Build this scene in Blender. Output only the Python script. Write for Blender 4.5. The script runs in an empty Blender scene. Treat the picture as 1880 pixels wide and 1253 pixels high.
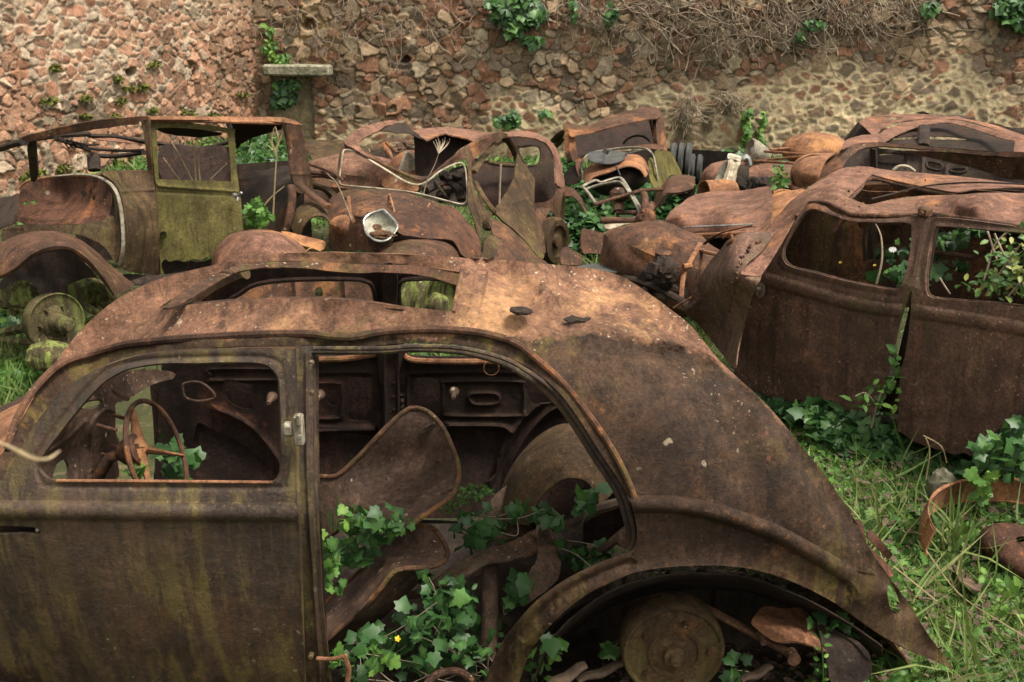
import bpy, math, random
import numpy as np
from mathutils import Vector, Matrix
from mathutils.geometry import delaunay_2d_cdt
random.seed(7)
RNG = np.random.default_rng(11)
R = math.radians
scene = bpy.context.scene
COL = scene.collection

# ------------------------------------------------------------------ camera, sky, sun, exposure
CAM = np.array([0.0, 0.0, 2.1]); PITCH = R(18.0); FPX = 1880*35/36.0
cd = bpy.data.cameras.new('camera'); cam = bpy.data.objects.new('camera', cd); COL.objects.link(cam)
cam.location = CAM; cam.rotation_euler = (R(90)-PITCH, 0, 0)
cd.lens = 35; cd.sensor_width = 36; cd.clip_start = .05; cd.clip_end = 300
cd.dof.use_dof = True; cd.dof.focus_distance = 3.1; cd.dof.aperture_fstop = 13.0
scene.camera = cam
SUN_EL, SUN_AZ = 64.0, 118.0      # azimuth measured from +Y (away from the camera) towards +X
w = bpy.data.worlds.new('World'); scene.world = w; w.use_nodes = True
nt = w.node_tree; bg = nt.nodes['Background']
sky = nt.nodes.new('ShaderNodeTexSky'); sky.sky_type = 'NISHITA'; sky.sun_disc = False
sky.sun_elevation = R(SUN_EL); sky.sun_rotation = R(SUN_AZ); sky.air_density = 1.0; sky.dust_density = 4.0; sky.ozone_density = .6
hs = nt.nodes.new('ShaderNodeHueSaturation'); hs.inputs['Saturation'].default_value = .08   # overcast: grey-white sky
nt.links.new(sky.outputs[0], hs.inputs['Color']); wm = nt.nodes.new('ShaderNodeMix'); wm.data_type = 'RGBA'; wm.blend_type = 'MULTIPLY'; wm.inputs[0].default_value = 1; wm.inputs[7].default_value = (1.02, .985, .90, 1)   # warm white balance of the overcast sky
nt.links.new(hs.outputs[0], wm.inputs[6]); nt.links.new(wm.outputs[2], bg.inputs['Color'])
bg.inputs['Strength'].default_value = .11
sl = bpy.data.lights.new('sun', 'SUN'); sl.energy = 2.1; sl.angle = R(14); sl.color = (1, .94, .84)
so = bpy.data.objects.new('sun', sl); COL.objects.link(so)
sd = Vector((math.sin(R(SUN_AZ))*math.cos(R(SUN_EL)), math.cos(R(SUN_AZ))*math.cos(R(SUN_EL)), math.sin(R(SUN_EL))))
so.rotation_euler = sd.to_track_quat('Z', 'Y').to_euler(); so.location = (0, 0, 12)
scene.view_settings.view_transform = 'Standard'; scene.view_settings.look = 'None'
scene.view_settings.exposure = 1.42; scene.view_settings.gamma = 1.0
scene.render.resolution_x = 1024; scene.render.resolution_y = 682

# ------------------------------------------------------------------ photo coordinates -> points in the yard
FW = np.array([0, math.cos(PITCH), -math.sin(PITCH)]); UP = np.array([0, math.sin(PITCH), math.cos(PITCH)])
def rays(P):
    P = np.asarray(P, float).reshape(-1, 2)
    a = (P[:, 0]-940)/FPX; b = -(P[:, 1]-626.5)/FPX
    return FW[None] + a[:, None]*np.array([1., 0, 0])[None] + b[:, None]*UP[None]
def at(px, py, Y):
    d = rays([(px, py)])[0]; return CAM + d*(Y/d[1])
def atz(px, py, z):
    d = rays([(px, py)])[0]; return CAM + d*((z-CAM[2])/d[2])
def crop(x0, y0, k):
    return lambda pts: [(x0+p[0]*k, y0+p[1]*k)+tuple(p[2:]) for p in pts]
z0 = crop(0, 0, 1)
z1 = crop(0, 150, .423); z2 = crop(560, 170, .3404); z3 = crop(1000, 170, .2794); z4 = crop(1120, 180, .4311)
z5 = crop(0, 600, .5213); z6 = crop(540, 600, .5213); z7 = crop(1000, 700, .4681); z8 = crop(200, 440, .4255)
y4 = crop(1380, 180, .266); y5 = crop(0, 640, .2234); y6 = crop(1280, 660, .4732)

def cr(pts, n=5, closed=True):
    """Catmull-Rom; a point given twice in a row is a corner."""
    P = [np.array(p, float) for p in pts]; N = len(P); out = []
    for i in range(N if closed else N-1):
        if closed: a, b, c, d = P[(i-1) % N], P[i], P[(i+1) % N], P[(i+2) % N]
        else: a, b, c, d = P[max(i-1, 0)], P[i], P[i+1], P[min(i+2, N-1)]
        if np.allclose(b, c): continue
        for k in range(n):
            t = k/n
            out.append(.5*((2*b)+(-a+c)*t+(2*a-5*b+4*c-d)*t*t+(-a+3*b-3*c+d)*t**3))
    if not closed: out.append(P[-1])
    return np.array(out)

def tps(ctrl):
    """smooth depth field through (px,py,Y) or (px,py,z,'z') control points -> callable(P)->xyz"""
    C = []
    for c in ctrl:
        if len(c) == 4: C.append((c[0], c[1], atz(c[0], c[1], c[2])[1]))
        else: C.append(c)
    C = np.array(C, float); X = C[:, :2]/500; n = len(X)
    def K(A, B):
        r2 = ((A[:, None]-B[None])**2).sum(-1); return np.where(r2 > 0, r2*np.log(np.maximum(r2, 1e-12)), 0)
    M = np.zeros((n+3, n+3)); M[:n, :n] = K(X, X)+np.eye(n)*1e-3
    M[:n, n] = M[n, :n] = 1; M[:n, n+1:] = X; M[n+1:, :n] = X.T
    sol = np.linalg.lstsq(M, np.r_[C[:, 2], 0, 0, 0], rcond=None)[0]
    lo, hi = C[:, 2].min()-.4, C[:, 2].max()+.4
    def f(P):
        P = np.asarray(P, float).reshape(-1, 2)/500
        Y = K(P, X)@sol[:n]+sol[n]+P@sol[n+1:]
        Y = np.clip(Y, lo, hi)
        d = rays(P*500); return CAM[None]+d*(Y/d[:, 1])[:, None]
    return f
def implicit(F, t0, t1, step=.02):
    """first hit of each photo ray with F(x,y,z)=0 (F>0 outside); a miss takes the closest approach"""
    def f(P):
        d = rays(P); ts = np.arange(t0, t1, step)
        pts = CAM[None, None]+d[:, None]*ts[None, :, None]
        v = F(pts[..., 0], pts[..., 1], pts[..., 2])
        neg = v < 0; hit = neg.any(1); i = np.where(hit, neg.argmax(1), v.argmin(1))
        i = np.clip(i, 1, len(ts)-1); lo = ts[i-1].copy(); hi = ts[i].copy()
        for _ in range(12):
            m = (lo+hi)/2; q = CAM[None]+d*m[:, None]; s = F(q[:, 0], q[:, 1], q[:, 2]) < 0
            hi = np.where(s, m, hi); lo = np.where(s, lo, m)
        t = np.where(hit, (lo+hi)/2, ts[i]); return CAM[None]+d*t[:, None]
    return f
def sideplane(P0, ang, wf, off=0.0):
    """vertical car side through P0 running along angle ang; wf(s,z) = how far the skin lies inward"""
    d = np.array([math.cos(R(ang)), math.sin(R(ang))]); n = np.array([-d[1], d[0]])
    if n[1] < 0: n = -n
    def f(P):
        r = rays(P); t = np.full(len(r), 1.0)*((n[0]*P0[0]+n[1]*P0[1])+off)/np.maximum(r[:, 0]*n[0]+r[:, 1]*n[1], 1e-3)
        for _ in range(10):
            q = CAM[None]+r*t[:, None]; s = (q[:, 0]-P0[0])*d[0]+(q[:, 1]-P0[1])*d[1]
            t = ((n[0]*P0[0]+n[1]*P0[1])+off+wf(s, q[:, 2]))/np.maximum(r[:, 0]*n[0]+r[:, 1]*n[1], 1e-3)
        return CAM[None]+r*t[:, None]
    return f

def inpoly(P, poly):
    x, y = P[:, 0], P[:, 1]; c = np.zeros(len(P), bool); n = len(poly); j = n-1
    for i in range(n):
        xi, yi = poly[i]; xj, yj = poly[j]
        if yi != yj:
            c ^= ((yi > y) != (yj > y)) & (x < (xj-xi)*(y-yi)/(yj-yi)+xi)
        j = i
    return c
def seg_dist(P, line):
    best = np.full(len(P), 1e9)
    for a, b in zip(line[:-1], line[1:]):
        a = np.array(a[:2]); b = np.array(b[:2]); ab = b-a
        t = np.clip(((P-a)@ab)/max(ab@ab, 1e-9), 0, 1)
        best = np.minimum(best, np.linalg.norm(P-(a+t[:, None]*ab), axis=1))
    return best
_g = RNG.random((64, 64, 64))
def vnoise(Q):
    Q = np.asarray(Q, float); i = np.floor(Q).astype(int); f = Q-i; f = f*f*(3-2*f); o = 0
    for dx in (0, 1):
        for dy in (0, 1):
            for dz in (0, 1):
                wgt = np.where(dx, f[..., 0], 1-f[..., 0])*np.where(dy, f[..., 1], 1-f[..., 1])*np.where(dz, f[..., 2], 1-f[..., 2])
                o = o+wgt*_g[(i[..., 0]+dx) % 64, (i[..., 1]+dy) % 64, (i[..., 2]+dz) % 64]
    return o-.5
def fnoise(Q, o=3): return sum(vnoise(np.asarray(Q)*2**k+k*7.3)/2**k for k in range(o))

class MB:
    """collects shapes and links them as ONE mesh object"""
    def __init__(s): s.v = []; s.f = []; s.n = 0; s.parts = []
    def add(s, V, F):
        V = np.asarray(V, float); s.parts.append((V, [tuple(int(i) for i in f) for f in F])); s.v.append(V); s.f += [tuple(int(i)+s.n for i in f) for f in F]; s.n += len(V); return s
    def panel(s, outer, surf, holes=(), res=14, th=.006, creases=(), dent=.004, dsc=5, rim=0, orim=0, n=4, smooth=True, relax=0, jag=.9, pin=0):
        """sheet metal: photo outline + holes laid on a real surface, with thickness, pressed ridges and dents"""
        O = cr(outer, n) if smooth else np.array(outer, float); H = [cr(h, n) for h in holes]
        if callable(surf): S = surf
        else: S = tps(surf)
        O = O+jag*np.c_[fnoise(np.c_[O/7, O[:, 0]*0]), fnoise(np.c_[O/7, O[:, 0]*0+9])]*1.6
        H = [h+jag*np.c_[fnoise(np.c_[h/7, h[:, 0]*0]), fnoise(np.c_[h/7, h[:, 0]*0+9])] for h in H]
        for _ in range(pin*30):
            if pin <= 0: break
            c = RNG.uniform(O.min(0), O.max(0)); q = c[None]
            if inpoly(q, O)[0] and seg_dist(q, list(O)+[O[0]])[0] > 7 and all(seg_dist(q, list(h)+[h[0]])[0] > 7 and not inpoly(q, h)[0] for h in H):
                a = np.linspace(0, 6.28, 7)[:-1]; r_ = RNG.uniform(.8, 2.4)*RNG.uniform(.7, 1.3, 6); H.append(c+np.c_[np.cos(a)*r_*1.3, np.sin(a)*r_]); pin -= 1
        V = [Vector(p) for p in O]; E = [(i, (i+1) % len(O)) for i in range(len(O))]
        for h in H:
            b = len(V); V += [Vector(p) for p in h]; E += [(b+i, b+(i+1) % len(h)) for i in range(len(h))]
        lo = O.min(0); hi = O.max(0)
        gx, gy = np.meshgrid(np.arange(lo[0], hi[0], res), np.arange(lo[1], hi[1], res*.87))
        gx = gx+(np.arange(gx.shape[0]) % 2)[:, None]*res/2
        G = np.c_[gx.ravel(), gy.ravel()]+RNG.uniform(-.1, .1, (gx.size, 2))*res
        XC = []; creases = [(cr(c[0], 6, False) if len(c[0]) > 2 else np.array(c[0], float), c[1], c[2], len(c) > 3) for c in creases]
        for line, wd, amp, rd_ in creases:   # rows of points that follow each pressed ridge
            G = G[seg_dist(G, line) > wd*1.9]
            sl = np.r_[0, np.cumsum(np.linalg.norm(np.diff(line, axis=0), axis=1))]
            tt = np.arange(0, sl[-1], max(wd*.6, 3.0)); cx = np.interp(tt, sl, line[:, 0]); cy = np.interp(tt, sl, line[:, 1])
            if len(tt) < 2: continue
            tx, ty = np.gradient(cx), np.gradient(cy); ln = np.hypot(tx, ty)+1e-9
            for o in ((-1.4, -1.1, -.98, -.85, -.5, 0, .5, .85, .98, 1.1, 1.4) if rd_ else (-1.7, -1.2, -.8, -.4, 0, .4, .8, 1.2, 1.7)): XC.append(np.c_[cx-ty/ln*o*wd, cy+tx/ln*o*wd])
        if XC: G = np.r_[G, np.concatenate(XC)]
        k = inpoly(G, O)
        for h in H: k &= ~inpoly(G, h)
        G = G[k]
        if len(G):
            bd = seg_dist(G, list(O)+[O[0]])
            for h in H: bd = np.minimum(bd, seg_dist(G, list(h)+[h[0]]))
            G = G[bd > min(res*.35, 3)]
        V += [Vector(p) for p in G]
        r = delaunay_2d_cdt(V, E, [], 0, 1e-4)
        P = np.array([tuple(p) for p in r[0]]); T = np.array([tuple(t) for t in r[2]], int)
        c = P[T].mean(1); k = inpoly(c, O)
        for h in H: k &= ~inpoly(c, h)
        T = T[k]; W = S(P)
        rd = W-CAM; tt = np.linalg.norm(rd, axis=1); rd /= tt[:, None]
        if relax:
            e = np.concatenate([T[:, [0, 1]], T[:, [1, 2]], T[:, [2, 0]]]); deg = np.bincount(e.ravel(), minlength=len(P))
            for _ in range(relax):
                a = np.bincount(e[:, 0], tt[e[:, 1]], len(P))+np.bincount(e[:, 1], tt[e[:, 0]], len(P)); tt = np.where(deg > 0, .4*tt+.6*a/np.maximum(deg, 1), tt)
            W = CAM+rd*tt[:, None]
        off = fnoise(W*dsc)*dent*2
        for line, wd, amp, rd_ in creases:
            q = seg_dist(P, line)/wd; off = off-amp*(np.sqrt(np.clip(1-q*q, 0, 1)) if rd_ else np.exp(-q**2*1.4))
        W = W+rd*off[:, None]
        a = np.cross(W[T[:, 1]]-W[T[:, 0]], W[T[:, 2]]-W[T[:, 0]])
        flip = (a*(W[T[:, 0]]-CAM)).sum(1) > 0; T[flip] = T[flip][:, ::-1]; a[flip] *= -1
        N = np.zeros_like(W)
        for j in range(3): np.add.at(N, T[:, j], a)
        N /= np.maximum(np.linalg.norm(N, axis=1), 1e-9)[:, None]
        m = len(W); B = W-N*th
        F = [tuple(t) for t in T]+[tuple(t[::-1]+m) for t in T]
        cnt = {}
        for t in T:
            for j in range(3):
                e = (t[j], t[(j+1) % 3]); cnt[e] = cnt.get(e, 0)+1
        for (i, j) in list(cnt):
            if (j, i) not in cnt: F.append((j, i, i+m, j+m))
        s.add(np.r_[W, B], F)
        if rim:
            for h in H: s.tube(S(h), rim, closed=True)
        if orim: s.tube(S(O), orim, closed=True)
        return s
    def tube(s, pts, r, sides=8, closed=False, flat=1.0, cap=True):
        P = np.asarray(pts, float); n = len(P); r = np.broadcast_to(np.asarray(r, float), (n,)) if np.ndim(r) == 0 or len(np.atleast_1d(r)) == n else np.interp(np.linspace(0, 1, n), np.linspace(0, 1, len(r)), r)
        T = np.roll(P, -1, 0)-np.roll(P, 1, 0) if closed else np.gradient(P, axis=0)
        T /= np.maximum(np.linalg.norm(T, axis=1), 1e-9)[:, None]
        ref = np.array([0, 0, 1.0]) if abs(T[0][2]) < .9 else np.array([1.0, 0, 0])
        u = np.cross(T[0], ref); u /= np.linalg.norm(u); V = []
        for i in range(n):
            u = u-T[i]*(u@T[i]); u /= max(np.linalg.norm(u), 1e-9); v = np.cross(T[i], u)
            for k in range(sides):
                a = 2*math.pi*k/sides; V.append(P[i]+r[i]*(u*math.cos(a)+v*math.sin(a)*flat))
        F = []
        for i in range(n if closed else n-1):
            for k in range(sides):
                a = i*sides+k; b = i*sides+(k+1) % sides; c = ((i+1) % n)*sides
                F.append((a, b, c+(k+1) % sides, c+k))
        if not closed and cap: F += [tuple(range(sides))[::-1], tuple((n-1)*sides+k for k in range(sides))]
        return s.add(V, F)
    def ptube(s, pts, r, n=5, smooth=True, **k):
        """tube along (px,py,Y) points"""
        W = np.array([at(*p) for p in pts]);
        if len(W) > 2 and smooth: W = cr(W, n, k.get('closed', False))
        return s.tube(W, r, **k)
    def lathe(s, c, axis, prof, seg=28, up=(0, 0, 1), sq=1.0):
        a = np.array(axis, float); a /= np.linalg.norm(a); u = np.cross(a, up); u /= np.linalg.norm(u); v = np.cross(u, a)
        V = []; F = []
        for (r, h) in prof:
            for k in range(seg):
                t = 2*math.pi*k/seg; V.append(np.array(c)+a*h+r*(u*math.cos(t)+v*math.sin(t)*sq))
        for i in range(len(prof)-1):
            for k in range(seg):
                F.append((i*seg+k, i*seg+(k+1) % seg, (i+1)*seg+(k+1) % seg, (i+1)*seg+k))
        F += [tuple(range(seg))[::-1], tuple((len(prof)-1)*seg+k for k in range(seg))]
        return s.add(V, F)
    def blob(s, c, rad, rot=(0, 0, 0), amp=.08, sc=3, nu=28, nv=18, pw=2.0):
        M = np.array(Matrix.Rotation(R(rot[2]), 3, 'Z')@Matrix.Rotation(R(rot[1]), 3, 'Y')@Matrix.Rotation(R(rot[0]), 3, 'X'))
        V = []
        for i in range(nv+1):
            th = math.pi*i/nv
            for k in range(nu):
                ph = 2*math.pi*k/nu; p = np.array([math.sin(th)*math.cos(ph), math.sin(th)*math.sin(ph), math.cos(th)])
                p = np.sign(p)*np.abs(p)**(2/pw); V.append(p)
        V = np.array(V); V *= (1+fnoise(V*sc+np.array(c))*amp*2)[:, None]; V = (V*np.array(rad))@M.T+np.array(c)
        F = [(i*nu+k, (i+1)*nu+k, (i+1)*nu+(k+1) % nu, i*nu+(k+1) % nu) for i in range(nv) for k in range(nu)]
        return s.add(V, F)
    def box(s, c, size, rot=(0, 0, 0), bev=.12):
        hx = np.array(size)/2; b = min(hx)*bev*2; V = []; M = np.array(Matrix.Rotation(R(rot[2]), 3, 'Z')@Matrix.Rotation(R(rot[1]), 3, 'Y')@Matrix.Rotation(R(rot[0]), 3, 'X'))
        idx = {}
        for sx in (-1, 1):
            for sy in (-1, 1):
                for sz in (-1, 1):
                    for ax in range(3):
                        p = np.array([sx, sy, sz])*hx
                        for q in range(3):
                            if q != ax: p[q] -= b*[sx, sy, sz][q]
                        idx[(sx, sy, sz, ax)] = len(V); V.append(p)
        V = np.array(V)@M.T+np.array(c); F = []
        for ax in range(3):
            o = [q for q in range(3) if q != ax]
            for sg in (-1, 1):
                L = []
                for (a, b_) in ((-1, -1), (1, -1), (1, 1), (-1, 1)):
                    k = [0, 0, 0]; k[ax] = sg; k[o[0]] = a; k[o[1]] = b_; L.append(idx[(k[0], k[1], k[2], ax)])
                F.append(tuple(L))
            for a in (-1, 1):
                for b_ in (-1, 1):
                    L = []
                    for e, q in ((-1, o[0]), (-1, o[1]), (1, o[1]), (1, o[0])):
                        k = [0, 0, 0]; k[ax] = e; k[o[0]] = a; k[o[1]] = b_; L.append(idx[(k[0], k[1], k[2], q)])
                    F.append(tuple(L))
        for sx in (-1, 1):
            for sy in (-1, 1):
                for sz in (-1, 1): F.append(tuple(idx[(sx, sy, sz, a)] for a in range(3)))
        return s.add(V, F)
    def net(s, rows, n=6, th=.005, dent=.003, dsc=6, closed_u=False):
        """freeform sheet through rows of world points"""
        G = [cr(np.array(r), n, closed_u) for r in rows]; G = np.array(G)
        G = np.array([cr(G[:, j], n, False) for j in range(G.shape[1])]).transpose(1, 0, 2)
        h, w_ = G.shape[:2]; du = np.gradient(G, axis=1); dv = np.gradient(G, axis=0); N = np.cross(du, dv)
        N /= np.maximum(np.linalg.norm(N, axis=2), 1e-9)[..., None]; G = G+N*(fnoise(G*dsc)*dent*2)[..., None]
        B = G-N*th; m = h*w_; F = []
        ww = w_ if closed_u else w_-1
        for i in range(h-1):
            for j in range(ww):
                a, b, c, d = i*w_+j, i*w_+(j+1) % w_, (i+1)*w_+(j+1) % w_, (i+1)*w_+j
                F += [(a, b, c, d), (d+m, c+m, b+m, a+m)]
        for j in range(ww):
            a, b = j, (j+1) % w_; F.append((a, a+m, b+m, b)); a += (h-1)*w_; b += (h-1)*w_; F.append((a, b, b+m, a+m))
        if not closed_u:
            for i in range(h-1):
                a, b = i*w_, (i+1)*w_; F.append((a, b, b+m, a+m)); a += w_-1; b += w_-1; F.append((a, a+m, b+m, b))
        return s.add(G.reshape(-1, 3).tolist()+B.reshape(-1, 3).tolist(), F)
    def pnet(s, rows, **k): return s.net([[at(*p) for p in r] for r in rows], **k)
    def each(s, name, mat, parent=None):
        """every shape added becomes a part object of its own"""
        for V, F in s.parts: m_ = MB(); m_.add(V, F); o = m_.build(name, mat, parent)
        return o
    def build(s, name, mat, parent=None, label=None, angle=38):
        me = bpy.data.meshes.new(name); V = np.concatenate(s.v)
        loc = np.array(parent_loc(parent)) if parent else np.array([V[:, 0].mean(), V[:, 1].mean(), V[:, 2].min()])
        me.from_pydata((V-loc).tolist(), [], s.f); me.validate(); me.update()
        me.polygons.foreach_set('use_smooth', [True]*len(me.polygons))
        if angle: me.set_sharp_from_angle(angle=R(angle))
        me.materials.append(mat); o = bpy.data.objects.new(name, me); COL.objects.link(o)
        if parent: o.parent = parent
        else: o.location = loc
        if label: o['label'] = label
        return o
def parent_loc(p):
    v = Vector((0, 0, 0))
    while p: v += p.location; p = p.parent
    return v
def thing(name, label, cat, loc, group=None):
    o = bpy.data.objects.new(name, None); COL.objects.link(o); o.location = loc; o.empty_display_size = .2
    o['label'] = label; o['category'] = cat
    if group: o['group'] = group
    return o
def tag(o, label, cat, group=None, kind=None):
    if label: o['label'] = label
    if cat: o['category'] = cat
    if group: o['group'] = group
    if kind: o['kind'] = kind
    return o
def raw(name, V, F, mat, attr=None, smooth=False, flat_cols=None):
    """fast mesh from numpy: F is (n,3) or (n,4); attr = per-vertex value 'var'"""
    me = bpy.data.meshes.new(name); V = np.asarray(V, np.float32); F = np.asarray(F, np.int32); k = F.shape[1]
    me.vertices.add(len(V)); me.vertices.foreach_set('co', V.ravel()); me.loops.add(F.size); me.loops.foreach_set('vertex_index', F.ravel())
    me.polygons.add(len(F)); me.polygons.foreach_set('loop_start', np.arange(0, F.size, k, dtype=np.int32)); me.polygons.foreach_set('loop_total', np.full(len(F), k, np.int32))
    me.update(calc_edges=True)
    if smooth: me.polygons.foreach_set('use_smooth', [True]*len(F))
    if attr is not None:
        a = me.attributes.new('var', 'FLOAT', 'POINT'); a.data.foreach_set('value', np.asarray(attr, np.float32))
    if flat_cols is not None:
        a = me.attributes.new('stone', 'FLOAT_COLOR', 'POINT'); a.data.foreach_set('color', np.c_[flat_cols, np.ones(len(V))].astype(np.float32).ravel())
    me.materials.append(mat); o = bpy.data.objects.new(name, me); COL.objects.link(o); return o

# ------------------------------------------------------------------ materials
class NT:
    def __init__(s, name):
        s.m = bpy.data.materials.new(name); s.m.use_nodes = True; s.t = s.m.node_tree; s.b = s.t.nodes['Principled BSDF']
        s.tc = s.t.nodes.new('ShaderNodeTexCoord')
    def nd(s, k, **kw):
        n = s.t.nodes.new(k)
        for a, v in kw.items(): setattr(n, a, v)
        return n
    def lk(s, a, b): s.t.links.new(a, b)
    def vec(s, sc=(1, 1, 1), loc=(0, 0, 0), src=None):
        n = s.nd('ShaderNodeMapping'); n.inputs['Scale'].default_value = sc; n.inputs['Location'].default_value = loc
        s.lk(src or s.tc.outputs['Object'], n.inputs['Vector']); return n.outputs[0]
    def noise(s, scale, detail=4, rough=.55, v=None, dist=0):
        n = s.nd('ShaderNodeTexNoise'); n.inputs['Scale'].default_value = scale; n.inputs['Detail'].default_value = detail
        n.inputs['Roughness'].default_value = rough; n.inputs['Distortion'].default_value = dist; s.lk(v or s.tc.outputs['Object'], n.inputs['Vector']); return n.outputs[0]
    def vor(s, scale, v=None, feat='F1', out='Distance', rnd=1):
        n = s.nd('ShaderNodeTexVoronoi', feature=feat); n.inputs['Scale'].default_value = scale; n.inputs['Randomness'].default_value = rnd
        s.lk(v or s.tc.outputs['Object'], n.inputs['Vector']); return n.outputs[out]
    def ramp(s, x, a, b, lo=0, hi=1):
        n = s.nd('ShaderNodeMapRange'); n.interpolation_type = 'SMOOTHSTEP'
        for i, v in zip(('From Min', 'From Max', 'To Min', 'To Max'), (a, b, lo, hi)): n.inputs[i].default_value = v
        s.lk(x, n.inputs['Value']); return n.outputs[0]
    def mix(s, f, a, b, mode='MIX'):
        n = s.nd('ShaderNodeMix', data_type='RGBA', blend_type=mode)
        for i, x in ((0, f), (6, a), (7, b)):
            if hasattr(x, 'node'): s.lk(x, n.inputs[i])
            elif i == 0: n.inputs[0].default_value = x
            else: n.inputs[i].default_value = (*x, 1)
        return n.outputs[2]
    def mul(s, a, b, op='MULTIPLY'):
        n = s.nd('ShaderNodeMath', operation=op)
        for i, x in ((0, a), (1, b)):
            if hasattr(x, 'node'): s.lk(x, n.inputs[i])
            else: n.inputs[i].default_value = x
        return n.outputs[0]
    def out(s, col, rough, h=None, dist=.01, strength=1, spec=.5):
        s.lk(col, s.b.inputs['Base Color'])
        if hasattr(rough, 'node'): s.lk(rough, s.b.inputs['Roughness'])
        else: s.b.inputs['Roughness'].default_value = rough
        s.b.inputs['Specular IOR Level'].default_value = spec
        if h is not None:
            b = s.nd('ShaderNodeBump'); b.inputs['Distance'].default_value = dist; b.inputs['Strength'].default_value = strength
            s.lk(h, b.inputs['Height']); s.lk(b.outputs[0], s.b.inputs['Normal'])
        return s.m
def spots(n, v, scale, rmin, rmax, mask):
    """irregular dots of varied size"""
    t = n.nd('ShaderNodeTexVoronoi', feature='F1'); t.inputs['Scale'].default_value = scale; n.lk(v, t.inputs['Vector'])
    s3 = n.nd('ShaderNodeSeparateColor'); n.lk(t.outputs['Color'], s3.inputs[0])
    rr = n.mul(n.mul(s3.outputs[0], s3.outputs[1]), rmax-rmin); d = n.mul(n.mul(t.outputs['Distance'], rmin, 'SUBTRACT'), rr, 'SUBTRACT')
    return n.mul(n.ramp(d, -.04, .03, 1, 0), mask)
def rustc(n, dark=(.035, .02, .013), mid=(.10, .052, .032), orange=(.28, .12, .05), moss=(.09, .08, .02), mossk=.5, ork=.5, lich=.5, spec=.25, rough=.7, seed=0, pit=.5, fine=90, ofs=0.0, pale=(.45, .36, .26)):
    v = n.vec((1, 1, 1), (seed*3.7, seed*1.9, seed*2.3)); vs = n.vec((16, 16, .9), (seed, seed*2, 0))
    big = n.noise(1.7, 5, .65, v); medn = n.noise(11, 8, .72, v); fin = n.noise(fine, 6, .75, v); stk = n.noise(1.0, 5, .65, vs); gr = n.noise(260, 3, .7, v)
    c = n.mix(n.ramp(n.mul(n.mul(big, medn, 'ADD'), .5), .40-ofs, .60-ofs), dark, mid)
    c = n.mix(n.ramp(medn, .54, .66, 0, .45), c, tuple(x*1.5 for x in mid))
    c = n.mix(n.ramp(stk, .48, .66, 0, .7), c, tuple(x*.6 for x in dark))
    o = n.mul(n.ramp(n.noise(2.3, 8, .72, n.vec((1, 1, 1), (seed+9, 4, seed))), .64-.24*ork, .76-.2*ork), n.ramp(fin, .38, .56, .35, 1))
    c = n.mix(o, c, orange)
    os = n.mul(n.ramp(n.noise(1.0, 4, .6, n.vec((20, 20, 1.3), (seed*2, 8, 1))), .56, .70), n.ramp(n.noise(1.1, 3, .5, n.vec((1, 1, 1), (seed, seed+2, 1))), .45, .62))
    c = n.mix(n.mul(os, .15+.6*ork), c, tuple(x*.7 for x in orange))
    ms = n.mul(n.ramp(n.noise(1.0, 6, .7, n.vec((17, 17, .55), (seed*5, 1, 2))), .46, .60), n.ramp(n.noise(1.3, 3, .5, n.vec((1, 1, 1), (1, seed+5, 8))), .56-.2*mossk, .74-.2*mossk))
    ms = n.mul(ms, n.ramp(fin, .36, .56, .4, 1))
    c = n.mix(n.mul(ms, min(1, .4+mossk)), c, moss)
    wv = n.nd('ShaderNodeTexNoise'); wv.inputs['Scale'].default_value = 45; wv.inputs['Detail'].default_value = 3; n.lk(v, wv.inputs['Vector'])
    va = n.nd('ShaderNodeVectorMath', operation='MULTIPLY_ADD'); n.lk(wv.outputs['Color'], va.inputs[0]); va.inputs[1].default_value = (.03, .03, .03); n.lk(v, va.inputs[2]); vw = va.outputs[0]
    sp = spots(n, vw, 42, .05, .40, n.ramp(n.noise(3, 4, .65, v), .50, .62))
    c = n.mix(n.mul(sp, pit*.8), c, tuple(min(1, x*1.15) for x in orange))
    li = spots(n, vw, 12, -.04, .22, n.ramp(n.noise(1.9, 2, .5, n.vec((1, 1, 1), (seed, 7, 3))), .60-.16*lich, .66-.12*lich))
    c = n.mix(n.mul(li, .6*min(1, lich*1.5)), c, pale)
    li2 = spots(n, vw, 75, -.05, .45, n.ramp(n.noise(2.9, 4, .6, n.vec((1, 1, 1), (seed+4, 1, 3))), .62-.16*lich, .70-.12*lich))
    c = n.mix(n.mul(li2, .75*lich), c, pale)
    c = n.mix(n.ramp(fin, .44, .60, 0, .55), c, n.mix(.55, c, (0, 0, 0)))
    c = n.mix(n.ramp(gr, .50, .70, 0, .25), c, n.mix(.4, c, tuple(min(1, x*1.4) for x in orange)))
    fl = n.mul(n.ramp(n.noise(26, 8, .8, v, .4), .50, .54), n.ramp(n.noise(2.1, 4, .6, n.vec((1, 1, 1), (5, seed, 2))), .46, .60)); c = n.mix(n.mul(fl, .55), c, tuple(x*.55 for x in mid))
    vl = n.noise(55, 12, .82, v); c = n.mix(n.ramp(vl, .38, .50, .62, 0), c, n.mix(.62, c, (0, 0, 0))); c = n.mix(n.ramp(vl, .53, .64, 0, .6), c, n.mix(1, c, (1.9, 1.75, 1.6), 'MULTIPLY'))
    h = n.mul(n.mul(n.mul(fin, .55), n.mul(fl, -.35), 'ADD'), n.mul(n.mul(medn, 1.2), n.mul(vl, .7), 'ADD'), 'ADD')
    return c, n.ramp(medn, .3, .7, rough-.12, min(1, rough+.15)), h, spec
def rust(name, *a, **k):
    n = NT(name); c, r, h, sp = rustc(n, *a, **k); return n.out(c, r, h, .007, .8, sp*.6)
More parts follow.
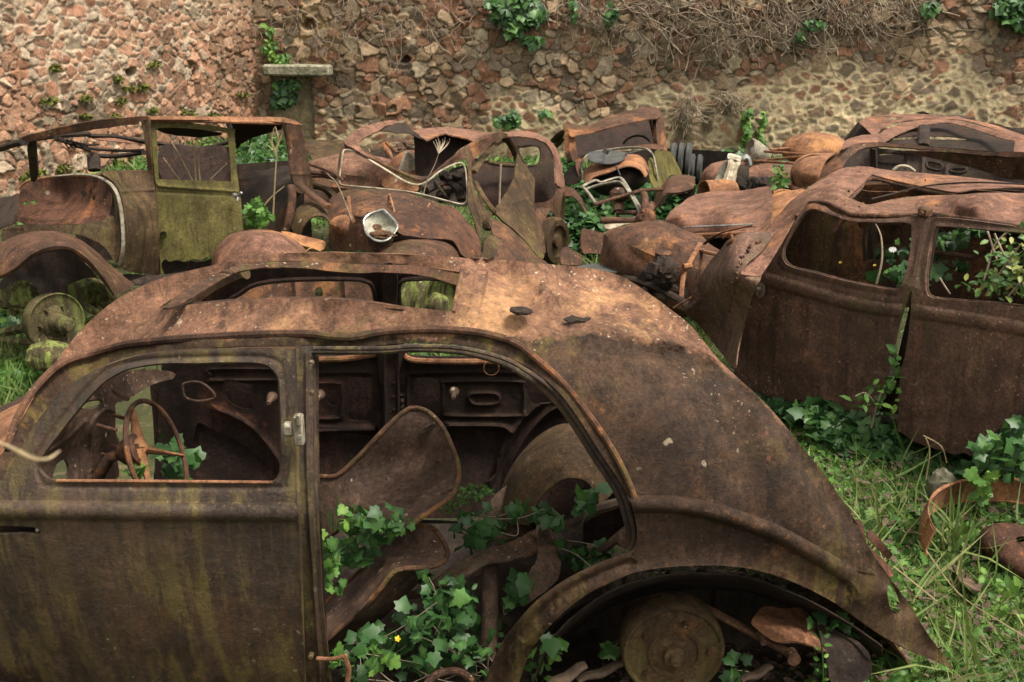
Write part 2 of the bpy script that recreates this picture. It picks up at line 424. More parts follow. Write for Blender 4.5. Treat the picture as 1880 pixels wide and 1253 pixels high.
def rust2(name, ka, kb):
    """two weathered finishes meeting along a ragged line (mesh attribute 'zone')"""
    n = NT(name); a = rustc(n, **ka); b = rustc(n, **kb); at_ = n.nd('ShaderNodeAttribute', attribute_name='zone')
    f = n.ramp(n.mul(at_.outputs['Fac'], n.mul(n.noise(9, 8, .75), .5, 'SUBTRACT'), 'ADD'), .44, .56)
    c = n.mix(f, a[0], b[0]); r = n.mul(n.mul(a[1], b[1], 'ADD'), .5); return n.out(c, r, n.mul(a[2], b[2], 'ADD'), .006, .7, .18)
M = {}
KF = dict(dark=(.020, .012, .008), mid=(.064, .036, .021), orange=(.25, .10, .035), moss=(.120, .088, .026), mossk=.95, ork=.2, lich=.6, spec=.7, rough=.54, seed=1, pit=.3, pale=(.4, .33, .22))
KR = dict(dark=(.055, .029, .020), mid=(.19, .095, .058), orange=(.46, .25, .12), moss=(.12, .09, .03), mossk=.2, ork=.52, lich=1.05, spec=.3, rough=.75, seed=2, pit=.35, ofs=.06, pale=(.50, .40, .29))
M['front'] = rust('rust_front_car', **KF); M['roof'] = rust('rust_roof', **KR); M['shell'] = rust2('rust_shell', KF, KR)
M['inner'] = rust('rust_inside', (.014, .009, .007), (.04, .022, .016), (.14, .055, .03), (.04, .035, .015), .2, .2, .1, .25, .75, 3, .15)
M['seat'] = rust('rust_seat', (.045, .028, .020), (.13, .078, .054), (.35, .16, .07), (.09, .08, .045), .3, .16, 1.0, .35, .6, 4, .2)
M['brown'] = rust('rust_brown', (.038, .021, .014), (.115, .056, .034), (.31, .13, .05), (.10, .085, .025), .4, .45, .7, .3, .72, 5, .6)
M['pink'] = rust('rust_pink', (.095, .048, .033), (.21, .108, .074), (.38, .17, .075), (.12, .10, .05), .15, .5, .5, .25, .8, 6, .45, ofs=.03)
M['door'] = rust('rust_door', (.075, .042, .031), (.165, .092, .066), (.30, .14, .07), (.09, .075, .03), .4, .3, 1.15, .35, .68, 7, 1.0, pale=(.38, .25, .16))
M['olive'] = rust('rust_olive', (.060, .052, .020), (.125, .105, .036), (.20, .11, .05), (.15, .135, .032), .9, .15, .35, .2, .85, 8, .1)
M['olivb'] = rust('rust_olive_brown', (.036, .024, .014), (.095, .060, .031), (.24, .10, .04), (.12, .10, .03), .5, .2, .6, .25, .8, 9, .3)
M['orange'] = rust('rust_orange', (.14, .06, .035), (.27, .13, .07), (.42, .20, .08), (.12, .09, .03), .2, .55, .4, .25, .8, 10, .4, ofs=.04)
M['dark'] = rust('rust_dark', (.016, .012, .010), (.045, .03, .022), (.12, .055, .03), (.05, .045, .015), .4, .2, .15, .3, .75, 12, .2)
M['mossy'] = rust('rust_mossy', (.05, .04, .022), (.10, .08, .04), (.16, .10, .05), (.22, .27, .07), 1.0, .1, .8, .2, .85, 13, .1, pale=(.30, .36, .16))
M['panel'] = rust('rust_spotted', (.034, .017, .012), (.095, .043, .026), (.34, .13, .045), (.10, .08, .03), .2, .26, .6, .3, .72, 15, 1.0)
def plain(name, c1, c2, sc=8, rough=.6, metal=0, bump=.004, bsc=60, spec=.5):
    n = NT(name); c = n.mix(n.ramp(n.noise(sc, 6, .65), .35, .65), c1, c2); n.b.inputs['Metallic'].default_value = metal
    return n.out(c, n.ramp(n.noise(sc*3, 4), .3, .7, rough-.1, rough+.12), n.noise(bsc, 4, .6), bump, .7, spec)
M['chrome'] = plain('dull_chrome', (.42, .42, .40), (.20, .19, .16), 14, .33, .85, .002)
M['alu'] = plain('weathered_aluminium', (.24, .22, .17), (.12, .095, .06), 25, .6, .2)
M['ivory'] = plain('ivory_enamel', (.36, .31, .22), (.15, .11, .07), 16, .5, .1)
M['rubber'] = plain('old_rubber', (.025, .025, .024), (.05, .048, .042), 10, .85)
M['wood'] = plain('rotten_wood', (.10, .065, .04), (.05, .03, .02), 20, .9, 0, .01, 30)
M['lint'] = plain('lintel_stone', (.27, .24, .17), (.10, .095, .055), 9, .9, 0, .03, 22)
M['rock'] = plain('rock', (.12, .11, .075), (.05, .05, .022), 6, .9, 0, .02, 14)
M['twig'] = plain('dry_twig', (.30, .24, .17), (.18, .13, .09), 20, .9)
M['stalk'] = plain('straw', (.30, .23, .13), (.19, .14, .07), 20, .8)
M['glass'] = plain('dirty_lens', (.30, .29, .22), (.17, .155, .11), 20, .3, .1)
def leafmat(name, a, b, c, rough=.5, trans=.25):
    n = NT(name); at_ = n.nd('ShaderNodeAttribute', attribute_name='var'); f = at_.outputs['Fac']
    col = n.mix(n.ramp(f, 0, .5), a, b); col = n.mix(n.ramp(f, .6, 1.0), col, c)
    col = n.mix(n.ramp(n.noise(40, 3), .3, .7, 0, .35), col, tuple(x*.5 for x in a))
    n.lk(col, n.b.inputs['Base Color']); n.b.inputs['Roughness'].default_value = rough; n.b.inputs['Specular IOR Level'].default_value = .35
    tr = n.nd('ShaderNodeBsdfTranslucent'); n.lk(col, tr.inputs['Color']); mx = n.nd('ShaderNodeMixShader'); mx.inputs[0].default_value = trans
    o = n.t.nodes['Material Output']; n.lk(n.b.outputs[0], mx.inputs[1]); n.lk(tr.outputs[0], mx.inputs[2]); n.lk(mx.outputs[0], o.inputs['Surface']); return n.m
M['ivy'] = leafmat('ivy_leaves', (.018, .052, .015), (.040, .105, .026), (.10, .21, .05), .45)
M['weed'] = leafmat('weed_leaves', (.04, .10, .02), (.09, .20, .035), (.20, .34, .06), .55, .35)
M['grass'] = leafmat('grass_blades', (.055, .11, .022), (.14, .21, .05), (.34, .35, .14), .6, .35)
M['bramble'] = leafmat('bramble_leaves', (.05, .12, .03), (.10, .21, .05), (.30, .30, .07), .5, .3)
M['moss'] = leafmat('moss', (.05, .06, .01), (.10, .11, .015), (.14, .14, .02), .9, .1)
M['yellow'] = plain('yellow_petal', (.7, .5, .03), (.6, .4, .02), 10, .6)
M['white'] = plain('white_petal', (.7, .7, .66), (.6, .6, .55), 10, .6)

# ================================================================== THE SETTING: ground, walls, greenery
def project(P):
    P = np.asarray(P, float)-CAM; f = P@FW; return np.c_[940+FPX*P[:, 0]/f, 626.5-FPX*(P@UP)/f]
def smooth(a, b, x): t = np.clip((x-a)/(b-a), 0, 1); return t*t*(3-2*t)
def gz(x, y):
    x = np.asarray(x, float); y = np.asarray(y, float)
    z = .07*fnoise(np.stack([x*.6, y*.6, x*0], -1))+.03*vnoise(np.stack([x*2.3, y*2.3, x*0+3], -1))
    z = z+.42*smooth(8.5, 15.5, y)*smooth(-2.2, -4.2, x)
    return z-.03
def ground():
    n = NT('ground_soil'); v = n.tc.outputs['Object']
    c = n.mix(n.ramp(n.noise(1.3, 6, .65), .4, .6), (.040, .042, .018), (.060, .062, .022))
    c = n.mix(n.ramp(n.noise(5, 6, .7), .52, .66), c, (.13, .10, .055))
    c = n.mix(n.ramp(n.noise(45, 4, .7), .4, .7, 0, .6), c, (.025, .03, .012))
    m = n.out(c, .95, n.noise(30, 5, .7), .03, 1, .2)
    xs = np.r_[np.linspace(-60, -8, 14)[:-1], np.linspace(-8, 12, 260), np.linspace(12, 60, 14)[1:]]
    ys = np.r_[np.linspace(-40, 1, 10)[:-1], np.linspace(1, 17, 230), np.linspace(17, 80, 14)[1:]]
    X, Y = np.meshgrid(xs, ys); Z = gz(X, Y); h, w_ = X.shape
    i = (np.arange(h-1)[:, None]*w_+np.arange(w_-1)[None]).ravel()
    o = raw('ground', np.c_[X.ravel(), Y.ravel(), Z.ravel()], np.c_[i, i+1, i+w_+1, i+w_], m, smooth=True); o['kind'] = 'structure'
ground()

def wallmat(name):
    n = NT(name); a = n.nd('ShaderNodeAttribute', attribute_name='stone'); c = a.outputs['Color']
    f = n.noise(55, 5, .7); m_ = n.noise(14, 5, .65)
    c = n.mix(n.ramp(m_, .38, .62, 0, .6), c, n.mix(.5, c, (.05, .035, .02)))
    c = n.mix(n.ramp(f, .5, .72, 0, .5), c, n.mix(.6, c, (.6, .53, .42)))
    c = n.mix(n.ramp(f, .32, .48, .6, 0), c, n.mix(.75, c, (.03, .022, .015)))
    c = n.mix(n.mul(n.ramp(n.noise(1.1, 5, .6), .58, .72), n.ramp(m_, .45, .6, 0, .6)), c, (.07, .075, .03))
    return n.out(c, .92, n.mul(f, m_, 'ADD'), .014, 1, .2)
M['wall'] = wallmat('rubble_stone')
def stone_wall(name, label, P0, P1, zlo, H, res, cw, ch, style, seed):
    P0 = np.array(P0, float); P1 = np.array(P1, float); L = np.linalg.norm(P1-P0); d = (P1-P0)/L; nrm = np.array([d[1], -d[0]])
    if nrm@(-(P0+P1)/2) < 0: nrm = -nrm
    s_ = np.arange(0, L+res, res); z_ = np.arange(zlo, H+res, res); S, Z = np.meshgrid(s_, z_)
    rg = np.random.default_rng(seed); nc, nr = int(L/cw)+8, int((H-zlo)/ch)+8
    cx = (np.arange(nc)[None]-3+rg.uniform(-.42, .42, (nr, nc))+(np.arange(nr)[:, None] % 2)*.5)*cw
    cz = zlo+(np.arange(nr)[:, None]-3+rg.uniform(-.36, .36, (nr, nc)))*ch
    sz = np.exp(rg.normal(0, .42, (nr, nc))); asp = np.exp(rg.normal(.42, .26, (nr, nc))); ang = rg.normal(0, .3, (nr, nc))
    ca, sa = np.cos(ang), np.sin(ang)
    base = rg.random((nr, nc)); pro = rg.random((nr, nc)); tl = rg.normal(0, .15, (nr, nc, 2)); rc = rg.random((nr, nc, 3))
    Wn = np.stack([S*6, Z*6, S*0+seed], -1); ws = S+.032*fnoise(Wn, 2); wz = Z+.028*fnoise(Wn+9, 2)
    ws = ws+0.006*fnoise(Wn*4.1, 2); wz = wz+0.006*fnoise(Wn*4.1+5, 2)
    ic = np.round(ws/cw).astype(int)+3; ir = np.round((wz-zlo)/ch).astype(int)+3
    b1 = np.full(S.shape, 9e9); b2 = b1.copy(); bi = np.zeros(S.shape, int)
    for dr in (-2, -1, 0, 1, 2):
        for dc in (-2, -1, 0, 1, 2):
            r = np.clip(ir+dr, 0, nr-1); c = np.clip(ic+dc, 0, nc-1)
            x = ws-cx[r, c]; z = wz-cz[r, c]; u = x*ca[r, c]+z*sa[r, c]; v = (z*ca[r, c]-x*sa[r, c])*asp[r, c]
            dd = np.sqrt(u*u+v*v)/sz[r, c]; idx = r*nc+c; new = dd < b1
            same = idx == bi
            b2 = np.where(new & ~same, b1, np.where((dd < b2) & ~same, dd, b2)); bi = np.where(new, idx, bi); b1 = np.where(new, dd, b1)
    r, c = bi//nc, bi % nc
    e = (b2-b1)/cw
    fine = fnoise(np.stack([S*22, Z*22, S*0], -1), 3); med = fnoise(np.stack([S*7, Z*7, S*0+4], -1), 3)
    mort, pal, mcol, dark = style(S, Z, base[r, c], rc[r, c], rg)
    k = smooth(.0+.02*mort, .10+.14*mort, e+.035*fine+.03*med-.10*mort*med-.07*mort)
    prot = (.014+.026*pro[r, c]**1.5)*(1-.55*mort); tilt = (tl[r, c, 0]*(ws-cx[r, c])+tl[r, c, 1]*(wz-cz[r, c]))
    h = k**.6*(prot+np.clip(tilt, -.04, .04)*(1-.5*mort))+.016*med+.008*fine+mort*.022
    h = h-dark*.25
    mean = pal.reshape(-1, 3).mean(0); pal = pal*.75+mean*.25
    colr = pal*(1+.35*med[..., None]+.25*fine[..., None])*(.62+.72*rc[r, c][..., :1])
    colr = colr*k[..., None]+mcol*(1-k[..., None])
    patch = 1+.35*fnoise(np.stack([S*1.1, Z*1.6, S*0+30], -1), 4); damp = smooth(.15, .45, fnoise(np.stack([S*.7, Z*.5, S*0+60], -1), 4)+.25*smooth(1.4, 2.6, Z))
    colr = colr*patch[..., None]; colr = colr*(1-.2*damp[..., None])+np.array([.10, .085, .05])*.2*damp[..., None]
    colr = np.clip(colr, .01, .9)
    P = P0[None, None]+d*S[..., None]+nrm*h[..., None]
    V = np.dstack([P, Z]); hh, ww = S.shape
    V = np.concatenate([V, V[-1:]-np.r_[nrm*.55, 0], V[-1:]*np.array([1, 1, 0])-np.r_[nrm*.55, 0]], 0)
    colr = np.concatenate([colr, colr[-1:], colr[-1:]], 0); hh += 2
    i = (np.arange(hh-1)[:, None]*ww+np.arange(ww-1)[None]).ravel()
    Q = np.c_[i, i+1, i+ww+1, i+ww]
    if np.cross(np.r_[d, 0], [0, 0, 1.])[:2]@nrm < 0: Q = Q[:, ::-1]
    o = raw(name, V.reshape(-1, 3), Q, M['wall'], flat_cols=colr.reshape(-1, 3), smooth=True)
    tag(o, label, 'wall'); return P0, d, nrm
BW0, BW1 = (-4.35, 15.7), (12.5, 15.3)
LW0, LW1 = (-6.6, 8.6), (-3.80, 15.9)
def lerp3(a, b, t): return np.array(a)*(1-t[..., None])+np.array(b)*t[..., None]
def style_back(S, Z, b, rc, rg):
    x = S-4.35
    line = 1.0+.115*np.clip(x-1.5, 0, 3.6)-.55*smooth(6.2, 8.5, x)-.35*smooth(2.0, -1.5, x)
    nz = fnoise(np.stack([S*.9, Z*1.3, S*0+2], -1), 4)
    mort = smooth(.12, -.12, Z-line-.7*nz); mort = np.maximum(mort, .75*smooth(.12, .3, nz)*smooth(2.3, 1.4, Z))
    door = ((x > -3.68) & (x < -3.05) & (Z < 1.28)); mort = np.where(door, 1.25, mort)
    p = lerp3((.25, .165, .10), (.40, .285, .175), rc[..., 0]); p = np.where((b > .72)[..., None], np.array([.25, .105, .06]), p)
    p = np.where((b < .16)[..., None], np.array([.34, .28, .19]), p); p = np.where(((b > .3) & (b < .45))[..., None], np.array([.16, .12, .09]), p)
    m = lerp3((.10, .07, .04), (.56, .45, .27), np.clip(mort, 0, 1)*(.8+.2*smooth(-.2, .2, nz)))
    och = smooth(.12, .0, np.hypot((x+2.9)/.35, (Z-1.75)/.55)-.9+nz); m = m*(1-och[..., None]*.8)+np.array([.42, .26, .09])*och[..., None]*.8
    dark = smooth(.5, .2, np.hypot((x+1.62)/.22, (Z-1.50)/.14))+smooth(.5, .2, np.hypot((x+3.05)/.25, (Z-2.0)/.2))
    # damp streaks left by creeper
    for (xx, zz) in ((2.6, .55), (2.95, .62), (3.3, .7), (2.65, .3)):
        st = smooth(1.1, .3, np.hypot((x-xx)/.13, (Z-zz)/.32)+.8*nz)*.75
        m = m*(1-st[..., None])+np.array([.07, .05, .03])*st[..., None]; p = p*(1-st[..., None])+np.array([.07, .05, .03])*st[..., None]
    p = np.where(door[..., None], np.array([.30, .24, .14]), p); m = np.where(door[..., None], np.array([.28, .23, .14]), m)
    return mort, p, m, np.clip(dark, 0, 1)+door*.5
def style_left(S, Z, b, rc, rg):
    nz = fnoise(np.stack([S*.8, Z*1.3, S*0+7], -1), 4)
    mort = .45*smooth(-.05, .25, nz+.3*(Z-1.6))
    p = lerp3((.22, .175, .12), (.40, .32, .23), rc[..., 0])
    p = np.where((b > .50)[..., None], lerp3((.32, .15, .09), (.44, .24, .15), rc[..., 1]), p)
    p = np.where(((b > .40) & (b < .52))[..., None], np.array([.26, .11, .06]), p)
    rd = smooth(1.6, .5, 7.6-S-.0*Z)  # red brick-like quoin stones by the corner
    p = p*(1-.65*rd[..., None])+np.array([.32, .14, .075])*.65*rd[..., None]
    m = lerp3((.10, .07, .045), (.44, .34, .24), smooth(0.1, .5, mort+.25*smooth(0, .3, nz)))
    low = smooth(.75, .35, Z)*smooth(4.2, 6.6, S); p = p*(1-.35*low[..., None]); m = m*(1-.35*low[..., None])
    dark = smooth(.5, .25, np.hypot((S-4.85)/.22, (Z-1.44)/.13))+smooth(.5, .25, np.hypot((S-6.1)/.12, (Z-1.38)/.15))
    return mort, p, m, np.clip(dark, 0, 1)
stone_wall('stone_wall', 'long rubble stone back wall, ochre mortar showing low down, dry stones and dead creeper above', BW0, BW1, -.2, 3.3, .0155, .19, .115, style_back, 5)
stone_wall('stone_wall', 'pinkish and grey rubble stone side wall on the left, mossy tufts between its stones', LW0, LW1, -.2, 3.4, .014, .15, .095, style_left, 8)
m = MB(); c0 = at(547, 129, 15.45); m.box(c0, (1.0, .30, .16), (0, .6, -1), .16); tag(m.build('door_lintel', M['lint']), 'flat pale stone lintel set in the back wall above a walled-up doorway', 'lintel')

# ---- leaves
def T_ivy():
    o = [(0, 0), (.20, -.10), (.46, .02), (.42, .22), (.60, .44), (.34, .56), (.14, .84), (0, 1.0), (-.14, .84), (-.34, .56), (-.60, .44), (-.42, .22), (-.46, .02), (-.20, -.10)]
    V = [(x, y, -.12*(x*x*2+y*y*.6)) for x, y in o]+[(0, .34, .05)]; n = len(o)
    return np.array(V), np.array([(i, (i+1) % n, n) for i in range(n)])
def T_oval():
    V = [(0, 0, 0), (.26, .3, .05), (.22, .7, .02), (0, 1, -.12), (-.22, .7, .02), (-.26, .3, .05), (0, .5, -.03)]
    return np.array(V), np.array([(i, (i+1) % 6, 6) for i in range(6)])
def T_cut():
    o = [(0, 0), (.16, .12), (.44, .08), (.50, .24), (.40, .34), (.54, .50), (.40, .66), (.26, .64), (.24, .86), (0, 1.0), (-.24, .86), (-.26, .64), (-.40, .66), (-.54, .50), (-.40, .34), (-.50, .24), (-.44, .08), (-.16, .12)]
    V = [(x, y, -.1*(x*x*2+y*y*.4)) for x, y in o]+[(0, .42, .03)]; n = len(o)
    return np.array(V), np.array([(i, (i+1) % n, n) for i in range(n)])
def T_small():
    return np.array([(0, 0, 0), (.42, .45, .08), (0, 1, -.05), (-.42, .45, .08)]), np.array([(0, 1, 2), (0, 2, 3)])
def T_blade():
    return np.array([(-.03, 0, 0), (.03, 0, 0), (.022, .45, .02), (-.022, .45, .02), (0, 1, -.12), (0, 1, -.12)]), np.array([(0, 1, 2), (0, 2, 3), (3, 2, 4)])
TI, TO, TC, TS, TB = T_ivy(), T_oval(), T_cut(), T_small(), T_blade()
def scatter(T, P, nrm, size, dirn=None, var=None):
    """place template (lying in xy, tip +y, face +z) at P with face normal nrm"""
    V, F = T; n = len(P); nrm = nrm/np.linalg.norm(nrm, axis=1)[:, None]
    if dirn is None: dirn = RNG.normal(size=(n, 3))
    y = dirn-nrm*(dirn*nrm).sum(1)[:, None]; y /= np.maximum(np.linalg.norm(y, axis=1), 1e-6)[:, None]; x = np.cross(y, nrm)
    size = np.broadcast_to(size, (n,))
    W = P[:, None]+size[:, None, None]*(V[None, :, :1]*x[:, None]+V[None, :, 1:2]*y[:, None]+V[None, :, 2:]*nrm[:, None])
    A = np.repeat(RNG.random(n) if var is None else var, len(V)); A = (A.reshape(n, -1)+np.where(np.arange(len(V)) == len(V)-1, .22, 0)*(len(V) > 6)).ravel()
    return W.reshape(-1, 3), (F[None]+(np.arange(n)*len(V))[:, None, None]).reshape(-1, F.shape[1]), A
class Leaves:
    def __init__(s): s.V = []; s.F = []; s.A = []; s.n = 0
    def add(s, T, P, nrm, size, dirn=None, var=None):
        if len(P) == 0: return s
        V, F, A = scatter(T, P, nrm, size, dirn, var); s.V.append(V); s.F.append(F+s.n); s.A.append(A); s.n += len(V); return s
    def build(s, name, mat, parent=None):
        V = np.concatenate(s.V); loc = np.array(parent_loc(parent)) if parent else np.array([V[:, 0].mean(), V[:, 1].mean(), V[:, 2].min()])
        o = raw(name, V-loc, np.concatenate(s.F), mat, np.concatenate(s.A))
        if parent: o.parent = parent
        else: o.location = loc
        return o
def upish(n, k=.55): v = RNG.normal(size=(n, 3))*k; v[:, 2] += 1; return v
def pick(poly, n, ylo, yhi, xlo=-8, xhi=12):
    """random ground points whose photo position falls inside poly"""
    O = []; tot = 0
    poly = np.array(poly, float)
    for _ in range(400):
        X = RNG.uniform(xlo, xhi, n); Y = RNG.uniform(ylo, yhi, n); Z = gz(X, Y); P = np.c_[X, Y, Z]
        k = inpoly(project(P), poly); O.append(P[k]); tot += k.sum()
        if tot >= n: break
    return np.concatenate(O)[:n]
def mound(P, h, sc=1.6): return np.clip(.45+1.3*fnoise(np.c_[P[:, :2]*sc, P[:, 0]*0+2]), .05, 1.2)*h
def carpet(poly, n, ylo, yhi, h, size, T=TI, L=None, xlo=-8, xhi=12, k=.6):
    P = pick(poly, n, ylo, yhi, xlo, xhi); P[:, 2] += mound(P, h)*RNG.uniform(.35, 1, len(P))
    nr = upish(len(P), k); nr[:, 1] -= .35
    L.add(T, P, nr, size*np.exp(RNG.normal(0, .28, len(P))), var=np.clip(RNG.random(len(P))*.75+.6*fnoise(P*2.2), 0, 1)); return L
def cloud(poly, n, Y, dY, size, T, L, k=.8, grav=0):
    """leaves filling a clump: photo outline, depth Y+-dY"""
    poly = np.array(poly, float); lo, hi = poly.min(0), poly.max(0); O = []
    while len(O) < n:
        q = RNG.uniform(lo, hi, (n, 2)); O += list(q[inpoly(q, poly)])
    q = np.array(O[:n]); d = rays(q); Yy = Y+RNG.uniform(-dY, dY, n) if not callable(Y) else Y(q)+RNG.uniform(-dY, dY, n)
    P = CAM+d*(Yy/d[:, 1])[:, None]; nr = RNG.normal(size=(n, 3))*k+np.array([0, -.55, .75])
    dr = RNG.normal(size=(n, 3)); dr[:, 2] -= grav
    L.add(T, P, nr, size*np.clip(np.exp(RNG.normal(0, .28, n)), .5, 1.45), dr, np.clip(RNG.random(n)*.8+.5*fnoise(P*4), 0, 1)); return L

# ---- grass (nobody could count it)
G = Leaves()
def grass(poly, n, ylo, yhi, h, xlo=-8, xhi=12, lean=.55, wide=1.0):
    P = pick(poly, n, ylo, yhi, xlo, xhi); P = P[(fnoise(P*1.9+4)+.5*vnoise(P*6) < .10+RNG.random(len(P))*.35)]; dr = RNG.normal(size=(len(P), 3))*lean; dr[:, 2] = np.abs(dr[:, 2])*.5+.6
    nr = RNG.normal(size=(len(P), 3)); nr[:, 2] += .3
    V, F = TB; V = V.copy(); V[:, 0] *= wide
    G.add((V, F), P, nr, h*np.exp(RNG.normal(0, .35, len(P))), dr, np.clip(RNG.random(len(P))*.8+.9*fnoise(P*1.5), 0, 1))
NEAR = [(1290, 690), (1890, 780), (1890, 1275), (1480, 1275), (1600, 1100)]
grass(NEAR, 52000, 2.2, 5.8, .038, .5, 4.2, 1.1, 1.0)
grass(NEAR, 3000, 2.2, 5.8, .09, .5, 4.2, 1.0, .8)
grass([(1560, 860), (1890, 840), (1890, 1275), (1560, 1275)], 500, 2.3, 4.6, .19, .6, 3.0, .8, .7)
grass([(1890, 700), (2700, 700), (2700, 1275), (1890, 1275)], 14000, 2.2, 6, .06, 1.5, 7, 1.1, 1.4)
grass([(-700, 400), (2700, 400), (2700, 700), (-700, 700)], 16000, 5, 11, .10, -7, 10, .8, 2.0)
grass([(1000, 480), (1500, 480), (1500, 1000), (1000, 1000)], 8000, 3.6, 7, .07, -.5, 3, .9, 1.4)
grass([(980, 380), (1300, 330), (1300, 560), (980, 560)], 7000, 6, 12, .12, 0, 4, .6, 1.4)
grass([(-10, 560), (140, 560), (110, 780), (-10, 780)], 9000, 3.5, 8, .12, -5, -1, .8, 1.2)
grass([(0, 200), (1900, 200), (1900, 420), (0, 420)], 24000, 8, 15.6, .12, -6, 11, .7, 2.0)
grass([(300, 480), (1300, 480), (1300, 760), (300, 760)], 9000, 4.4, 7.5, .09, -2.5, 2.2, .8, 1.4)
tag(G.build('grass', M['grass']), 'fresh green grass and dry blades growing over the yard', 'grass', kind='stuff')
G2 = Leaves()
def low(poly, n, ylo, yhi, h, size, xlo=-8, xhi=12): carpet(poly, n, ylo, yhi, h, size, TO, G2, xlo, xhi, .8)
low(NEAR, 15000, 2.2, 5.8, .05, .028, .5, 4.2)
carpet(NEAR, 9000, 2.2, 5.8, .06, .036, TC, G2, .5, 4.2, .8)
low([(300, 480), (1300, 480), (1300, 760), (300, 760)], 4000, 4.4, 7.5, .06, .05, -2.5, 2.2)
low([(-10, 600), (110, 600), (110, 740), (-10, 740)], 3500, 4, 7.5, .10, .06, -4.5, -1.5)
low([(0, 200), (1900, 200), (1900, 420), (0, 420)], 14000, 8, 15.6, .10, .07, -6, 11)
tag(G2.build('low_weeds', M['weed']), 'low broad-leaved weeds mixed through the grass of the yard', 'weeds', kind='stuff')
IV = Leaves()
carpet([(1030, 300), (1290, 300), (1300, 360), (1240, 480), (1170, 500), (1000, 490), (1000, 420)], 11000, 7.0, 13.5, .46, .08, TI, IV, 0, 4.5)
carpet([(1360, 680), (1480, 735), (1600, 755), (1660, 780), (1760, 820), (1890, 740), (1890, 915), (1760, 905), (1640, 865), (1500, 830), (1420, 780)], 4200, 3.4, 6.4, .20, .062, TI, IV, .9, 4)
carpet([(-10, 560), (100, 590), (110, 640), (60, 690), (-10, 680)], 1100, 4.5, 7.5, .15, .075, TI, IV, -4.5, -1.5)
carpet([(440, 240), (600, 230), (610, 330), (440, 340)], 1200, 9, 15, .2, .09, TS, IV, -6, -1)
carpet([(1270, 290), (1480, 270), (1480, 400), (1270, 400)], 2600, 8, 15, .35, .10, TI, IV, 1, 6)
tag(IV.build('ivy_ground_cover', M['ivy']), 'dark glossy ivy creeping over the ground between the car wrecks', 'ivy', kind='stuff')
# pebbles, leaf litter
LT = Leaves(); P = pick([(1200, 650), (1890, 760), (1890, 1260), (900, 1260)], 3500, 2.2, 6, -.5, 4.2); P[:, 2] += RNG.uniform(.01, .06, len(P))
LT.add(TO, P, upish(len(P), .4), RNG.uniform(.02, .05, len(P))); tag(LT.build('leaf_litter', M['wood']), 'brown dead leaves and bits lying in the grass', 'leaf litter', kind='stuff')

# ---- plants on the walls
def wallpt(px, py, off=.1):
    d = rays([(px, py)])[0]; P0 = np.array(BW0); dd = np.array(BW1)-P0; n = np.array([dd[1], -dd[0]]); n /= np.linalg.norm(n)
    t = (n@P0)/(n@d[:2]); q = CAM+d*t; q[1] -= off; return q
def wall_ivy(name, label, blobs, n, size=.10, mat='ivy', T=TI, surf=None):
    if len(blobs) > 1:
        x, y = blobs[0][:2]; r = thing(name, label, 'ivy', tuple((surf or wallpt)(x, y, .05)))
        for b in blobs: wall_ivy('leaves', None, [b], max(8, int(n*b[2]*b[3]/sum(c[2]*c[3] for c in blobs))), size, mat, T, surf).parent = r
        for o in r.children: o.location = Vector(o.location)-r.location
        return r
    L = Leaves(); q = []
    for (x, y, rx, ry) in blobs:
        k = int(n*rx*ry/sum(b[2]*b[3] for b in blobs))+4; a = RNG.uniform(0, 6.28, k); r = np.sqrt(RNG.random(k))*(1+.25*np.sin(a*3+x)); q += list(np.c_[x+rx*r*np.cos(a), y+ry*r*np.sin(a)])
    P = np.array([(surf or wallpt)(x, y, .06+RNG.random()*.18) for x, y in q])
    nr = RNG.normal(size=(len(P), 3))*.45+np.array([0, -1, .45]); dr = RNG.normal(size=(len(P), 3))*.5; dr[:, 2] -= 1
    L.add(T, P, nr, size*np.exp(RNG.normal(0, .25, len(P))), dr); return tag(L.build(name, M[mat]), label, 'ivy' if label else None)
def lwallpt(px, py, off=.1):
    d = rays([(px, py)])[0]; P0 = np.array(LW0); dd = np.array(LW1)-P0; n = np.array([dd[1], -dd[0]]); n /= np.linalg.norm(n)
    t = (n@P0)/(n@d[:2]); q = CAM+d*t; q[0] += off*.9; q[1] -= off*.3; return q
wall_ivy('ivy_clump', 'thick round ivy clump hanging over the top middle of the back wall', [(955, 15, 42, 30), (945, 40, 22, 22), (975, 72, 16, 8), (905, 2, 14, 8)], 520, .11)
wall_ivy('ivy_clump', 'dense ivy mass in the top right corner of the back wall', [(1865, 15, 30, 40), (1835, 10, 16, 14), (1700, 10, 10, 8)], 420, .11)
wall_ivy('ivy_clump', 'dark ivy sprouting below the lintel in the walled-up doorway', [(522, 172, 18, 22), (540, 150, 9, 8)], 170, .09)
wall_ivy('ivy_clump', 'pale leafy creeper on the wall above the lintel, next to the corner', [(500, 55, 8, 10), (500, 85, 14, 18), (520, 105, 22, 10)], 130, .08, 'weed', TO)
wall_ivy('ivy_clump', 'small dark ivy tuft low on the back wall above the crushed-roof car', [(935, 217, 22, 12), (1000, 205, 8, 4)], 110, .08)
wall_ivy('ivy_clump', 'thin upright ivy strand climbing the ochre wall right of the truck cab', [(1367, 225, 7, 30), (1366, 255, 8, 8)], 90, .07, 'weed', TI)
wall_ivy('ivy_clump', 'short broken ivy strand to the right of the taller strand on the ochre wall', [(1396, 222, 6, 14), (1392, 255, 4, 14)], 45, .065, 'weed', TI)
wall_ivy('ivy_clump', 'sparse ivy leaves among the dead creeper high on the back wall', [(1490, 45, 22, 10), (1462, 66, 8, 8), (1120, 25, 10, 20), (1050, 20, 6, 24)], 90, .08)
MS = Leaves()
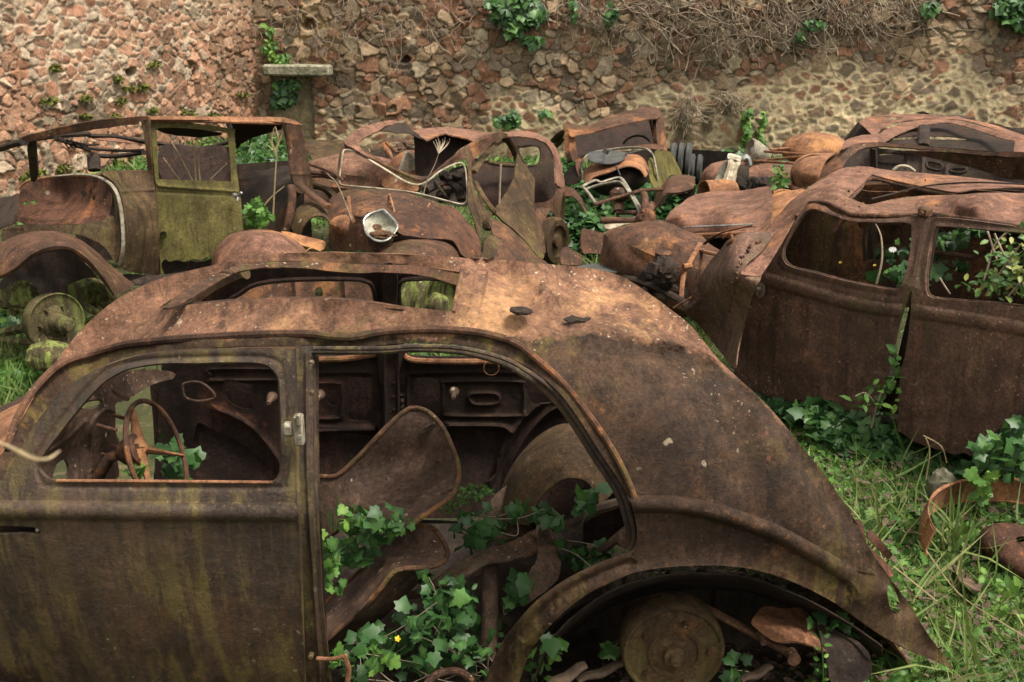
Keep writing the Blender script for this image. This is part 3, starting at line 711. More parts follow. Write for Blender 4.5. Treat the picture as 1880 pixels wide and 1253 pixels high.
for (x, y, rx, ry) in ((82, 186, 18, 5), (150, 182, 12, 6), (232, 163, 14, 5), (255, 160, 10, 6), (215, 187, 8, 5), (275, 203, 8, 4), (340, 208, 14, 5), (385, 212, 10, 4), (150, 213, 10, 3), (205, 215, 6, 3), (95, 125, 8, 3), (440, 175, 12, 6), (275, 120, 14, 5), (210, 147, 7, 4), (60, 318, 16, 4), (210, 298, 10, 4), (110, 310, 14, 5), (40, 330, 10, 4)):
    k = 50; a = RNG.uniform(0, 6.28, k); r = np.sqrt(RNG.random(k)); P = np.array([lwallpt(x+rx*r_*math.cos(b), y+ry*r_*math.sin(b), .05+.03*RNG.random()) for r_, b in zip(r, a)])
    MS.add(TS, P, RNG.normal(size=(k, 3))+np.array([.5, -.3, .8]), .05)
tag(MS.build('moss_tufts', M['moss']), 'yellow-green moss growing in the joints of the left side wall', 'moss', kind='stuff')
m = MB()
def strand(x, y, ln, hor=0.0, r=.006):
    pts = []; px, py = x, y; a = R(90)+RNG.normal()*.35 if not hor else RNG.normal()*.4
    off = .08+RNG.random()*.12
    for i in range(8):
        pts.append(wallpt(px, py, off+.03*math.sin(i))); a += RNG.normal()*.28; px += math.cos(a)*ln/8; py += math.sin(a)*ln/8
    m.tube(pts, r*(.6+.7*RNG.random()), 3, cap=False)
for i in range(430):
    x = RNG.uniform(1020, 1720); top = 1-abs(x-1330)/520; strand(x, RNG.uniform(-25, 70*max(top, .2)+10), RNG.uniform(25, 95)*(.5+.6*top), 0, .007)
for i in range(130): strand(RNG.uniform(480, 1000), RNG.uniform(-25, 70), RNG.uniform(30, 90), 0, .006)
for i in range(90): strand(RNG.uniform(1080, 1700), RNG.uniform(-15, 70), RNG.uniform(60, 150), 1, .008)
for i in range(60): strand(1260+RNG.normal()*10, RNG.uniform(165, 210), RNG.uniform(30, 70), 0, .006); strand(1335+RNG.normal()*14, RNG.uniform(165, 190), RNG.uniform(15, 40), 0, .006)
tag(m.build('dead_creeper', M['twig'], angle=0), 'grey tangle of dead leafless creeper stems hanging on the upper back wall', 'dead creeper', kind='stuff')

# ================================================================== FOREGROUND SALOON (near side towards the camera, nose to the left)
def prof(xs, ys): return lambda x: np.interp(x, xs, ys)
top = prof([-1.9, -1.55, -1.38, -1.2, -1.05, -.9, -.6, -.2, .1, .3, .45, .60, .72, .84, 1.02, 1.2, 1.5, 1.7], [.35, .80, 1.0, 1.17, 1.26, 1.32, 1.365, 1.375, 1.36, 1.335, 1.28, 1.19, 1.07, .94, .70, .43, .0, -.25])
def topn(x): return (top(x-.04)+top(x)*2+top(x+.04))/4
def nearY(x, z):
    y = 2.45+.32*np.maximum(z-.80, 0)+.09*(np.maximum(.8-z, 0)/.6)**2
    return y+.16*np.maximum(x-.5, 0)**2+.10*np.maximum(-x-1.0, 0)**2
def smax(a, b, k): h = np.clip(.5+.5*(a-b)/k, 0, 1); return b*(1-h)+a*h+k*h*(1-h)
def Ffront(x, y, z):
    t = topn(x); sl = (topn(x+.03)-topn(x-.03))/.06; tc = t-.16*((y-3.08)/.52)**2*(np.abs(sl) < 1.0)-.05*((y-3.08)/.52)**2
    a = (z-tc)/np.sqrt(1+np.minimum(sl*sl, 4)); b = nearY(x, z)-y; c = y-(6.16-nearY(x, z))
    # collapsed roof panel behind the opening
    a = a+.045*np.exp(-((x-.28)/.16)**2-((y-2.95)/.2)**2)+.02*np.exp(-((x+.15)/.1)**2-((y-2.65)/.1)**2)
    return smax(smax(a, b, .045), c, .045)
SF = implicit(Ffront, 2.3, 4.6, .03)
def near_side(P):
    r = rays(P); t = 2.5/r[:, 1]
    for _ in range(12): q = CAM[None]+r*t[:, None]; t = nearY(q[:, 0], q[:, 2])/r[:, 1]
    return CAM[None]+r*t[:, None]
def pushed(S, k): return lambda P: (lambda W: W+rays(P)/np.linalg.norm(rays(P), axis=1)[:, None]*k)(S(P))
car = thing('wrecked_car', 'large rusty saloon in the foreground with a roof hole and a missing rear door', 'car', (0, 3.1, 0))
shell = [(-12, 880), (0, 842), (30, 788), (60, 735), (95, 675), (130, 628), (165, 590), (200, 560), (240, 535), (300, 510), (370, 492), (430, 480), (500, 468), (560, 464), (640, 464), (760, 468), (860, 474), (930, 478), (990, 484), (1060, 490), (1110, 498), (1150, 512), (1200, 545), (1240, 575), (1275, 605), (1310, 650), (1350, 690), (1400, 735), (1440, 780), (1480, 830), (1520, 880), (1550, 925), (1575, 965), (1592, 1000), (1615, 1035), (1640, 1070), (1670, 1110), (1700, 1160), (1730, 1200), (1752, 1228), (1752, 1228),
 (1711, 1212), (1655, 1187), (1608, 1161), (1562, 1128), (1520, 1100), (1468, 1074), (1420, 1056), (1374, 1044), (1328, 1039), (1281, 1039), (1225, 1042), (1168, 1051), (1125, 1068), (1084, 1088), (1040, 1120), (1000, 1161), (970, 1205), (945, 1275), (945, 1275), (888, 1275), (888, 1275), (905, 1220), (925, 1180), (960, 1130), (1000, 1090), (1060, 1052), (1110, 1030), (1150, 1017), (1165, 1003), (1170, 975), (1160, 930), (1150, 905), (1130, 872), (1100, 827), (1060, 765), (1030, 725), (1000, 697), (965, 672), (930, 655), (880, 640), (830, 632), (760, 630), (700, 634), (660, 638), (600, 634), (560, 634), (540, 636), (460, 636), (400, 638), (330, 646), (270, 660), (210, 683), (170, 707), (130, 747), (95, 792), (60, 842), (35, 882), (15, 930), (-12, 940), (-12, 940)]
roofhole = [(290, 566), (290, 566), (328, 542), (379, 511), (434, 489), (472, 482), (562, 479), (651, 485), (702, 482), (774, 490), (846, 500), (846, 500), (838, 530), (828, 572), (828, 572), (787, 568), (711, 559), (647, 551), (562, 548), (476, 550), (383, 556), (330, 562)]
lamp_hole = [(1632, 1072), (1641, 1080), (1652, 1108), (1652, 1124), (1643, 1127), (1633, 1112), (1629, 1086)]
rail = z8([(-440, 900), (-400, 780), (-340, 670), (-250, 570), (-180, 525), (-100, 500), (0, 472), (100, 449), (300, 430), (600, 412), (850, 407), (950, 418), (1050, 422), (1200, 396), (1400, 388), (1550, 396), (1660, 415), (1760, 450), (1850, 520), (1950, 610), (2080, 770), (2180, 920), (2240, 1040), (2270, 1120)])
ridge = [((1168, 926), (1243, 927), (1300, 938), (1360, 955), (1421, 978), (1491, 1016), (1552, 1052), (1575, 1070))]
cre = [(ridge[0], 15, .026, 1), ([(1092, 597), (1150, 612), (1240, 628), (1300, 648), (1335, 690)], 10, .018), ([(1150, 640), (1230, 655), (1290, 680)], 22, -.02), ([(1310, 700), (1400, 772), (1440, 830), (1500, 930)], 20, .014), 
 ([(905, 1262), (925, 1200), (975, 1140), (1040, 1085), (1110, 1050), (1165, 1030)], 9, -.012), ([(930, 520), (980, 560), (1060, 585)], 24, -.02), ([(990, 500), (1010, 540), (1000, 575)], 16, .016), ([(600, 600), (660, 590), (740, 570)], 26, -.014), ([(872, 478), (866, 530), (856, 573)], 4, -.006), ([(893, 480), (886, 530), (876, 575)], 4, -.005), ([(930, 1262), (955, 1200), (1010, 1140), (1070, 1090), (1130, 1060), (1190, 1045)], 10, .010)]
m = MB()
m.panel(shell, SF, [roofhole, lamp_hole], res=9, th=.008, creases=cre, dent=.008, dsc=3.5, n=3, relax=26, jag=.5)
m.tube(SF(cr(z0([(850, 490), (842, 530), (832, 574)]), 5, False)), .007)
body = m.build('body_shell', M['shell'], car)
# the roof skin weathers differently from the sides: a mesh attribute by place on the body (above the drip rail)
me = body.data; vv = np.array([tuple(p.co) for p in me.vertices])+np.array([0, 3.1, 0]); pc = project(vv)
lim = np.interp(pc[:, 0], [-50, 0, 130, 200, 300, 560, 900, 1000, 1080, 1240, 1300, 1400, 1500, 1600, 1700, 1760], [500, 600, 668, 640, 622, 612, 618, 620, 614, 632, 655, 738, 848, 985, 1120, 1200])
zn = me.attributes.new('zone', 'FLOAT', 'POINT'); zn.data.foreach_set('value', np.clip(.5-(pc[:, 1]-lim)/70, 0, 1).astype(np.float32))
RW = SF(cr(rail, 5, False)); rt = np.linalg.norm(RW-CAM, axis=1); rdir = (RW-CAM)/rt[:, None]
for _ in range(60): rt[1:-1] = .5*rt[1:-1]+.25*(rt[:-2]+rt[2:])
m = MB(); m.tube(CAM+rdir*(rt-.006)[:, None], [.010, .012, .012, .011, .011, .010, .008], 8); m.each('drip_rail', M['brown'], car)
m = MB(); m.panel([(472, 482), (562, 478), (651, 484), (774, 489), (848, 500), (842, 525), (842, 525), (774, 506), (700, 500), (651, 502), (562, 493), (480, 492), (430, 502), (383, 528), (330, 560), (300, 566), (300, 566), (328, 542), (379, 511), (434, 489)], [(300, 566, 2.80), (380, 512, 3.1), (472, 480, 3.36), (651, 483, 3.40), (848, 500, 3.32), (842, 525, 3.30), (651, 500, 3.38), (480, 492, 3.34), (383, 527, 3.0)], res=10, dent=.004)
m.panel([(252, 574), (310, 560), (380, 553), (470, 547), (560, 545), (650, 548), (740, 562), (800, 574), (800, 574), (700, 566), (560, 556), (420, 558), (290, 574)], pushed(SF, -.012), res=8)
m.build('roof_frame', M['brown'], car)
m = MB(); m.blob(at(957, 571, 2.72), (.033, .03, .009), (0, 5, 0), .15, 20); m.panel([(1036, 586), (1050, 580), (1070, 583), (1084, 582), (1074, 591), (1058, 589), (1046, 592)], pushed(SF, -.010), res=4, th=.003, jag=2); m.each('scrap_and_dark_tear', M['dark'], car)  # small dark sheet laid on the roof paints the darkness of a tear
# rear panel and far flank of the shell, seen from the side or behind
xs = [.66, .74, .86, 1.02, 1.2, 1.45]
rows = []
for x in xs:
    z = float(topn(x)); yn = float(nearY(x, z)); yf = 6.16-yn
    rows.append([(x-.10, yn+.12, z-.06), (x-.11, yn+.3, z-.11), (x-.13, 3.08, z-.16), (x-.17, yf-.3, z-.21), (x-.20, yf-.03, z-.26)])
m = MB(); m.net([[np.array(p) for p in r] for r in rows], n=4, th=.006); m.build('tail_panel', M['roof'], car)
m = MB(); ff = []
for x in (-1.45, -1.1, -.7, -.2, .2, .45):
    z = float(topn(x)); zz = [z-.10, .8, .5, .15] if x > -1.3 else [z-.08, .7, .5, .15]
    ff.append([(x, 6.18-float(nearY(x, q))+.03, q) for q in zz[1:]])
m.net([[np.array(p) for p in r] for r in ff], n=4, th=.005); ff = []
for x in (.40, .6, .8, 1.0, 1.2): z = float(topn(x)); ff.append([(x-.12, 6.05-float(nearY(x, q))+.0, q) for q in (max(.06, z-.34), z*.5, z*.3, max(.02, z*.1))])
m.net([[np.array(p) for p in r] for r in ff], n=4, th=.005); m.each('far_side_skin', M['inner'], car)  # dark rust colour carries the shade seen behind the pockets

# front door, its window frame, belt and latch
dr_ = [(-14, 900), (0, 886), (36, 830), (68, 774), (115, 719), (172, 681), (250, 654), (323, 643), (400, 640), (469, 639), (536, 640), (541, 641), (541, 641), (543, 780), (546, 913), (549, 965), (553, 1100), (562, 1275), (562, 1275), (-14, 1275), (-14, 1275)]
wn = z5([(205, 542), (400, 544), (800, 547), (930, 551), (965, 545), (985, 520), (990, 480), (990, 350), (984, 210), (972, 165), (930, 132), (850, 125), (700, 128), (560, 130), (450, 150), (380, 186), (330, 230), (260, 310), (190, 400), (150, 455), (135, 490), (145, 518), (170, 536)])
D1 = pushed(near_side, .004)
m = MB()
belt = [(-14, 937), (150, 938), (350, 940), (549, 942)]
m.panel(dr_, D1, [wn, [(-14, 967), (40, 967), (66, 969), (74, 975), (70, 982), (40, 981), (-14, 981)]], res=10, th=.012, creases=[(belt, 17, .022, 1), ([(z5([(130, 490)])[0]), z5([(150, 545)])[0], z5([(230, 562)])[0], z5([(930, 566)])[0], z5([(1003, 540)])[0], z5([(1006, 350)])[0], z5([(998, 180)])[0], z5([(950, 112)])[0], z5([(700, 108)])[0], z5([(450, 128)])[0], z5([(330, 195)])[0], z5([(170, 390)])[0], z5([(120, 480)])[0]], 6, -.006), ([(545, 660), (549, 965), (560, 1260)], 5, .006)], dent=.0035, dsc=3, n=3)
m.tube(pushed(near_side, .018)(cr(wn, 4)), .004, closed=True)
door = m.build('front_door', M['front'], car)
m = MB(); m.tube(pushed(near_side, .002)(cr(z5([(200, 543), (400, 544), (800, 547), (960, 549)]), 6, False)), .0045, 6)
m.build('window_channel', M['orange'], door)
m = MB()
m.box(at(549, 789, 2.475), (.026, .03, .085), bev=.15); m.box(at(530, 788, 2.48), (.034, .03, .04), bev=.3); m.box(at(549, 770, 2.462), (.012, .02, .03), bev=.2)
m.lathe(at(549, 803, 2.456), (0, 1, 0), [(.005, 0), (.006, .004), (.006, .012)], 10); m.build('door_hinge', M['alu'], door)
m = MB(); m.lathe(at(68, 974, 2.462), (0, 1, 0), [(.004, -.002), (.006, .002), (.006, .012)], 10); m.build('handle_screw', M['alu'], door)
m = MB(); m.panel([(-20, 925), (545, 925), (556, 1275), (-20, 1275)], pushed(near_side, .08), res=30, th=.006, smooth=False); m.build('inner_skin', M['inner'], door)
# centre pillar
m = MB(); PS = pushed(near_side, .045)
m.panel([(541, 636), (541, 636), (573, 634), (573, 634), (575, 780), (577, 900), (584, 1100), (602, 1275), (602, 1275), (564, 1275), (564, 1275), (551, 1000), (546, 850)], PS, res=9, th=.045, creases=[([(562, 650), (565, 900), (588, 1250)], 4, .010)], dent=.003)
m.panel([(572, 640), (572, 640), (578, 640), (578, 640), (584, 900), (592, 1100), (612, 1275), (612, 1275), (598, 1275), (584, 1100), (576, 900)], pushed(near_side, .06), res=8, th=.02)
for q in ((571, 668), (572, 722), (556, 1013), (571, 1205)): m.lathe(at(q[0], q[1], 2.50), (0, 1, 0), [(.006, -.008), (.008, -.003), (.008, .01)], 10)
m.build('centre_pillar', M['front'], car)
# opening seal around the rear door
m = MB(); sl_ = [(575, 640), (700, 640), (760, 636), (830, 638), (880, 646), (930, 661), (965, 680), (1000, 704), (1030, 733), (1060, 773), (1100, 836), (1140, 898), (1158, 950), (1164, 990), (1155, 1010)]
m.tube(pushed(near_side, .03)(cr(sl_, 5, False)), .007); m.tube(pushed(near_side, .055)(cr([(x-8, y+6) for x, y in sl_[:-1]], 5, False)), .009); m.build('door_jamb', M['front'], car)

# far side seen from inside: pressed inner panel with two windows and dark pockets
def farY(x, z): return 3.70-.30*np.maximum(z-.82, 0)
def far_side(P, k=0.0):
    r = rays(P); t = 3.7/r[:, 1]
    for _ in range(12): q = CAM[None]+r*t[:, None]; t = (farY(q[:, 0], q[:, 2])+k)/r[:, 1]
    return CAM[None]+r*t[:, None]
fo = [(300, 640), (325, 590), (370, 550), (400, 520), (440, 498), (500, 487), (640, 484), (780, 492), (860, 500), (940, 520), (1010, 560), (1060, 620), (1110, 700), (1160, 800), (1190, 905), (1100, 930), (900, 935), (700, 940), (500, 940), (300, 930), (290, 800)]
w1 = [(412, 560), (440, 540), (472, 522), (540, 514), (640, 513), (672, 517), (685, 530), (694, 580), (697, 630), (693, 645), (680, 652), (600, 656), (480, 656), (400, 652), (392, 620)]
w2 = [(738, 636), (746, 651), (764, 657), (850, 658), (941, 658), (960, 650), (930, 590), (880, 540), (840, 516), (790, 512), (753, 513), (738, 517), (732, 530), (734, 568)]
hl = [w1, w2]+[z6(q) for q in ([(192, 195), (205, 180), (255, 180), (272, 198), (272, 315), (258, 331), (205, 331), (190, 315)], [(427, 195), (440, 182), (500, 182), (512, 198), (515, 300), (500, 316), (445, 312), (428, 296)], [(830, 180), (900, 178), (925, 230), (905, 268), (845, 270), (830, 250)], [(560, 372), (720, 372), (742, 385), (720, 450), (695, 540), (560, 545)], [(90, 385), (270, 385), (285, 400), (240, 470), (150, 530), (90, 540)], [(118, 250), (135, 242), (160, 250), (160, 270), (138, 280), (120, 270)], [(765, 240), (780, 234), (800, 242), (798, 258), (780, 264), (766, 256)])]+[z5([(785, 205), (800, 195), (870, 200), (890, 215), (890, 280), (878, 292), (830, 280), (795, 250)])]+[z5([(690, 350), (760, 370), (850, 410), (920, 470), (950, 540), (700, 545)])]
rg = []
for q in ([(75, 165), (240, 162), (290, 185), (296, 330), (270, 352), (75, 352)], [(400, 340), (400, 190), (430, 165), (820, 165), (900, 200)], [(525, 300), (525, 215), (545, 195), (790, 195), (808, 215), (808, 300), (790, 315), (545, 315), (525, 300)], [(615, 255), (625, 238), (700, 236), (722, 250), (712, 272), (640, 275), (615, 258)], [(70, 200), (150, 200), (168, 220), (165, 310), (150, 325), (70, 325)]): rg.append((z6(q), 4.5, .016))
for q in ([(545, 350), (720, 352), (760, 370)], [(690, 560), (720, 470), (780, 360), (870, 270), (960, 230)], [(740, 560), (770, 470), (830, 370), (900, 300), (980, 265)], [(70, 370), (280, 365)]): rg.append((z6(q), 7, .03))
for q in ([(740, 190), (1000, 188)], [(740, 170), (750, 150), (1000, 150)], [(760, 290), (900, 370), (1000, 500)], [(770, 295), (870, 340), (960, 440), (1000, 540)]): rg.append((z5(q), 5, .02))
m = MB(); m.panel(fo, far_side, hl, res=9, th=.008, creases=rg, dent=.003)
for h in (w1, w2): m.tube(far_side(cr(h, 4), -.01), .009, closed=True)
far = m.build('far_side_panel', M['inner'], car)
m = MB(); m.panel([(703, 490), (728, 490), (728, 560), (732, 660), (735, 760), (735, 905), (706, 905), (704, 760), (706, 660), (702, 560)], lambda P: far_side(P, -.05), res=9, th=.04, creases=[([(706, 660), (708, 900)], 3, .012), ([(731, 660), (733, 900)], 3, .012)], n=2)
for q in (z6([(322, 262), (322, 285), (350, 195), (350, 245), (380, 262), (380, 283), (352, 290)])): m.lathe(at(q[0], q[1], 3.66), (0, 1, 0), [(.004, -.014), (.009, -.006), (.009, .01)], 8)
m.build('far_pillar', M['inner'], car)
m = MB()
for q in z6([(560, 252), (80, 262)])+z5([(945, 270)]): m.lathe(at(q[0], q[1], 3.60), (0, 1, 0), [(.008, 0), (.011, .01), (.007, .02), (.02, .05), (.022, .07)], 10)
m.each('window_winder_boss', M['seat'], far)
m = MB(); c = at(902, 676, 3.45); m.tube([c+np.array([.028*math.cos(a), 0, .028*math.sin(a)]) for a in np.linspace(0, 6.2, 26)], .0016, 6, closed=True); m.build('wire_ring', M['orange'], far)
m = MB(); m.ptube([(512, 657, 3.67), (590, 660, 3.67), (650, 657, 3.67), (690, 650, 3.67)], .012); m.ptube([(742, 653, 3.67), (764, 662, 3.67), (850, 664, 3.67), (960, 662, 3.67)], .012); m.each('window_sill', M['orange'], far)
m = MB(); m.ptube([z5([(650, 200)])[0]+(3.66,), z5([(700, 195)])[0]+(3.66,), z5([(740, 220)])[0]+(3.66,), z5([(755, 250)])[0]+(3.66,), z5([(700, 262)])[0]+(3.66,), z5([(655, 250)])[0]+(3.66,), z5([(645, 222)])[0]+(3.66,)], .005, closed=True); m.build('mirror_bezel', M['seat'], far)
# inner rear wheel housing and floor pan
m = MB(); m.pnet([[(905, 960, 3.3), (930, 880, 3.36), (975, 815, 3.42), (1035, 780, 3.45), (1090, 800, 3.42), (1150, 880, 3.35)], [(930, 960, 3.1), (955, 890, 3.14), (1000, 835, 3.18), (1050, 812, 3.2), (1090, 830, 3.18), (1130, 900, 3.1)], [(970, 965, 3.0), (990, 920, 3.02), (1020, 890, 3.03), (1050, 880, 3.03), (1080, 890, 3.02), (1100, 930, 3.0)]], n=5); m.build('far_wheel_housing', M['olivb'], car)
m = MB(); m.net([[np.array([x, y, .06+.06*(abs(y-3.1) > .45)+.25*max(0, -x-1.3)]) for y in (2.56, 2.8, 3.1, 3.4, 3.68)] for x in (-1.75, -1.3, -1.0, -.6, -.2, .3)], n=4, dent=.03, dsc=3); m.build('floor_pan', M['dark'], car)
# wheel arch inner skin
m = MB(); arch = [(972, 1262), (1010, 1178), (1060, 1125), (1130, 1080), (1215, 1056), (1290, 1052), (1370, 1058), (1450, 1085), (1540, 1130), (1620, 1185)]
m.pnet([[(x, y, 2.56+.16*max(0, (x-1240)/400)**2+.02) for x, y in arch], [(x, y+12, 2.78) for x, y in arch], [(x, min(y+30, 1300), 2.98) for x, y in arch]], n=4)
wh = MB(); bx = [(950, 1290), (990, 1190), (1050, 1120), (1130, 1088), (1215, 1062), (1290, 1060), (1370, 1068), (1450, 1096), (1540, 1140), (1640, 1200), (1640, 1290)]
m.panel(bx, [(950, 1290, 2.98), (1240, 1060, 2.98), (1640, 1200, 2.95), (1240, 1290, 3.0), (1100, 1200, 3.0)], res=16, dent=.006, creases=[([(1315, 1050), (1312, 1160), (1300, 1250)], 8, .025)])
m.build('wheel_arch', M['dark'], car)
# bare brake drum and trailing arm
m = MB(); c = at(1237, 1198, 2.60); ax = np.array([.02, -1, .03]); K = .97
m.lathe(c, ax, [(.150, -.10), (.158, -.09), (.160, -.03), (.158, -.005), (.152, .004), (.146, .004), (.140, -.002), (.082, .004), (.079, .010), (.074, .010), (.071, .004), (.045, .008), (.036, .012), (.034, .030), (.026, .034), (.020, .034), (.018, .05), (.008, .052)], 48)
drum = m.build('brake_drum', M['olivb'], car)
m = MB()
for k in range(5):
    a = 1.3+k*2*math.pi/5; m.lathe(c+np.array([.108*math.cos(a), -.003, .108*math.sin(a)]), (0, -1, 0), [(.009, -.005), (.009, .010), (.006, .013)], 6)
m.each('wheel_stud', M['brown'], drum)
m = MB(); m.ptube([(1285, 1112, 2.70), (1330, 1135, 2.68), (1400, 1172, 2.64), (1455, 1203, 2.6)], .017, flat=.7); m.lathe(at(1455, 1205, 2.57), (0, -1, 0), [(.018, -.02), (.02, .02)], 14); m.lathe(at(1398, 1170, 2.60), (0, -1, 0), [(.01, -.02), (.01, .03)], 8); m.build('trailing_arm', M['brown'], car)
# tail lamp brackets
m = MB(); m.panel(z7([(1215, 560), (1225, 542), (1240, 545), (1250, 570), (1258, 610), (1262, 640), (1262, 640), (1365, 740), (1358, 770), (1335, 775), (1235, 690), (1235, 690), (1248, 650), (1232, 615), (1215, 590)]), [(1568, 955, 2.66), (1588, 1000, 2.66), (1640, 1050, 2.72), (1625, 1062, 2.66), (1580, 1020, 2.64)], res=7, th=.006, n=3)
m.panel(z7([(1266, 590), (1285, 585), (1285, 585), (1366, 680), (1366, 680), (1350, 698), (1335, 690), (1275, 625)]), [(1592, 975, 2.78), (1640, 1020, 2.82), (1625, 1025, 2.82), (1597, 993, 2.76)], res=7, th=.006, n=3)
m.each('tail_lamp_bracket', M['panel'], car)
# windscreen header, far windscreen post, cowl and dash
m = MB(); m.ptube([(300, 640, 3.5), (335, 585, 3.52), (385, 535, 3.5), (450, 500, 3.45)], .028); m.build('far_windscreen_post', M['brown'], car)
m = MB()
cw = y5([(300, 960), (400, 820), (520, 660), (600, 540), (660, 450), (720, 370), (800, 310), (900, 240), (1080, 180), (1250, 175), (1420, 195), (1420, 250), (1250, 300), (1060, 410), (960, 450), (950, 520), (955, 700), (980, 760), (960, 900), (940, 1090), (420, 1100), (330, 1030)])
m.panel(cw, [(70, 850, 2.62), (117, 787, 2.66), (150, 735, 2.8), (200, 695, 3.05), (260, 680, 3.3), (317, 685, 3.5), (317, 696, 3.5), (215, 740, 3.05), (213, 800, 3.02), (214, 880, 3.0), (95, 885, 2.66), (150, 820, 2.85)],
  [y5([(650, 490), (660, 460), (720, 430), (800, 418), (838, 430), (830, 460), (770, 495), (690, 508)]), y5([(865, 715), (872, 690), (885, 683), (896, 700), (890, 735), (875, 745)]), y5([(440, 1090), (450, 1000), (480, 940), (530, 915), (560, 950), (568, 1020), (555, 1090)])], res=7, th=.008,
  creases=[(y5([(380, 860), (560, 740), (690, 610), (700, 590)]), 5, .014), (y5([(760, 1000), (760, 650), (800, 560), (880, 500), (940, 520)]), 5, .018), (y5([(640, 1080), (640, 760)]), 5, .012), (y5([(1000, 440), (1200, 320), (1400, 250)]), 6, .012)], dent=.004)
m.tube(tps([(150, 748, 2.84), (185, 735, 2.95), (165, 755, 2.9)])(cr(y5([(650, 490), (660, 460), (720, 430), (800, 418), (838, 430), (830, 460), (770, 495), (690, 508)]), 4)), .005, closed=True)
dash = m.build('dashboard', M['seat'], car)
m = MB()
for q, Yv in ((( 800, 630), 2.80), ((925, 548), 2.9), ((920, 800), 2.85), ((840, 868), 2.83)):
    p = y5([q])[0]; a_ = at(p[0], p[1], Yv+.08); m.tube([a_, a_+np.array([.07, -.03, -.005])], .006, 8)
p = y5([(800, 265)])[0]; m.tube([at(p[0], p[1], 2.95), at(p[0]+14, p[1]+6, 2.9)], .01, 8); p = y5([(940, 350)])[0]; m.tube([at(p[0], p[1], 2.95), at(p[0]+24, p[1]+14, 2.88)], .009, 8)
m.each('pedal_stub', M['brown'], dash)
# steering wheel
m = MB(); C = at(289, 838, 2.93); v1 = np.array([0, 1, 0]); v2 = np.array([-.30, 0, .95]); v2 /= np.linalg.norm(v2); hub = at(256, 824, 2.84)
rim = [C+.185*(v1*math.cos(a)+v2*math.sin(a)) for a in np.linspace(0, 2*math.pi, 49)[:-1]]
m.tube(rim, .0085, 8, closed=True)
sw = m.build('steering_wheel', M['brown'], car)
for a in (95, 215, 335):
    m = MB(); e = C+.182*(v1*math.cos(R(a))+v2*math.sin(R(a))); m.tube([hub, hub+(e-hub)*.35, hub+(e-hub)*.7, e], [.026, .018, .011, .008], 8, flat=.6); m.build('spoke', M['orange'], sw)
m = MB(); ax = np.cross(v1, v2); ax = -ax if ax[0] < 0 else ax
m.lathe(hub-ax*.02, ax, [(.02, -.05), (.040, -.03), (.050, .0), (.050, .018), (.040, .026), (.034, .014), (.022, .014), (.018, .026), (.010, .028)], 24, up=(0, 1, 0)); m.build('hub', M['brown'], sw)
m = MB(); m.tube([hub-ax*.03, hub-ax*.1, at(*z5([(330, 560)])[0], 2.85)], .018, 12); m.build('steering_column', M['brown'], car)
# two bare seat pans
for nm, lab, out_, ctl, ed in (('seat_back', 'tall upright rusty seat back with a curled rim', z6([(60, 548), (150, 525), (230, 455), (310, 370), (380, 305), (420, 287), (470, 300), (520, 350), (555, 420), (578, 490), (575, 560), (540, 610), (480, 650), (430, 685), (400, 705), (340, 690), (240, 640), (150, 720), (60, 760)]),
     [(572, 886, 3.12), (620, 870, 3.1), (690, 800, 3.12), (760, 750, 3.22), (830, 820, 3.08), (840, 880, 3.0), (800, 935, 2.88), (748, 968, 2.82), (665, 935, 3.0), (740, 850, 3.2), (575, 990, 3.05)], 1),
    ('seat_back', 'low tilted seat back with pale lichen at its top', z6([(90, 1000), (160, 930), (250, 845), (330, 760), (400, 710), (440, 700), (490, 712), (525, 755), (540, 800), (520, 832), (470, 848), (420, 850), (370, 855), (340, 875), (290, 940), (220, 1010), (150, 1070), (112, 1100), (85, 1060)]),
     [(592, 1125, 2.86), (665, 1050, 2.92), (760, 965, 2.98), (820, 1015, 2.86), (780, 1042, 2.78), (730, 1045, 2.72), (680, 1110, 2.68), (598, 1172, 2.68), (700, 1010, 2.94), (740, 1010, 2.94)], 2)):
    m = MB(); S = tps(ctl); m.panel(out_, S, res=9, th=.005, dent=.006, dsc=5); W = S(cr(out_, 4))
    if ed == 1:
        for a in ([(500, 472), (515, 465)], [(455, 355), (495, 335)], [(520, 580), (555, 565)]): m.tube(S(z6(a))-np.array([0, .012, 0]), .005, 6)
    if ed == 2:
        m.panel(z6([(112, 1100), (150, 1070), (220, 1010), (290, 940), (340, 875), (370, 855), (430, 852), (470, 850), (440, 900), (390, 950), (310, 1030), (230, 1090), (160, 1150), (115, 1160)]), [(598, 1172, 2.69), (665, 1120, 2.69), (730, 1045, 2.73), (780, 1043, 2.79), (740, 1095, 2.85), (660, 1165, 2.85), (600, 1200, 2.8)], res=10)
    sb_ = m.build('seat_back', M['seat'], car, lab); m = MB(); m.tube(W, .0085, 8, closed=True); m.build('rolled_edge', M['orange'] if ed == 3 else M['brown'], sb_)

# loose scrap inside the foreground car
m = MB(); m.ptube(z6([(691, 830, 0)])[0:1] and [(z6([(691, 835)])[0])+(2.98,), (z6([(690, 1000)])[0])+(2.84,), (z6([(686, 1190)])[0])+(2.68,)], .028, sides=18, cap=False, smooth=False); tag(m.build('scrap_pipe', M['seat']), 'thick rusty pipe standing in the ivy behind the tilted seat back', 'pipe')
m = MB(); m.panel(z6([(478, 905), (540, 855), (600, 820), (680, 780), (740, 765), (800, 740), (845, 715), (856, 760), (850, 800), (790, 815), (740, 828), (680, 835), (620, 870), (560, 905), (490, 915)]), [(789, 1077, 2.86), (850, 1030, 2.92), (925, 1000, 3.0), (985, 975, 3.05), (985, 1017, 2.98), (900, 1035, 2.9), (800, 1078, 2.84)], res=8, dent=.012); tag(m.build('scrap_sheet', M['seat']), 'curved torn strip of rusty sheet lying across the top of the pipe', 'metal sheet')
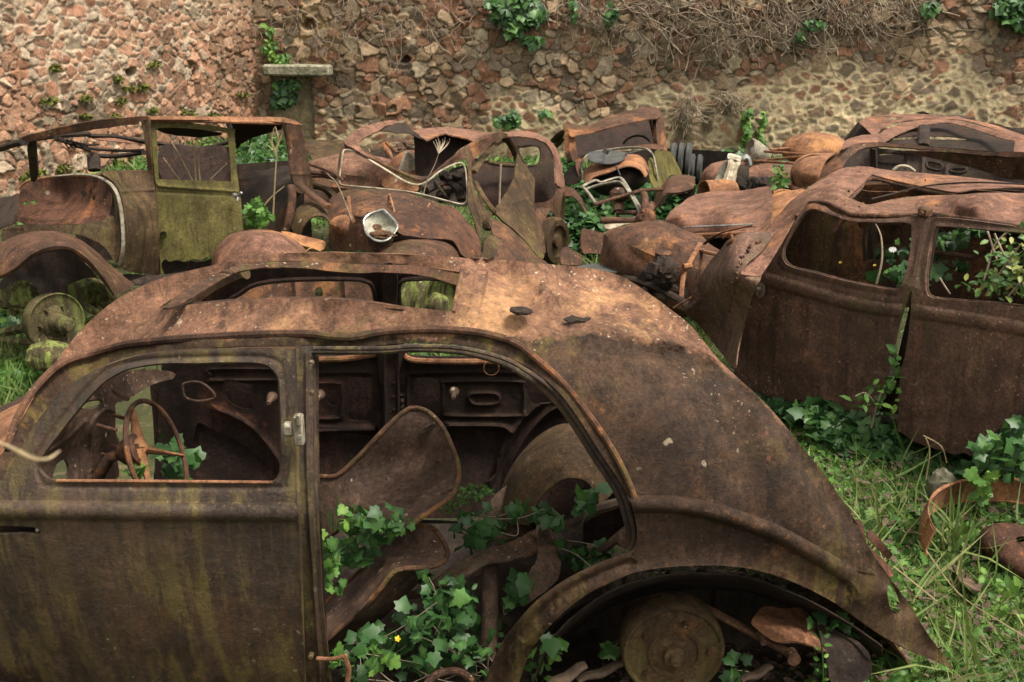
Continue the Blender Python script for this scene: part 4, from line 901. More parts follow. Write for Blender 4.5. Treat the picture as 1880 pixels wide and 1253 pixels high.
m = MB(); m.panel(z6([(670, 770), (690, 640), (700, 600), (745, 560), (795, 532), (822, 552), (832, 600), (850, 650), (850, 710), (800, 735), (740, 760)]), [(895, 1000, 3.08), (905, 912, 3.22), (955, 877, 3.3), (983, 940, 3.2), (983, 972, 3.1)], res=8, dent=.012); tag(m.build('scrap_sheet', M['seat']), 'pointed rusty sheet standing among small ivy leaves in the foreground car', 'metal sheet')
m = MB(); m.panel(z6([(860, 720), (890, 705), (920, 740), (925, 800), (940, 830), (935, 870), (920, 900), (860, 950), (800, 985), (812, 920), (830, 860), (858, 810)]), [(990, 975, 3.0), (1020, 985, 3.0), (1030, 1040, 2.9), (960, 1112, 2.8), (985, 1020, 2.92)], res=8, dent=.014); tag(m.build('scrap_sheet', M['seat']), 'crumpled rusty sheet leaning behind the wheel arch of the foreground car', 'metal sheet')
m = MB(); a0, a1 = at(*z6([(890, 710)])[0], 3.1), at(*z6([(1172, 612)])[0], 2.95); m.tube([a0, a0*.6+a1*.4+np.array([0, 0, -.008]), a0*.3+a1*.7+np.array([0, 0, .006]), a1], [.028, .032, .03, .026], 7, flat=.6); tag(m.build('rotten_beam', M['wood']), 'dark rotten beam with small ivy leaves along it, inside the foreground car', 'beam')
m = MB(); m.ptube([(750, 1094, 2.88), (800, 1085, 2.86), (850, 1083, 2.86)], .014); tag(m.build('bent_rod', M['brown']), 'short rusty rod lying flat between the low seat back and the pipe', 'rod')
m = MB(); m.ptube([(1092, 1020, 3.0), (1125, 995, 2.9), (1160, 965, 2.86)], .016); m.lathe(at(1152, 982, 2.8), (0, -.3, 1), [(.03, -.03), (.034, -.01), (.03, 0), (.018, .004), (.018, .02), (.01, .022)], 18); tag(m.build('shock_absorber', M['seat']), 'small round damper with a rod tucked in the rear corner of the door opening', 'damper')
m = MB(); m.ptube([(780, 1262, 2.5), (800, 1240, 2.52), (835, 1232, 2.55), (862, 1245, 2.56), (870, 1262, 2.56)], .012, n=6); tag(m.build('bent_pipe', M['brown']), 'bent rusty tube end at the bottom edge in front of the ivy', 'pipe')
m = MB(); m.panel(z7([(815, 935), (850, 890), (890, 885), (940, 892), (1000, 888), (1030, 910), (1060, 950), (1085, 990), (1107, 1050), (1095, 1060), (1040, 1035), (990, 1022), (930, 1020), (880, 1000), (835, 965)]), [(1382, 1135, 2.66), (1415, 1115, 2.78), (1470, 1118, 2.8), (1515, 1190, 2.66), (1460, 1178, 2.6)], res=6, th=.008, dent=.015, dsc=12, holes=[z7([(1085, 1032), (1095, 1028), (1098, 1040), (1088, 1044)])]); tag(m.build('scrap_sheet', M['orange']), 'flaking orange-brown sheet lying under the rear wheel arch', 'metal sheet')
m = MB(); m.panel(z7([(1060, 935), (1130, 960), (1200, 1000), (1250, 1040), (1275, 1080), (1285, 1125), (1275, 1160), (1230, 1185), (1130, 1185), (1110, 1120), (1095, 1040)]), [(1496, 1138, 2.74), (1562, 1168, 2.72), (1600, 1225, 2.66), (1530, 1255, 2.6), (1515, 1190, 2.64)], res=8, creases=[(z7([(1070, 945), (1200, 1012), (1270, 1090)]), 5, .016)], dent=.01); tag(m.build('scrap_sheet', M['dark']), 'dark curled fender piece between the flaking sheet and the tail of the foreground car', 'metal sheet')
for (a, b, r, lb) in (((1005, 1262, 2.55), (1075, 1222, 2.6), .02, 'flaking log at the bottom edge left of the brake drum'), ((1060, 1250, 2.62), (1145, 1218, 2.68), .018, 'thinner split log leaning behind the flaking one beside the brake drum'), ((1360, 1250, 2.6), (1415, 1225, 2.66), .016, 'broken piece of wood right of the brake drum')):
    m = MB(); p, q = at(*a), at(*b); m.tube([p+(q-p)*t+np.array([0, 0, .006*math.sin(t*9)]) for t in np.linspace(0, 1, 7)], [r*.7, r, r*1.1, r, r*.8], 7, flat=.7); tag(m.build('wood_piece', M['wood']), lb, 'wood')
m = MB(); m.ptube([(582, 1209, 2.46), (610, 1210, 2.45), (636, 1204, 2.44)], .006); m.ptube([(632, 1204, 2.44), (640, 1230, 2.45), (636, 1262, 2.45)], .008); tag(m.build('door_strap', M['orange']), 'thin rusty bracket sticking out from the foot of the centre pillar', 'bracket')

# bonnet and scuttle pieces ahead of the windscreen at the left edge
m = MB(); m.panel([(-30, 790), (-10, 765), (20, 748), (50, 735), (68, 730), (55, 760), (35, 790), (15, 822), (-30, 850)], [(-30, 790, 3.1), (60, 735, 3.2), (35, 790, 2.8), (-30, 850, 2.7)], res=8, th=.006, creases=[([(-30, 790), (10, 765), (58, 745)], 5, .02), ([(-30, 812), (10, 780), (40, 765)], 4, -.02)], dent=.01); m.build('scuttle', M['orange'], car)
m = MB(); m.net([[at(-30, 760, 3.3), at(20, 742, 3.4), at(90, 700, 3.5)], [at(-60, 820, 2.9), at(0, 800, 3.0), at(60, 770, 3.1)], [at(-80, 900, 2.7), at(-20, 870, 2.7), at(20, 850, 2.75)]], n=4); m.build('bonnet_edge', M['brown'], car)

# ---- ivy and plants in and around the foreground car
def plant(name, label, cat, mat, parts, group=None):
    if len(parts) == 1:
        L = Leaves(); cloud(*parts[0], L); return tag(L.build(name, M[mat]), label, cat, group)
    c = np.mean([at(*np.mean(np.array(p[0]), 0)[:2], p[2]) for p in parts], 0); r = thing(name, label, cat, tuple(c-np.array([0, 0, .1])), group)
    for p in parts:
        L = Leaves(); cloud(*p, L); L.build('leaves', M[mat], r)
        m = MB(); q = np.array(p[0], float); c0_ = q.mean(0); V = np.concatenate(L.V); k = len(V)//len(p[0]) if len(p) else 1; nl = max(2, p[1]//9)
        base = V[RNG.integers(0, len(V))]*np.array([1, 1, 1])
        for _ in range(nl):
            a, b = V[RNG.integers(0, len(V))], V[RNG.integers(0, len(V))]; mid_ = (a+b)/2+RNG.normal(size=3)*.02-np.array([0, 0, .02]); m.tube(cr(np.array([a, mid_, b]), 5, False), .0016, 5, cap=False)
        m.build('stems', M['twig'] if mat == 'ivy' else M['weed'], r)
    return r
def P_(poly, n, Y, dY, size, T=TI): return (poly, n, Y, dY, size, T)
plant('ivy_plant', 'broad star-leaved ivy filling the floor below the pipe and low seat back', 'ivy', 'ivy', [P_(z6([(230, 1090), (330, 1030), (480, 900), (560, 880), (640, 960), (650, 1060), (720, 1060), (760, 1253), (120, 1253), (120, 1180)]), 170, 2.68, .16, .038), P_(z6([(300, 1100), (480, 960), (560, 900), (640, 980), (650, 1100), (700, 1150), (700, 1253), (200, 1253)]), 100, 2.74, .12, .044), P_(z6([(440, 930), (640, 930), (640, 1000), (440, 1010)]), 24, 2.8, .1, .04), P_(z6([(735, 880), (830, 880), (800, 980), (760, 1000), (740, 940)]), 16, 2.8, .04, .042), P_(z6([(470, 870), (500, 880), (470, 910), (430, 900)]), 4, 2.75, .03, .055)])
plant('ivy_plant', 'small dark ivy leaves trailing across the sheet and beam inside the foreground car', 'ivy', 'ivy', [P_(z6([(560, 720), (600, 650), (680, 630), (780, 620), (860, 610), (880, 680), (740, 740), (640, 790), (560, 780)]), 46, 3.0, .06, .045), P_(z6([(890, 640), (960, 620), (1080, 560), (1115, 555), (1090, 620), (1000, 660), (940, 690), (900, 690)]), 24, 2.95, .06, .042), P_(z6([(920, 740), (1000, 800), (1100, 770), (1160, 690), (1130, 790), (1000, 850), (940, 820)]), 28, 2.98, .05, .042)])
plant('ivy_plant', 'ivy and root hairs spilling over the lower edge of the tall seat back', 'ivy', 'ivy', [P_(z6([(190, 620), (260, 640), (360, 700), (330, 760), (250, 830), (170, 860), (150, 800), (200, 740)]), 70, 2.82, .07, .04)])
plant('celandine_plant', 'bright lime lobed leaves growing beside the centre pillar of the foreground car', 'weed', 'weed', [P_(z6([(78, 720), (110, 740), (140, 800), (180, 930), (130, 950), (85, 950)]), 40, 2.62, .05, .034, TC), P_(z6([(150, 660), (210, 665), (200, 710), (160, 700)]), 12, 2.64, .03, .032, TC), P_(z6([(110, 1140), (180, 1140), (180, 1200), (120, 1200)]), 10, 2.55, .03, .032, TC), P_(z6([(200, 1200), (300, 1100), (340, 1160), (260, 1240)]), 20, 2.55, .05, .034, TC)])
m = MB()
for q in ([(130, 720), (128, 660), (133, 640)], [(145, 720), (150, 640), (155, 598)], [(120, 700), (118, 660)], [(330, 1180), (355, 1120), (358, 1075)], [(210, 1250), (300, 1190), (365, 1100)]): m.ptube([(*z6([p])[0], 2.55) for p in q], .0022, sides=5)
o = m.build('flower_stem', M['weed']); tag(o, 'thin green seed-pod stems rising among the lime leaves beside the centre pillar', 'stem')
L = Leaves(); c = at(730, 1173, 2.53); L.add(TS, np.repeat(c[None], 5, 0), np.tile([0, -1, .3], (5, 1))+RNG.normal(size=(5, 3))*.2, .011, np.array([(math.cos(a), 0, math.sin(a)) for a in np.arange(5)*1.256])); tag(L.build('yellow_flower', M['yellow']), 'tiny yellow four-petalled flower above the ivy at the bottom centre', 'flower')
plant('ivy_plant', 'small ivy tuft hiding the bottom tip of the tall seat back', 'ivy', 'ivy', [P_([(640, 930), (740, 930), (790, 965), (720, 985), (660, 975)], 34, 2.78, .03, .032)])
plant('nettle_plant', 'upright pointed-leaf plant beside the pipe in the foreground car', 'weed', 'ivy', [P_(z6([(480, 960), (520, 890), (600, 890), (640, 930), (640, 1010), (600, 1060), (520, 1040)]), 46, 2.72, .05, .045, TO)])
plant('fern_moss', 'pale green curly tuft at the back of the foreground car floor', 'moss', 'weed', [P_(z6([(500, 640), (540, 590), (620, 555), (690, 560), (700, 590), (620, 620), (540, 655)]), 220, 3.15, .05, .014, TS)])
plant('ivy_plant', 'dark ivy behind the steering wheel of the foreground car', 'ivy', 'ivy', [P_(y5([(1340, 700), (1420, 720), (1500, 820), (1640, 880), (1700, 960), (1640, 1090), (1320, 1090)]), 26, 3.2, .08, .055)])
L = Leaves(); c = at(*y5([(1120, 1085)])[0], 2.78); n_ = 13; dr = np.array([(math.cos(a)*1.0, -.2+.5*random.random(), .5+.7*math.sin(a)) for a in np.linspace(.1, 3.0, n_)]); V, F = TO; V = V.copy(); V[:, 0] *= .45
L.add((V, F), np.repeat(c[None], n_, 0)+RNG.normal(size=(n_, 3))*.006, np.tile([0, -1, .3], (n_, 1))+RNG.normal(size=(n_, 3))*.3, RNG.uniform(.05, .085, n_), dr); tag(L.build('leafy_shoot', M['weed']), 'narrow-leaved green rosette under the steering column', 'weed')
plant('ivy_plant', 'dark ivy sprigs in the shade around the bare brake drum', 'ivy', 'ivy', [P_(z7([(720, 1080), (780, 1090), (780, 1180), (710, 1180)]), 10, 2.6, .05, .042), P_(z7([(0, 1010), (60, 1020), (50, 1090), (0, 1080)]), 8, 2.6, .04, .04), P_(z7([(230, 1020), (290, 1010), (290, 1060), (240, 1070)]), 6, 2.66, .04, .05), P_(z7([(1000, 900), (1090, 900), (1240, 980), (1190, 990), (1040, 950)]), 16, 2.72, .04, .035)])
plant('weed_plant', 'light weeds seen inside the wheel arch left of the drum', 'weed', 'weed', [P_([(960, 1262), (975, 1190), (1010, 1170), (1040, 1180), (1000, 1262)], 40, 2.7, .1, .035, TO)])
# dry out-of-focus stalk close to the lens, at the left edge
m = MB(); m.ptube([(-60, 790, .45), (10, 818, .44), (35, 830, .43), (62, 843, .43), (88, 843, .44), (110, 828, .45)], [.0005, .0008, .0010, .0011, .0009, .0003], n=8); tag(m.build('dry_grass_stem', M['stalk']), 'blurred straw-coloured stem close to the lens at the left edge', 'grass stem')

n_ = 1500; X = RNG.uniform(-.6, 1.35, n_); Y = RNG.uniform(2.55, 3.65, n_); LT2 = Leaves()
LT2.add(TO, np.c_[X, Y, gz(X, Y)+RNG.uniform(.005, .05, n_)], upish(n_, .5), RNG.uniform(.015, .05, n_)); tag(LT2.build('rust_flakes', M['seat']), 'dark rust flakes and dead leaves littering the ground under the foreground car', 'litter', kind='stuff')

# ================================================================== RIGHT-HAND SALOON (two doors towards the camera)
class Pl:
    """a vertical plane for one side of a car: point, heading, and tumblehome"""
    pass
def wB(s, z): return .30*np.maximum(z-.86, 0)+.03*(np.maximum(.8-z, 0)/.6)**2
B0 = (1.39, 5.38); BA = -52.5
SB = sideplane(B0, BA, wB); SBf = sideplane(B0, BA, lambda s, z: -.25*np.maximum(z-.86, 0), 1.22)
bn = np.array([math.cos(R(BA+90)), math.sin(R(BA+90)), 0]); bd_ = np.array([math.cos(R(BA)), math.sin(R(BA)), 0])
def sh(S, k): return lambda P: S(P)+bn*k
carB = thing('wrecked_car', 'brown rusty saloon on the right, brambles growing out of its rear door window', 'car', (2.2, 5.2, 0))
win1 = z4([(740, 694), (733, 660), (745, 620), (790, 540), (830, 486), (860, 474), (900, 482), (960, 505), (1030, 525), (1150, 530), (1250, 530), (1278, 538), (1284, 560), (1280, 640), (1262, 730), (1243, 790), (1222, 815), (1180, 815), (1100, 800), (1000, 780), (870, 745), (775, 722)])
d1 = z4([(845, 452), (900, 455), (960, 488), (1040, 513), (1200, 513), (1300, 500), (1332, 505), (1337, 525), (1332, 610), (1292, 800), (1275, 835), (1240, 930), (1205, 1080), (1175, 1200)])+[(1620, 722), (1604, 768), (1604, 768), (1590, 779), (1575, 783), (1560, 779), (1545, 773), (1529, 763), (1510, 757), (1490, 757), (1468, 749), (1450, 738), (1425, 733), (1396, 722), (1360, 705)]+z4([(540, 1190), (535, 1150), (555, 1040), (600, 860), (645, 755), (700, 680), (760, 575), (805, 495)])
jag = [(1604, 768)]
m = MB(); m.panel(d1, SB, [win1], res=8, th=.012, dent=.004, creases=[(z4([(645, 768), (730, 790), (850, 825), (1000, 868), (1120, 893), (1235, 908)]), 12, .022, 1), (z4([(712, 700), (720, 640), (790, 515), (850, 450), (930, 470), (1040, 505), (1280, 510), (1305, 540), (1290, 700), (1240, 830), (1190, 840), (1000, 805), (760, 745), (712, 700)]), 5, -.008)])
m.tube(sh(SB, .02)(cr(win1, 4)), .005, closed=True)
dB = m.build('front_door', M['door'], carB)
m = MB(); c = SB([z4([(643, 813)])[0]])[0]-bn*.004; m.lathe(c, -bn, [(.03, -.004), (.032, .004), (.026, .008)], 20, sq=1.7); m.lathe(c-bn*.006, -bn, [(.012, 0), (.014, .012), (.008, .018), (.005, .02)], 14); m.build('door_lock_plate', M['alu'], dB)
win2 = z4([(1345, 820), (1343, 760), (1350, 690), (1365, 610), (1385, 555), (1405, 547), (1500, 553), (1640, 565), (1763, 575), (1900, 585), (1900, 915), (1763, 890), (1600, 872), (1480, 863), (1390, 855), (1358, 845)])
d2 = z4([(1345, 512), (1380, 508), (1500, 517), (1650, 537), (1763, 552), (2000, 585), (2000, 1100)])+[(1990, 640), (1990, 640), (1960, 690), (1882, 738), (1862, 772), (1845, 780), (1820, 798), (1806, 818), (1800, 834), (1785, 839), (1770, 832), (1752, 835), (1735, 829), (1718, 825), (1700, 819), (1680, 812), (1662, 800), (1648, 790), (1648, 790), (1650, 720), (1654, 680)]+z4([(1255, 1100), (1272, 990), (1281, 900), (1287, 800), (1312, 640), (1332, 560)])
m = MB(); m.panel(d2, SB, [win2], res=9, th=.012, dent=.005, creases=[(z4([(1288, 908), (1400, 925), (1520, 942), (1660, 965), (1763, 985), (1950, 1020)]), 13, .020, 1), (z4([(1322, 830), (1325, 700), (1350, 590), (1375, 535), (1420, 528), (1700, 552), (1990, 580)]), 5, -.008)])
m.tube(sh(SB, .02)(cr(win2, 4)), .005, closed=True)
m.build('rear_door', M['door'], carB)
m = MB(); m.panel(z4([(1290, 500), (1360, 505), (1345, 600), (1310, 800), (1300, 900), (1280, 1080), (1262, 1250)])+[(1655, 770), (1600, 760)]+z4([(1170, 1200), (1200, 1080), (1240, 900), (1290, 700)]), lambda P: SB(P)+bn*.07, res=9, th=.03, smooth=False)
m.build('centre_pillar', M['inner'], carB)
# roof skin, with its opening, and the windscreen post
rB = z4([(560, 740), (600, 668), (650, 600), (700, 522), (760, 448), (800, 415), (850, 378), (900, 348), (960, 312), (1010, 297), (1075, 291), (1150, 303), (1300, 318), (1500, 335), (1763, 368), (2000, 400), (2000, 590), (1763, 543), (1640, 525), (1500, 505), (1400, 492), (1345, 480), (1330, 492), (1250, 495), (1150, 494), (1040, 492), (990, 470), (930, 444), (880, 440), (840, 452), (800, 492), (755, 572), (695, 678), (640, 760), (640, 760), (600, 757), (556, 748)])
hB = [z4([(1015, 424), (1015, 424), (1060, 380), (1112, 330), (1130, 331), (1260, 362), (1400, 390), (1478, 402), (1478, 402), (1560, 388), (1650, 384), (1763, 380), (1960, 392), (1960, 415), (1763, 405), (1600, 404), (1480, 412), (1350, 416), (1240, 425), (1160, 442), (1105, 455), (1070, 446)])]
cB = [z4([p])[0][:2]+(v, 'z') for p, v in (((560, 745), .86), ((640, 760), .84), ((700, 520), 1.02), ((760, 448), 1.10), ((840, 452), 1.13), ((900, 350), 1.20), ((1010, 297), 1.25), ((1150, 303), 1.25), ((1500, 335), 1.24), ((1763, 368), 1.22), ((1990, 400), 1.2), ((990, 470), 1.14), ((1150, 494), 1.14), ((1340, 485), 1.15), ((1500, 505), 1.15), ((1763, 543), 1.15), ((1990, 588), 1.15), ((1200, 440), 1.15), ((1600, 430), 1.24), ((1900, 440), 1.25), ((1060, 450), 1.15), ((950, 400), 1.20), ((1500, 450), 1.22))]
m = MB(); m.panel(rB, cB, hB, res=8, th=.006, dent=.011, dsc=5, pin=14, creases=[(z4([(640, 745), (700, 650), (770, 540), (830, 462), (880, 442), (940, 455), (1000, 482), (1100, 500)]), 6, .012), (z4([(860, 400), (930, 410), (1010, 440), (1090, 470)]), 16, .018), (z4([(900, 420), (980, 450), (1060, 470)]), 9, -.02), (z4([(1090, 470), (1180, 455), (1300, 430), (1500, 420)]), 12, .016), (z4([(960, 350), (1060, 345)]), 18, -.018)])
SR = tps(cB)
m.build('roof', M['pink'], carB)
m = MB(); m.tube(SR(cr(z4([(800, 505), (840, 455), (880, 444), (930, 448), (990, 475), (1040, 497), (1150, 500), (1250, 500), (1330, 497)]), 4, False))-bn*.012, .012); m.tube(SR(cr(z4([(1345, 487), (1400, 498), (1500, 511), (1640, 531), (1763, 549), (1990, 592)]), 4, False))-bn*.012, .012); m.each('drip_rail', M['brown'], carB)
m = MB(); c = SB([z4([(1342, 487)])[0]])[0]; m.box(c, (.06, .05, .05), (0, 0, BA), .2); m.lathe(c-bn*.03, -bn, [(.012, 0), (.014, .01), (.01, .014)], 8); m.build('door_post_cap', M['brown'], carB)
# flanged roof frame seen through the opening, opposite side panel with its windows
m = MB(); hh = z4([(1015, 424), (1060, 380), (1112, 330), (1260, 362), (1400, 390), (1478, 402)]); W = SR(cr(hh, 4, False)); m.tube(W+np.array([0, 0, -.02]), .012); m.build('roof_frame', M['brown'], carB)
fb = z4([(700, 560), (760, 480), (850, 420), (1000, 380), (1120, 368), (1300, 375), (1500, 390), (1763, 410), (2000, 440), (2000, 1000), (1700, 960), (1300, 900), (900, 800), (700, 740)])
m = MB(); m.panel(fb, SBf, [z4([(1070, 385), (1100, 375), (1240, 378), (1262, 388), (1258, 400), (1100, 398)]), z4([(1150, 545), (1195, 542), (1240, 545), (1245, 590), (1240, 625), (1150, 625), (1140, 590)]), z4([(1060, 530), (1120, 532), (1125, 555), (1100, 565), (1062, 555)]), z4([(1490, 540), (1560, 545), (1560, 575), (1500, 575)]), z4([(1380, 560), (1440, 555), (1470, 640), (1420, 640)])], res=12, th=.01, creases=[(z4([(960, 480), (1290, 500)]), 6, .02), (z4([(1090, 640), (1100, 700)]), 6, .02)], dent=.006); m.build('far_side_panel', M['brown'], carB)
m = MB(); m.panel(fb, lambda P: SBf(P)+bn*.10, [], res=24, th=.006); m.each('far_side_skin', M['brown'], carB)
m = MB(); m.tube(SB(cr(z4([(980, 775), (1010, 745), (1050, 722), (1100, 720), (1160, 728), (1240, 740), (1300, 752)]), 5, False))+bn*.55, .024, flat=.6)
m.tube(SB(cr(z4([(1030, 778), (1060, 760), (1110, 762), (1200, 775), (1250, 790)]), 5, False))+bn*.5, .012); m.each('inner_sill', M['brown'], carB)
m = MB(); m.tube(SB(cr(z4([(870, 740), (872, 660), (880, 600), (900, 520)]), 5, False))+bn*.5, .03, flat=.5); m.tube(SB(cr(z4([(895, 740), (890, 650), (900, 590)]), 5, False))+bn*.4, .016, flat=.5)
m.tube([SB([p])[0]+bn*.8 for p in z4([(960, 560), (1090, 690)])], .012); m.tube([SB([p])[0]+bn*.7 for p in z4([(1560, 545), (1440, 640), (1380, 680)])], .012); m.tube(SB(cr(z4([(1345, 790), (1500, 820), (1763, 850)]), 4, False))+bn*.8, .05, flat=.5); m.tube([SB([p])[0]+bn*.5 for p in z4([(1380, 620), (1480, 640), (1545, 665)])], .012); m.tube([SB([p])[0]+bn*.4 for p in z4([(1640, 820), (1800, 770)])], .014)
m.each('inner_frame', M['dark'], carB)
m = MB(); m.tube(SB(cr(z4([(785, 600), (830, 545), (880, 505), (910, 490)]), 5, False))+bn*.35, .03, flat=.6); m.each('windscreen_post', M['pink'], carB)
m = MB(); m.tube(SR(cr(z4([(1110, 447), (1200, 425), (1320, 395), (1450, 380), (1600, 377), (1800, 386), (2000, 400)]), 5, False))+np.array([0, 0, .02]), .005); m.build('roof_wire', M['dark'], carB)
# scuttle and wing ahead of the door
sc = z4([(316, 912), (350, 840), (390, 755), (430, 690), (470, 645), (510, 600), (560, 575), (620, 570), (690, 573), (690, 590), (640, 660), (590, 700), (560, 748), (600, 757), (645, 762), (600, 850), (570, 960), (545, 1060), (532, 1150), (500, 1120), (460, 1070), (420, 1020), (370, 960)])
cS = [z4([p])[0][:2]+(v, 'z') for p, v in (((316, 912), .45), ((430, 690), .80), ((480, 625), .92), ((560, 575), 1.0), ((690, 573), 1.0), ((640, 680), .90), ((560, 745), .86), ((645, 762), .84), ((540, 1100), .35), ((430, 1030), .25), ((470, 760), .78), ((500, 900), .55), ((400, 850), .55), ((600, 850), .72))]
m = MB(); m.panel(sc, cS, [], res=8, th=.008, dent=.008, creases=[(z4([(640, 600), (590, 640), (560, 700), (555, 745)]), 5, -.012), (z4([(555, 748), (600, 757), (645, 765)]), 5, -.010), (z4([(555, 760), (530, 830), (505, 900), (485, 990)]), 5, -.016), (z4([(455, 660), (440, 720), (420, 820), (335, 900)]), 6, .012)])
m.build('scuttle', M['door'], carB)
m = MB(); Ss = tps(cS); tr = Ss(cr(z4([(640, 610), (600, 635), (565, 690), (550, 745), (530, 830), (505, 900)]), 3, False))-bn*.01
for p in tr: m.box(p+RNG.normal(size=3)*.006, (.02, .012, .014), RNG.uniform(0, 90, 3), .2)
m.each('rivet', M['brown'], carB)
m = MB(); m.tube(Ss(cr(z4([(400, 645), (430, 620), (480, 595), (540, 580), (600, 568)]), 5, False))+np.array([0, 0, .03]), .012, flat=.4); m.tube(Ss(cr(z4([(480, 610), (510, 590), (520, 615), (495, 635)]), 5, False))+np.array([0, 0, .015]), .008); m.each('scuttle_band', M['brown'], carB)
# tank, engine lumps, stays
m = MB(); m.blob(at(*z4([(225, 720)])[0], 6.35), (.42, .30, .26), (0, 12, -40), .09, 3.5, pw=2.6); m.build('fuel_tank', M['brown'], carB)
m = MB(); m.lathe(at(*z4([(228, 665)])[0], 6.05), (0, -.4, 1), [(.05, -.02), (.055, 0), (.05, .012), (.02, .016)], 20, sq=.6); m.build('tank_cap', M['brown'], carB)
m = MB(); m.blob(at(*z4([(330, 790)])[0], 6.2), (.13, .16, .2), (0, 0, 0), .12, 3)
m.blob(at(*z4([(230, 740)])[0], 5.9), (.08, .08, .09), (0, 0, 0), .2, 9); m.box(at(*z4([(205, 735)])[0], 5.9), (.12, .1, .08), (0, 20, 30)); m.ptube([z4([(240, 690)])[0]+(5.9,), z4([(250, 720)])[0]+(5.85,), z4([(225, 745)])[0]+(5.85,)], .035)
m.ptube([z4([(60, 760)])[0]+(6.2,), z4([(180, 800)])[0]+(6.0,), z4([(300, 860)])[0]+(5.8,), z4([(340, 900)])[0]+(5.7,)], .03, flat=.6); m.ptube([z4([(110, 730)])[0]+(6.2,), z4([(210, 790)])[0]+(6.0,), z4([(320, 830)])[0]+(5.85,)], .03)
for k in range(14): m.box(at(*z4([(RNG.uniform(70, 320), RNG.uniform(760, 850))])[0], 6.0+RNG.random()*.3), RNG.uniform(.04, .12, 3), RNG.uniform(0, 90, 3), .2)
m.build('engine', M['dark'], carB)
m = MB(); c = at(*z4([(80, 710)])[0], 6.3); m.lathe(c, (.3, -.8, .4), [(.052, -.09), (.055, 0), (.05, .002), (.046, -.06)], 24); m.build('air_pipe', M['orange'], carB)
m = MB()
m.ptube([z4([(50, 598)])[0]+(6.9,), z4([(610, 574)])[0]+(6.2,)], .012, sides=8); m.ptube([z4([(80, 600)])[0]+(6.9,), z4([(300, 632)])[0]+(6.4,), z4([(500, 680)])[0]+(5.7,)], .013); m.lathe(at(*z4([(488, 672)])[0], 5.72), (0, -.5, 1), [(.03, -.005), (.032, .004), (.012, .01)], 14)
m.ptube([z4([(384, 620)])[0]+(6.1,), z4([(340, 700)])[0]+(5.95,), z4([(312, 760)])[0]+(5.9,), z4([(302, 868)])[0]+(5.8,)], .016, flat=.6); m.ptube([z4([(312, 720)])[0]+(5.9,), z4([(345, 715)])[0]+(5.92,)], .02)
m.ptube([z4([(62, 600)])[0]+(6.9,), z4([(58, 640)])[0]+(6.9,)], .008); m.ptube([z4([(270, 895)])[0]+(5.7,), z4([(345, 850)])[0]+(5.6,)], .006)
m.each('bonnet_stay', M['orange'], carB)
P = [p for p in [(0, 0)]]
# tail of the right-hand saloon, outside the frame
q0 = SB([(1992, 640)])[0]; s0 = float((q0-np.array([B0[0], B0[1], 0]))@bd_); O_ = np.array([B0[0], B0[1], 0]); rows = []
for ds, hz, nr_ in ((-.22, 1.19, .03), (.02, 1.20, .02), (.35, 1.14, .03), (.7, .90, .08), (1.0, .55, .16), (1.15, .15, .22)):
    b_ = O_+bd_*(s0+ds); rows.append([b_+bn*(nr_+k)*1.0+np.array([0, 0, z]) for k, z in ((.03, .12), (.0, hz*.45), (.02, hz*.75), (.16, hz*.97))]+[b_+bn*.61+np.array([0, 0, hz+.03])]+[b_+bn*(1.22-nr_-k)+np.array([0, 0, z]) for k, z in ((.16, hz*.97), (.02, hz*.75), (.0, hz*.45), (.03, .12))])
m = MB(); m.net(rows, n=4, th=.006); m.build('tail_shell', M['brown'], carB)
# floor of the right-hand saloon
m = MB(); fl = [[np.array([B0[0], B0[1], .10])+bd_*s+bn*k for k in (.08, .5, 1.1)] for s in (-.1, .7, 1.5)]; m.net(fl, n=4); m.build('floor_pan', M['dark'], carB)
L = Leaves()
def along(S, poly, n, k0, k1, size, T=TI, L=L):
    poly = np.array(poly, float); lo, hi = poly.min(0), poly.max(0); O = []
    while len(O) < n: q = RNG.uniform(lo, hi, (n*2, 2)); O += list(q[inpoly(q, poly)])
    P = S(np.array(O[:n]))+bn*RNG.uniform(k0, k1, (n, 1)); nr = RNG.normal(size=(n, 3))*.7+np.array([-.1, -.5, .8]); L.add(T, P, nr, size*np.exp(RNG.normal(0, .25, n)))
along(SB, z4([(880, 740), (900, 690), (980, 690), (1060, 670), (1130, 650), (1200, 620), (1240, 640), (1180, 700), (1100, 725), (1000, 745), (960, 770)]), 120, .45, .95, .05)
along(SB, z4([(1020, 800), (1080, 765), (1240, 775), (1230, 815), (1150, 810)]), 110, .15, .6, .05)
tag(L.build('ivy_plant', M['ivy']), 'ivy growing inside the front door window of the right-hand saloon', 'ivy')
L = Leaves(); along(SB, z4([(1480, 850), (1500, 790), (1560, 740), (1620, 700), (1700, 560), (1763, 570), (1880, 560), (1900, 900), (1763, 890), (1600, 860)]), 420, .0, .5, .042, TO, L); along(SB, z4([(1470, 750), (1560, 600), (1620, 620), (1700, 560), (1800, 560), (1800, 860), (1500, 850)]), 120, -.05, .3, .04, TO, L)
br = thing('bramble_bush', 'leafy bramble with yellowing leaves bursting from the rear window of the right-hand saloon', 'bramble', tuple(SB([z4([(1620, 850)])[0]])[0]+bn*.2))
o = L.build('leaves', M['bramble'], br)
m = MB()
for a in ([(1520, 860), (1560, 740), (1590, 640), (1660, 570)], [(1550, 860), (1620, 750), (1700, 640)], [(1640, 870), (1720, 780), (1800, 700)], [(1740, 900), (1710, 800), (1640, 700), (1590, 590)], [(1600, 700), (1560, 580)]): m.tube(SB(cr(z4(a), 4, False))+bn*.1, .005, 6)
m.build('stems', M['twig'], br)
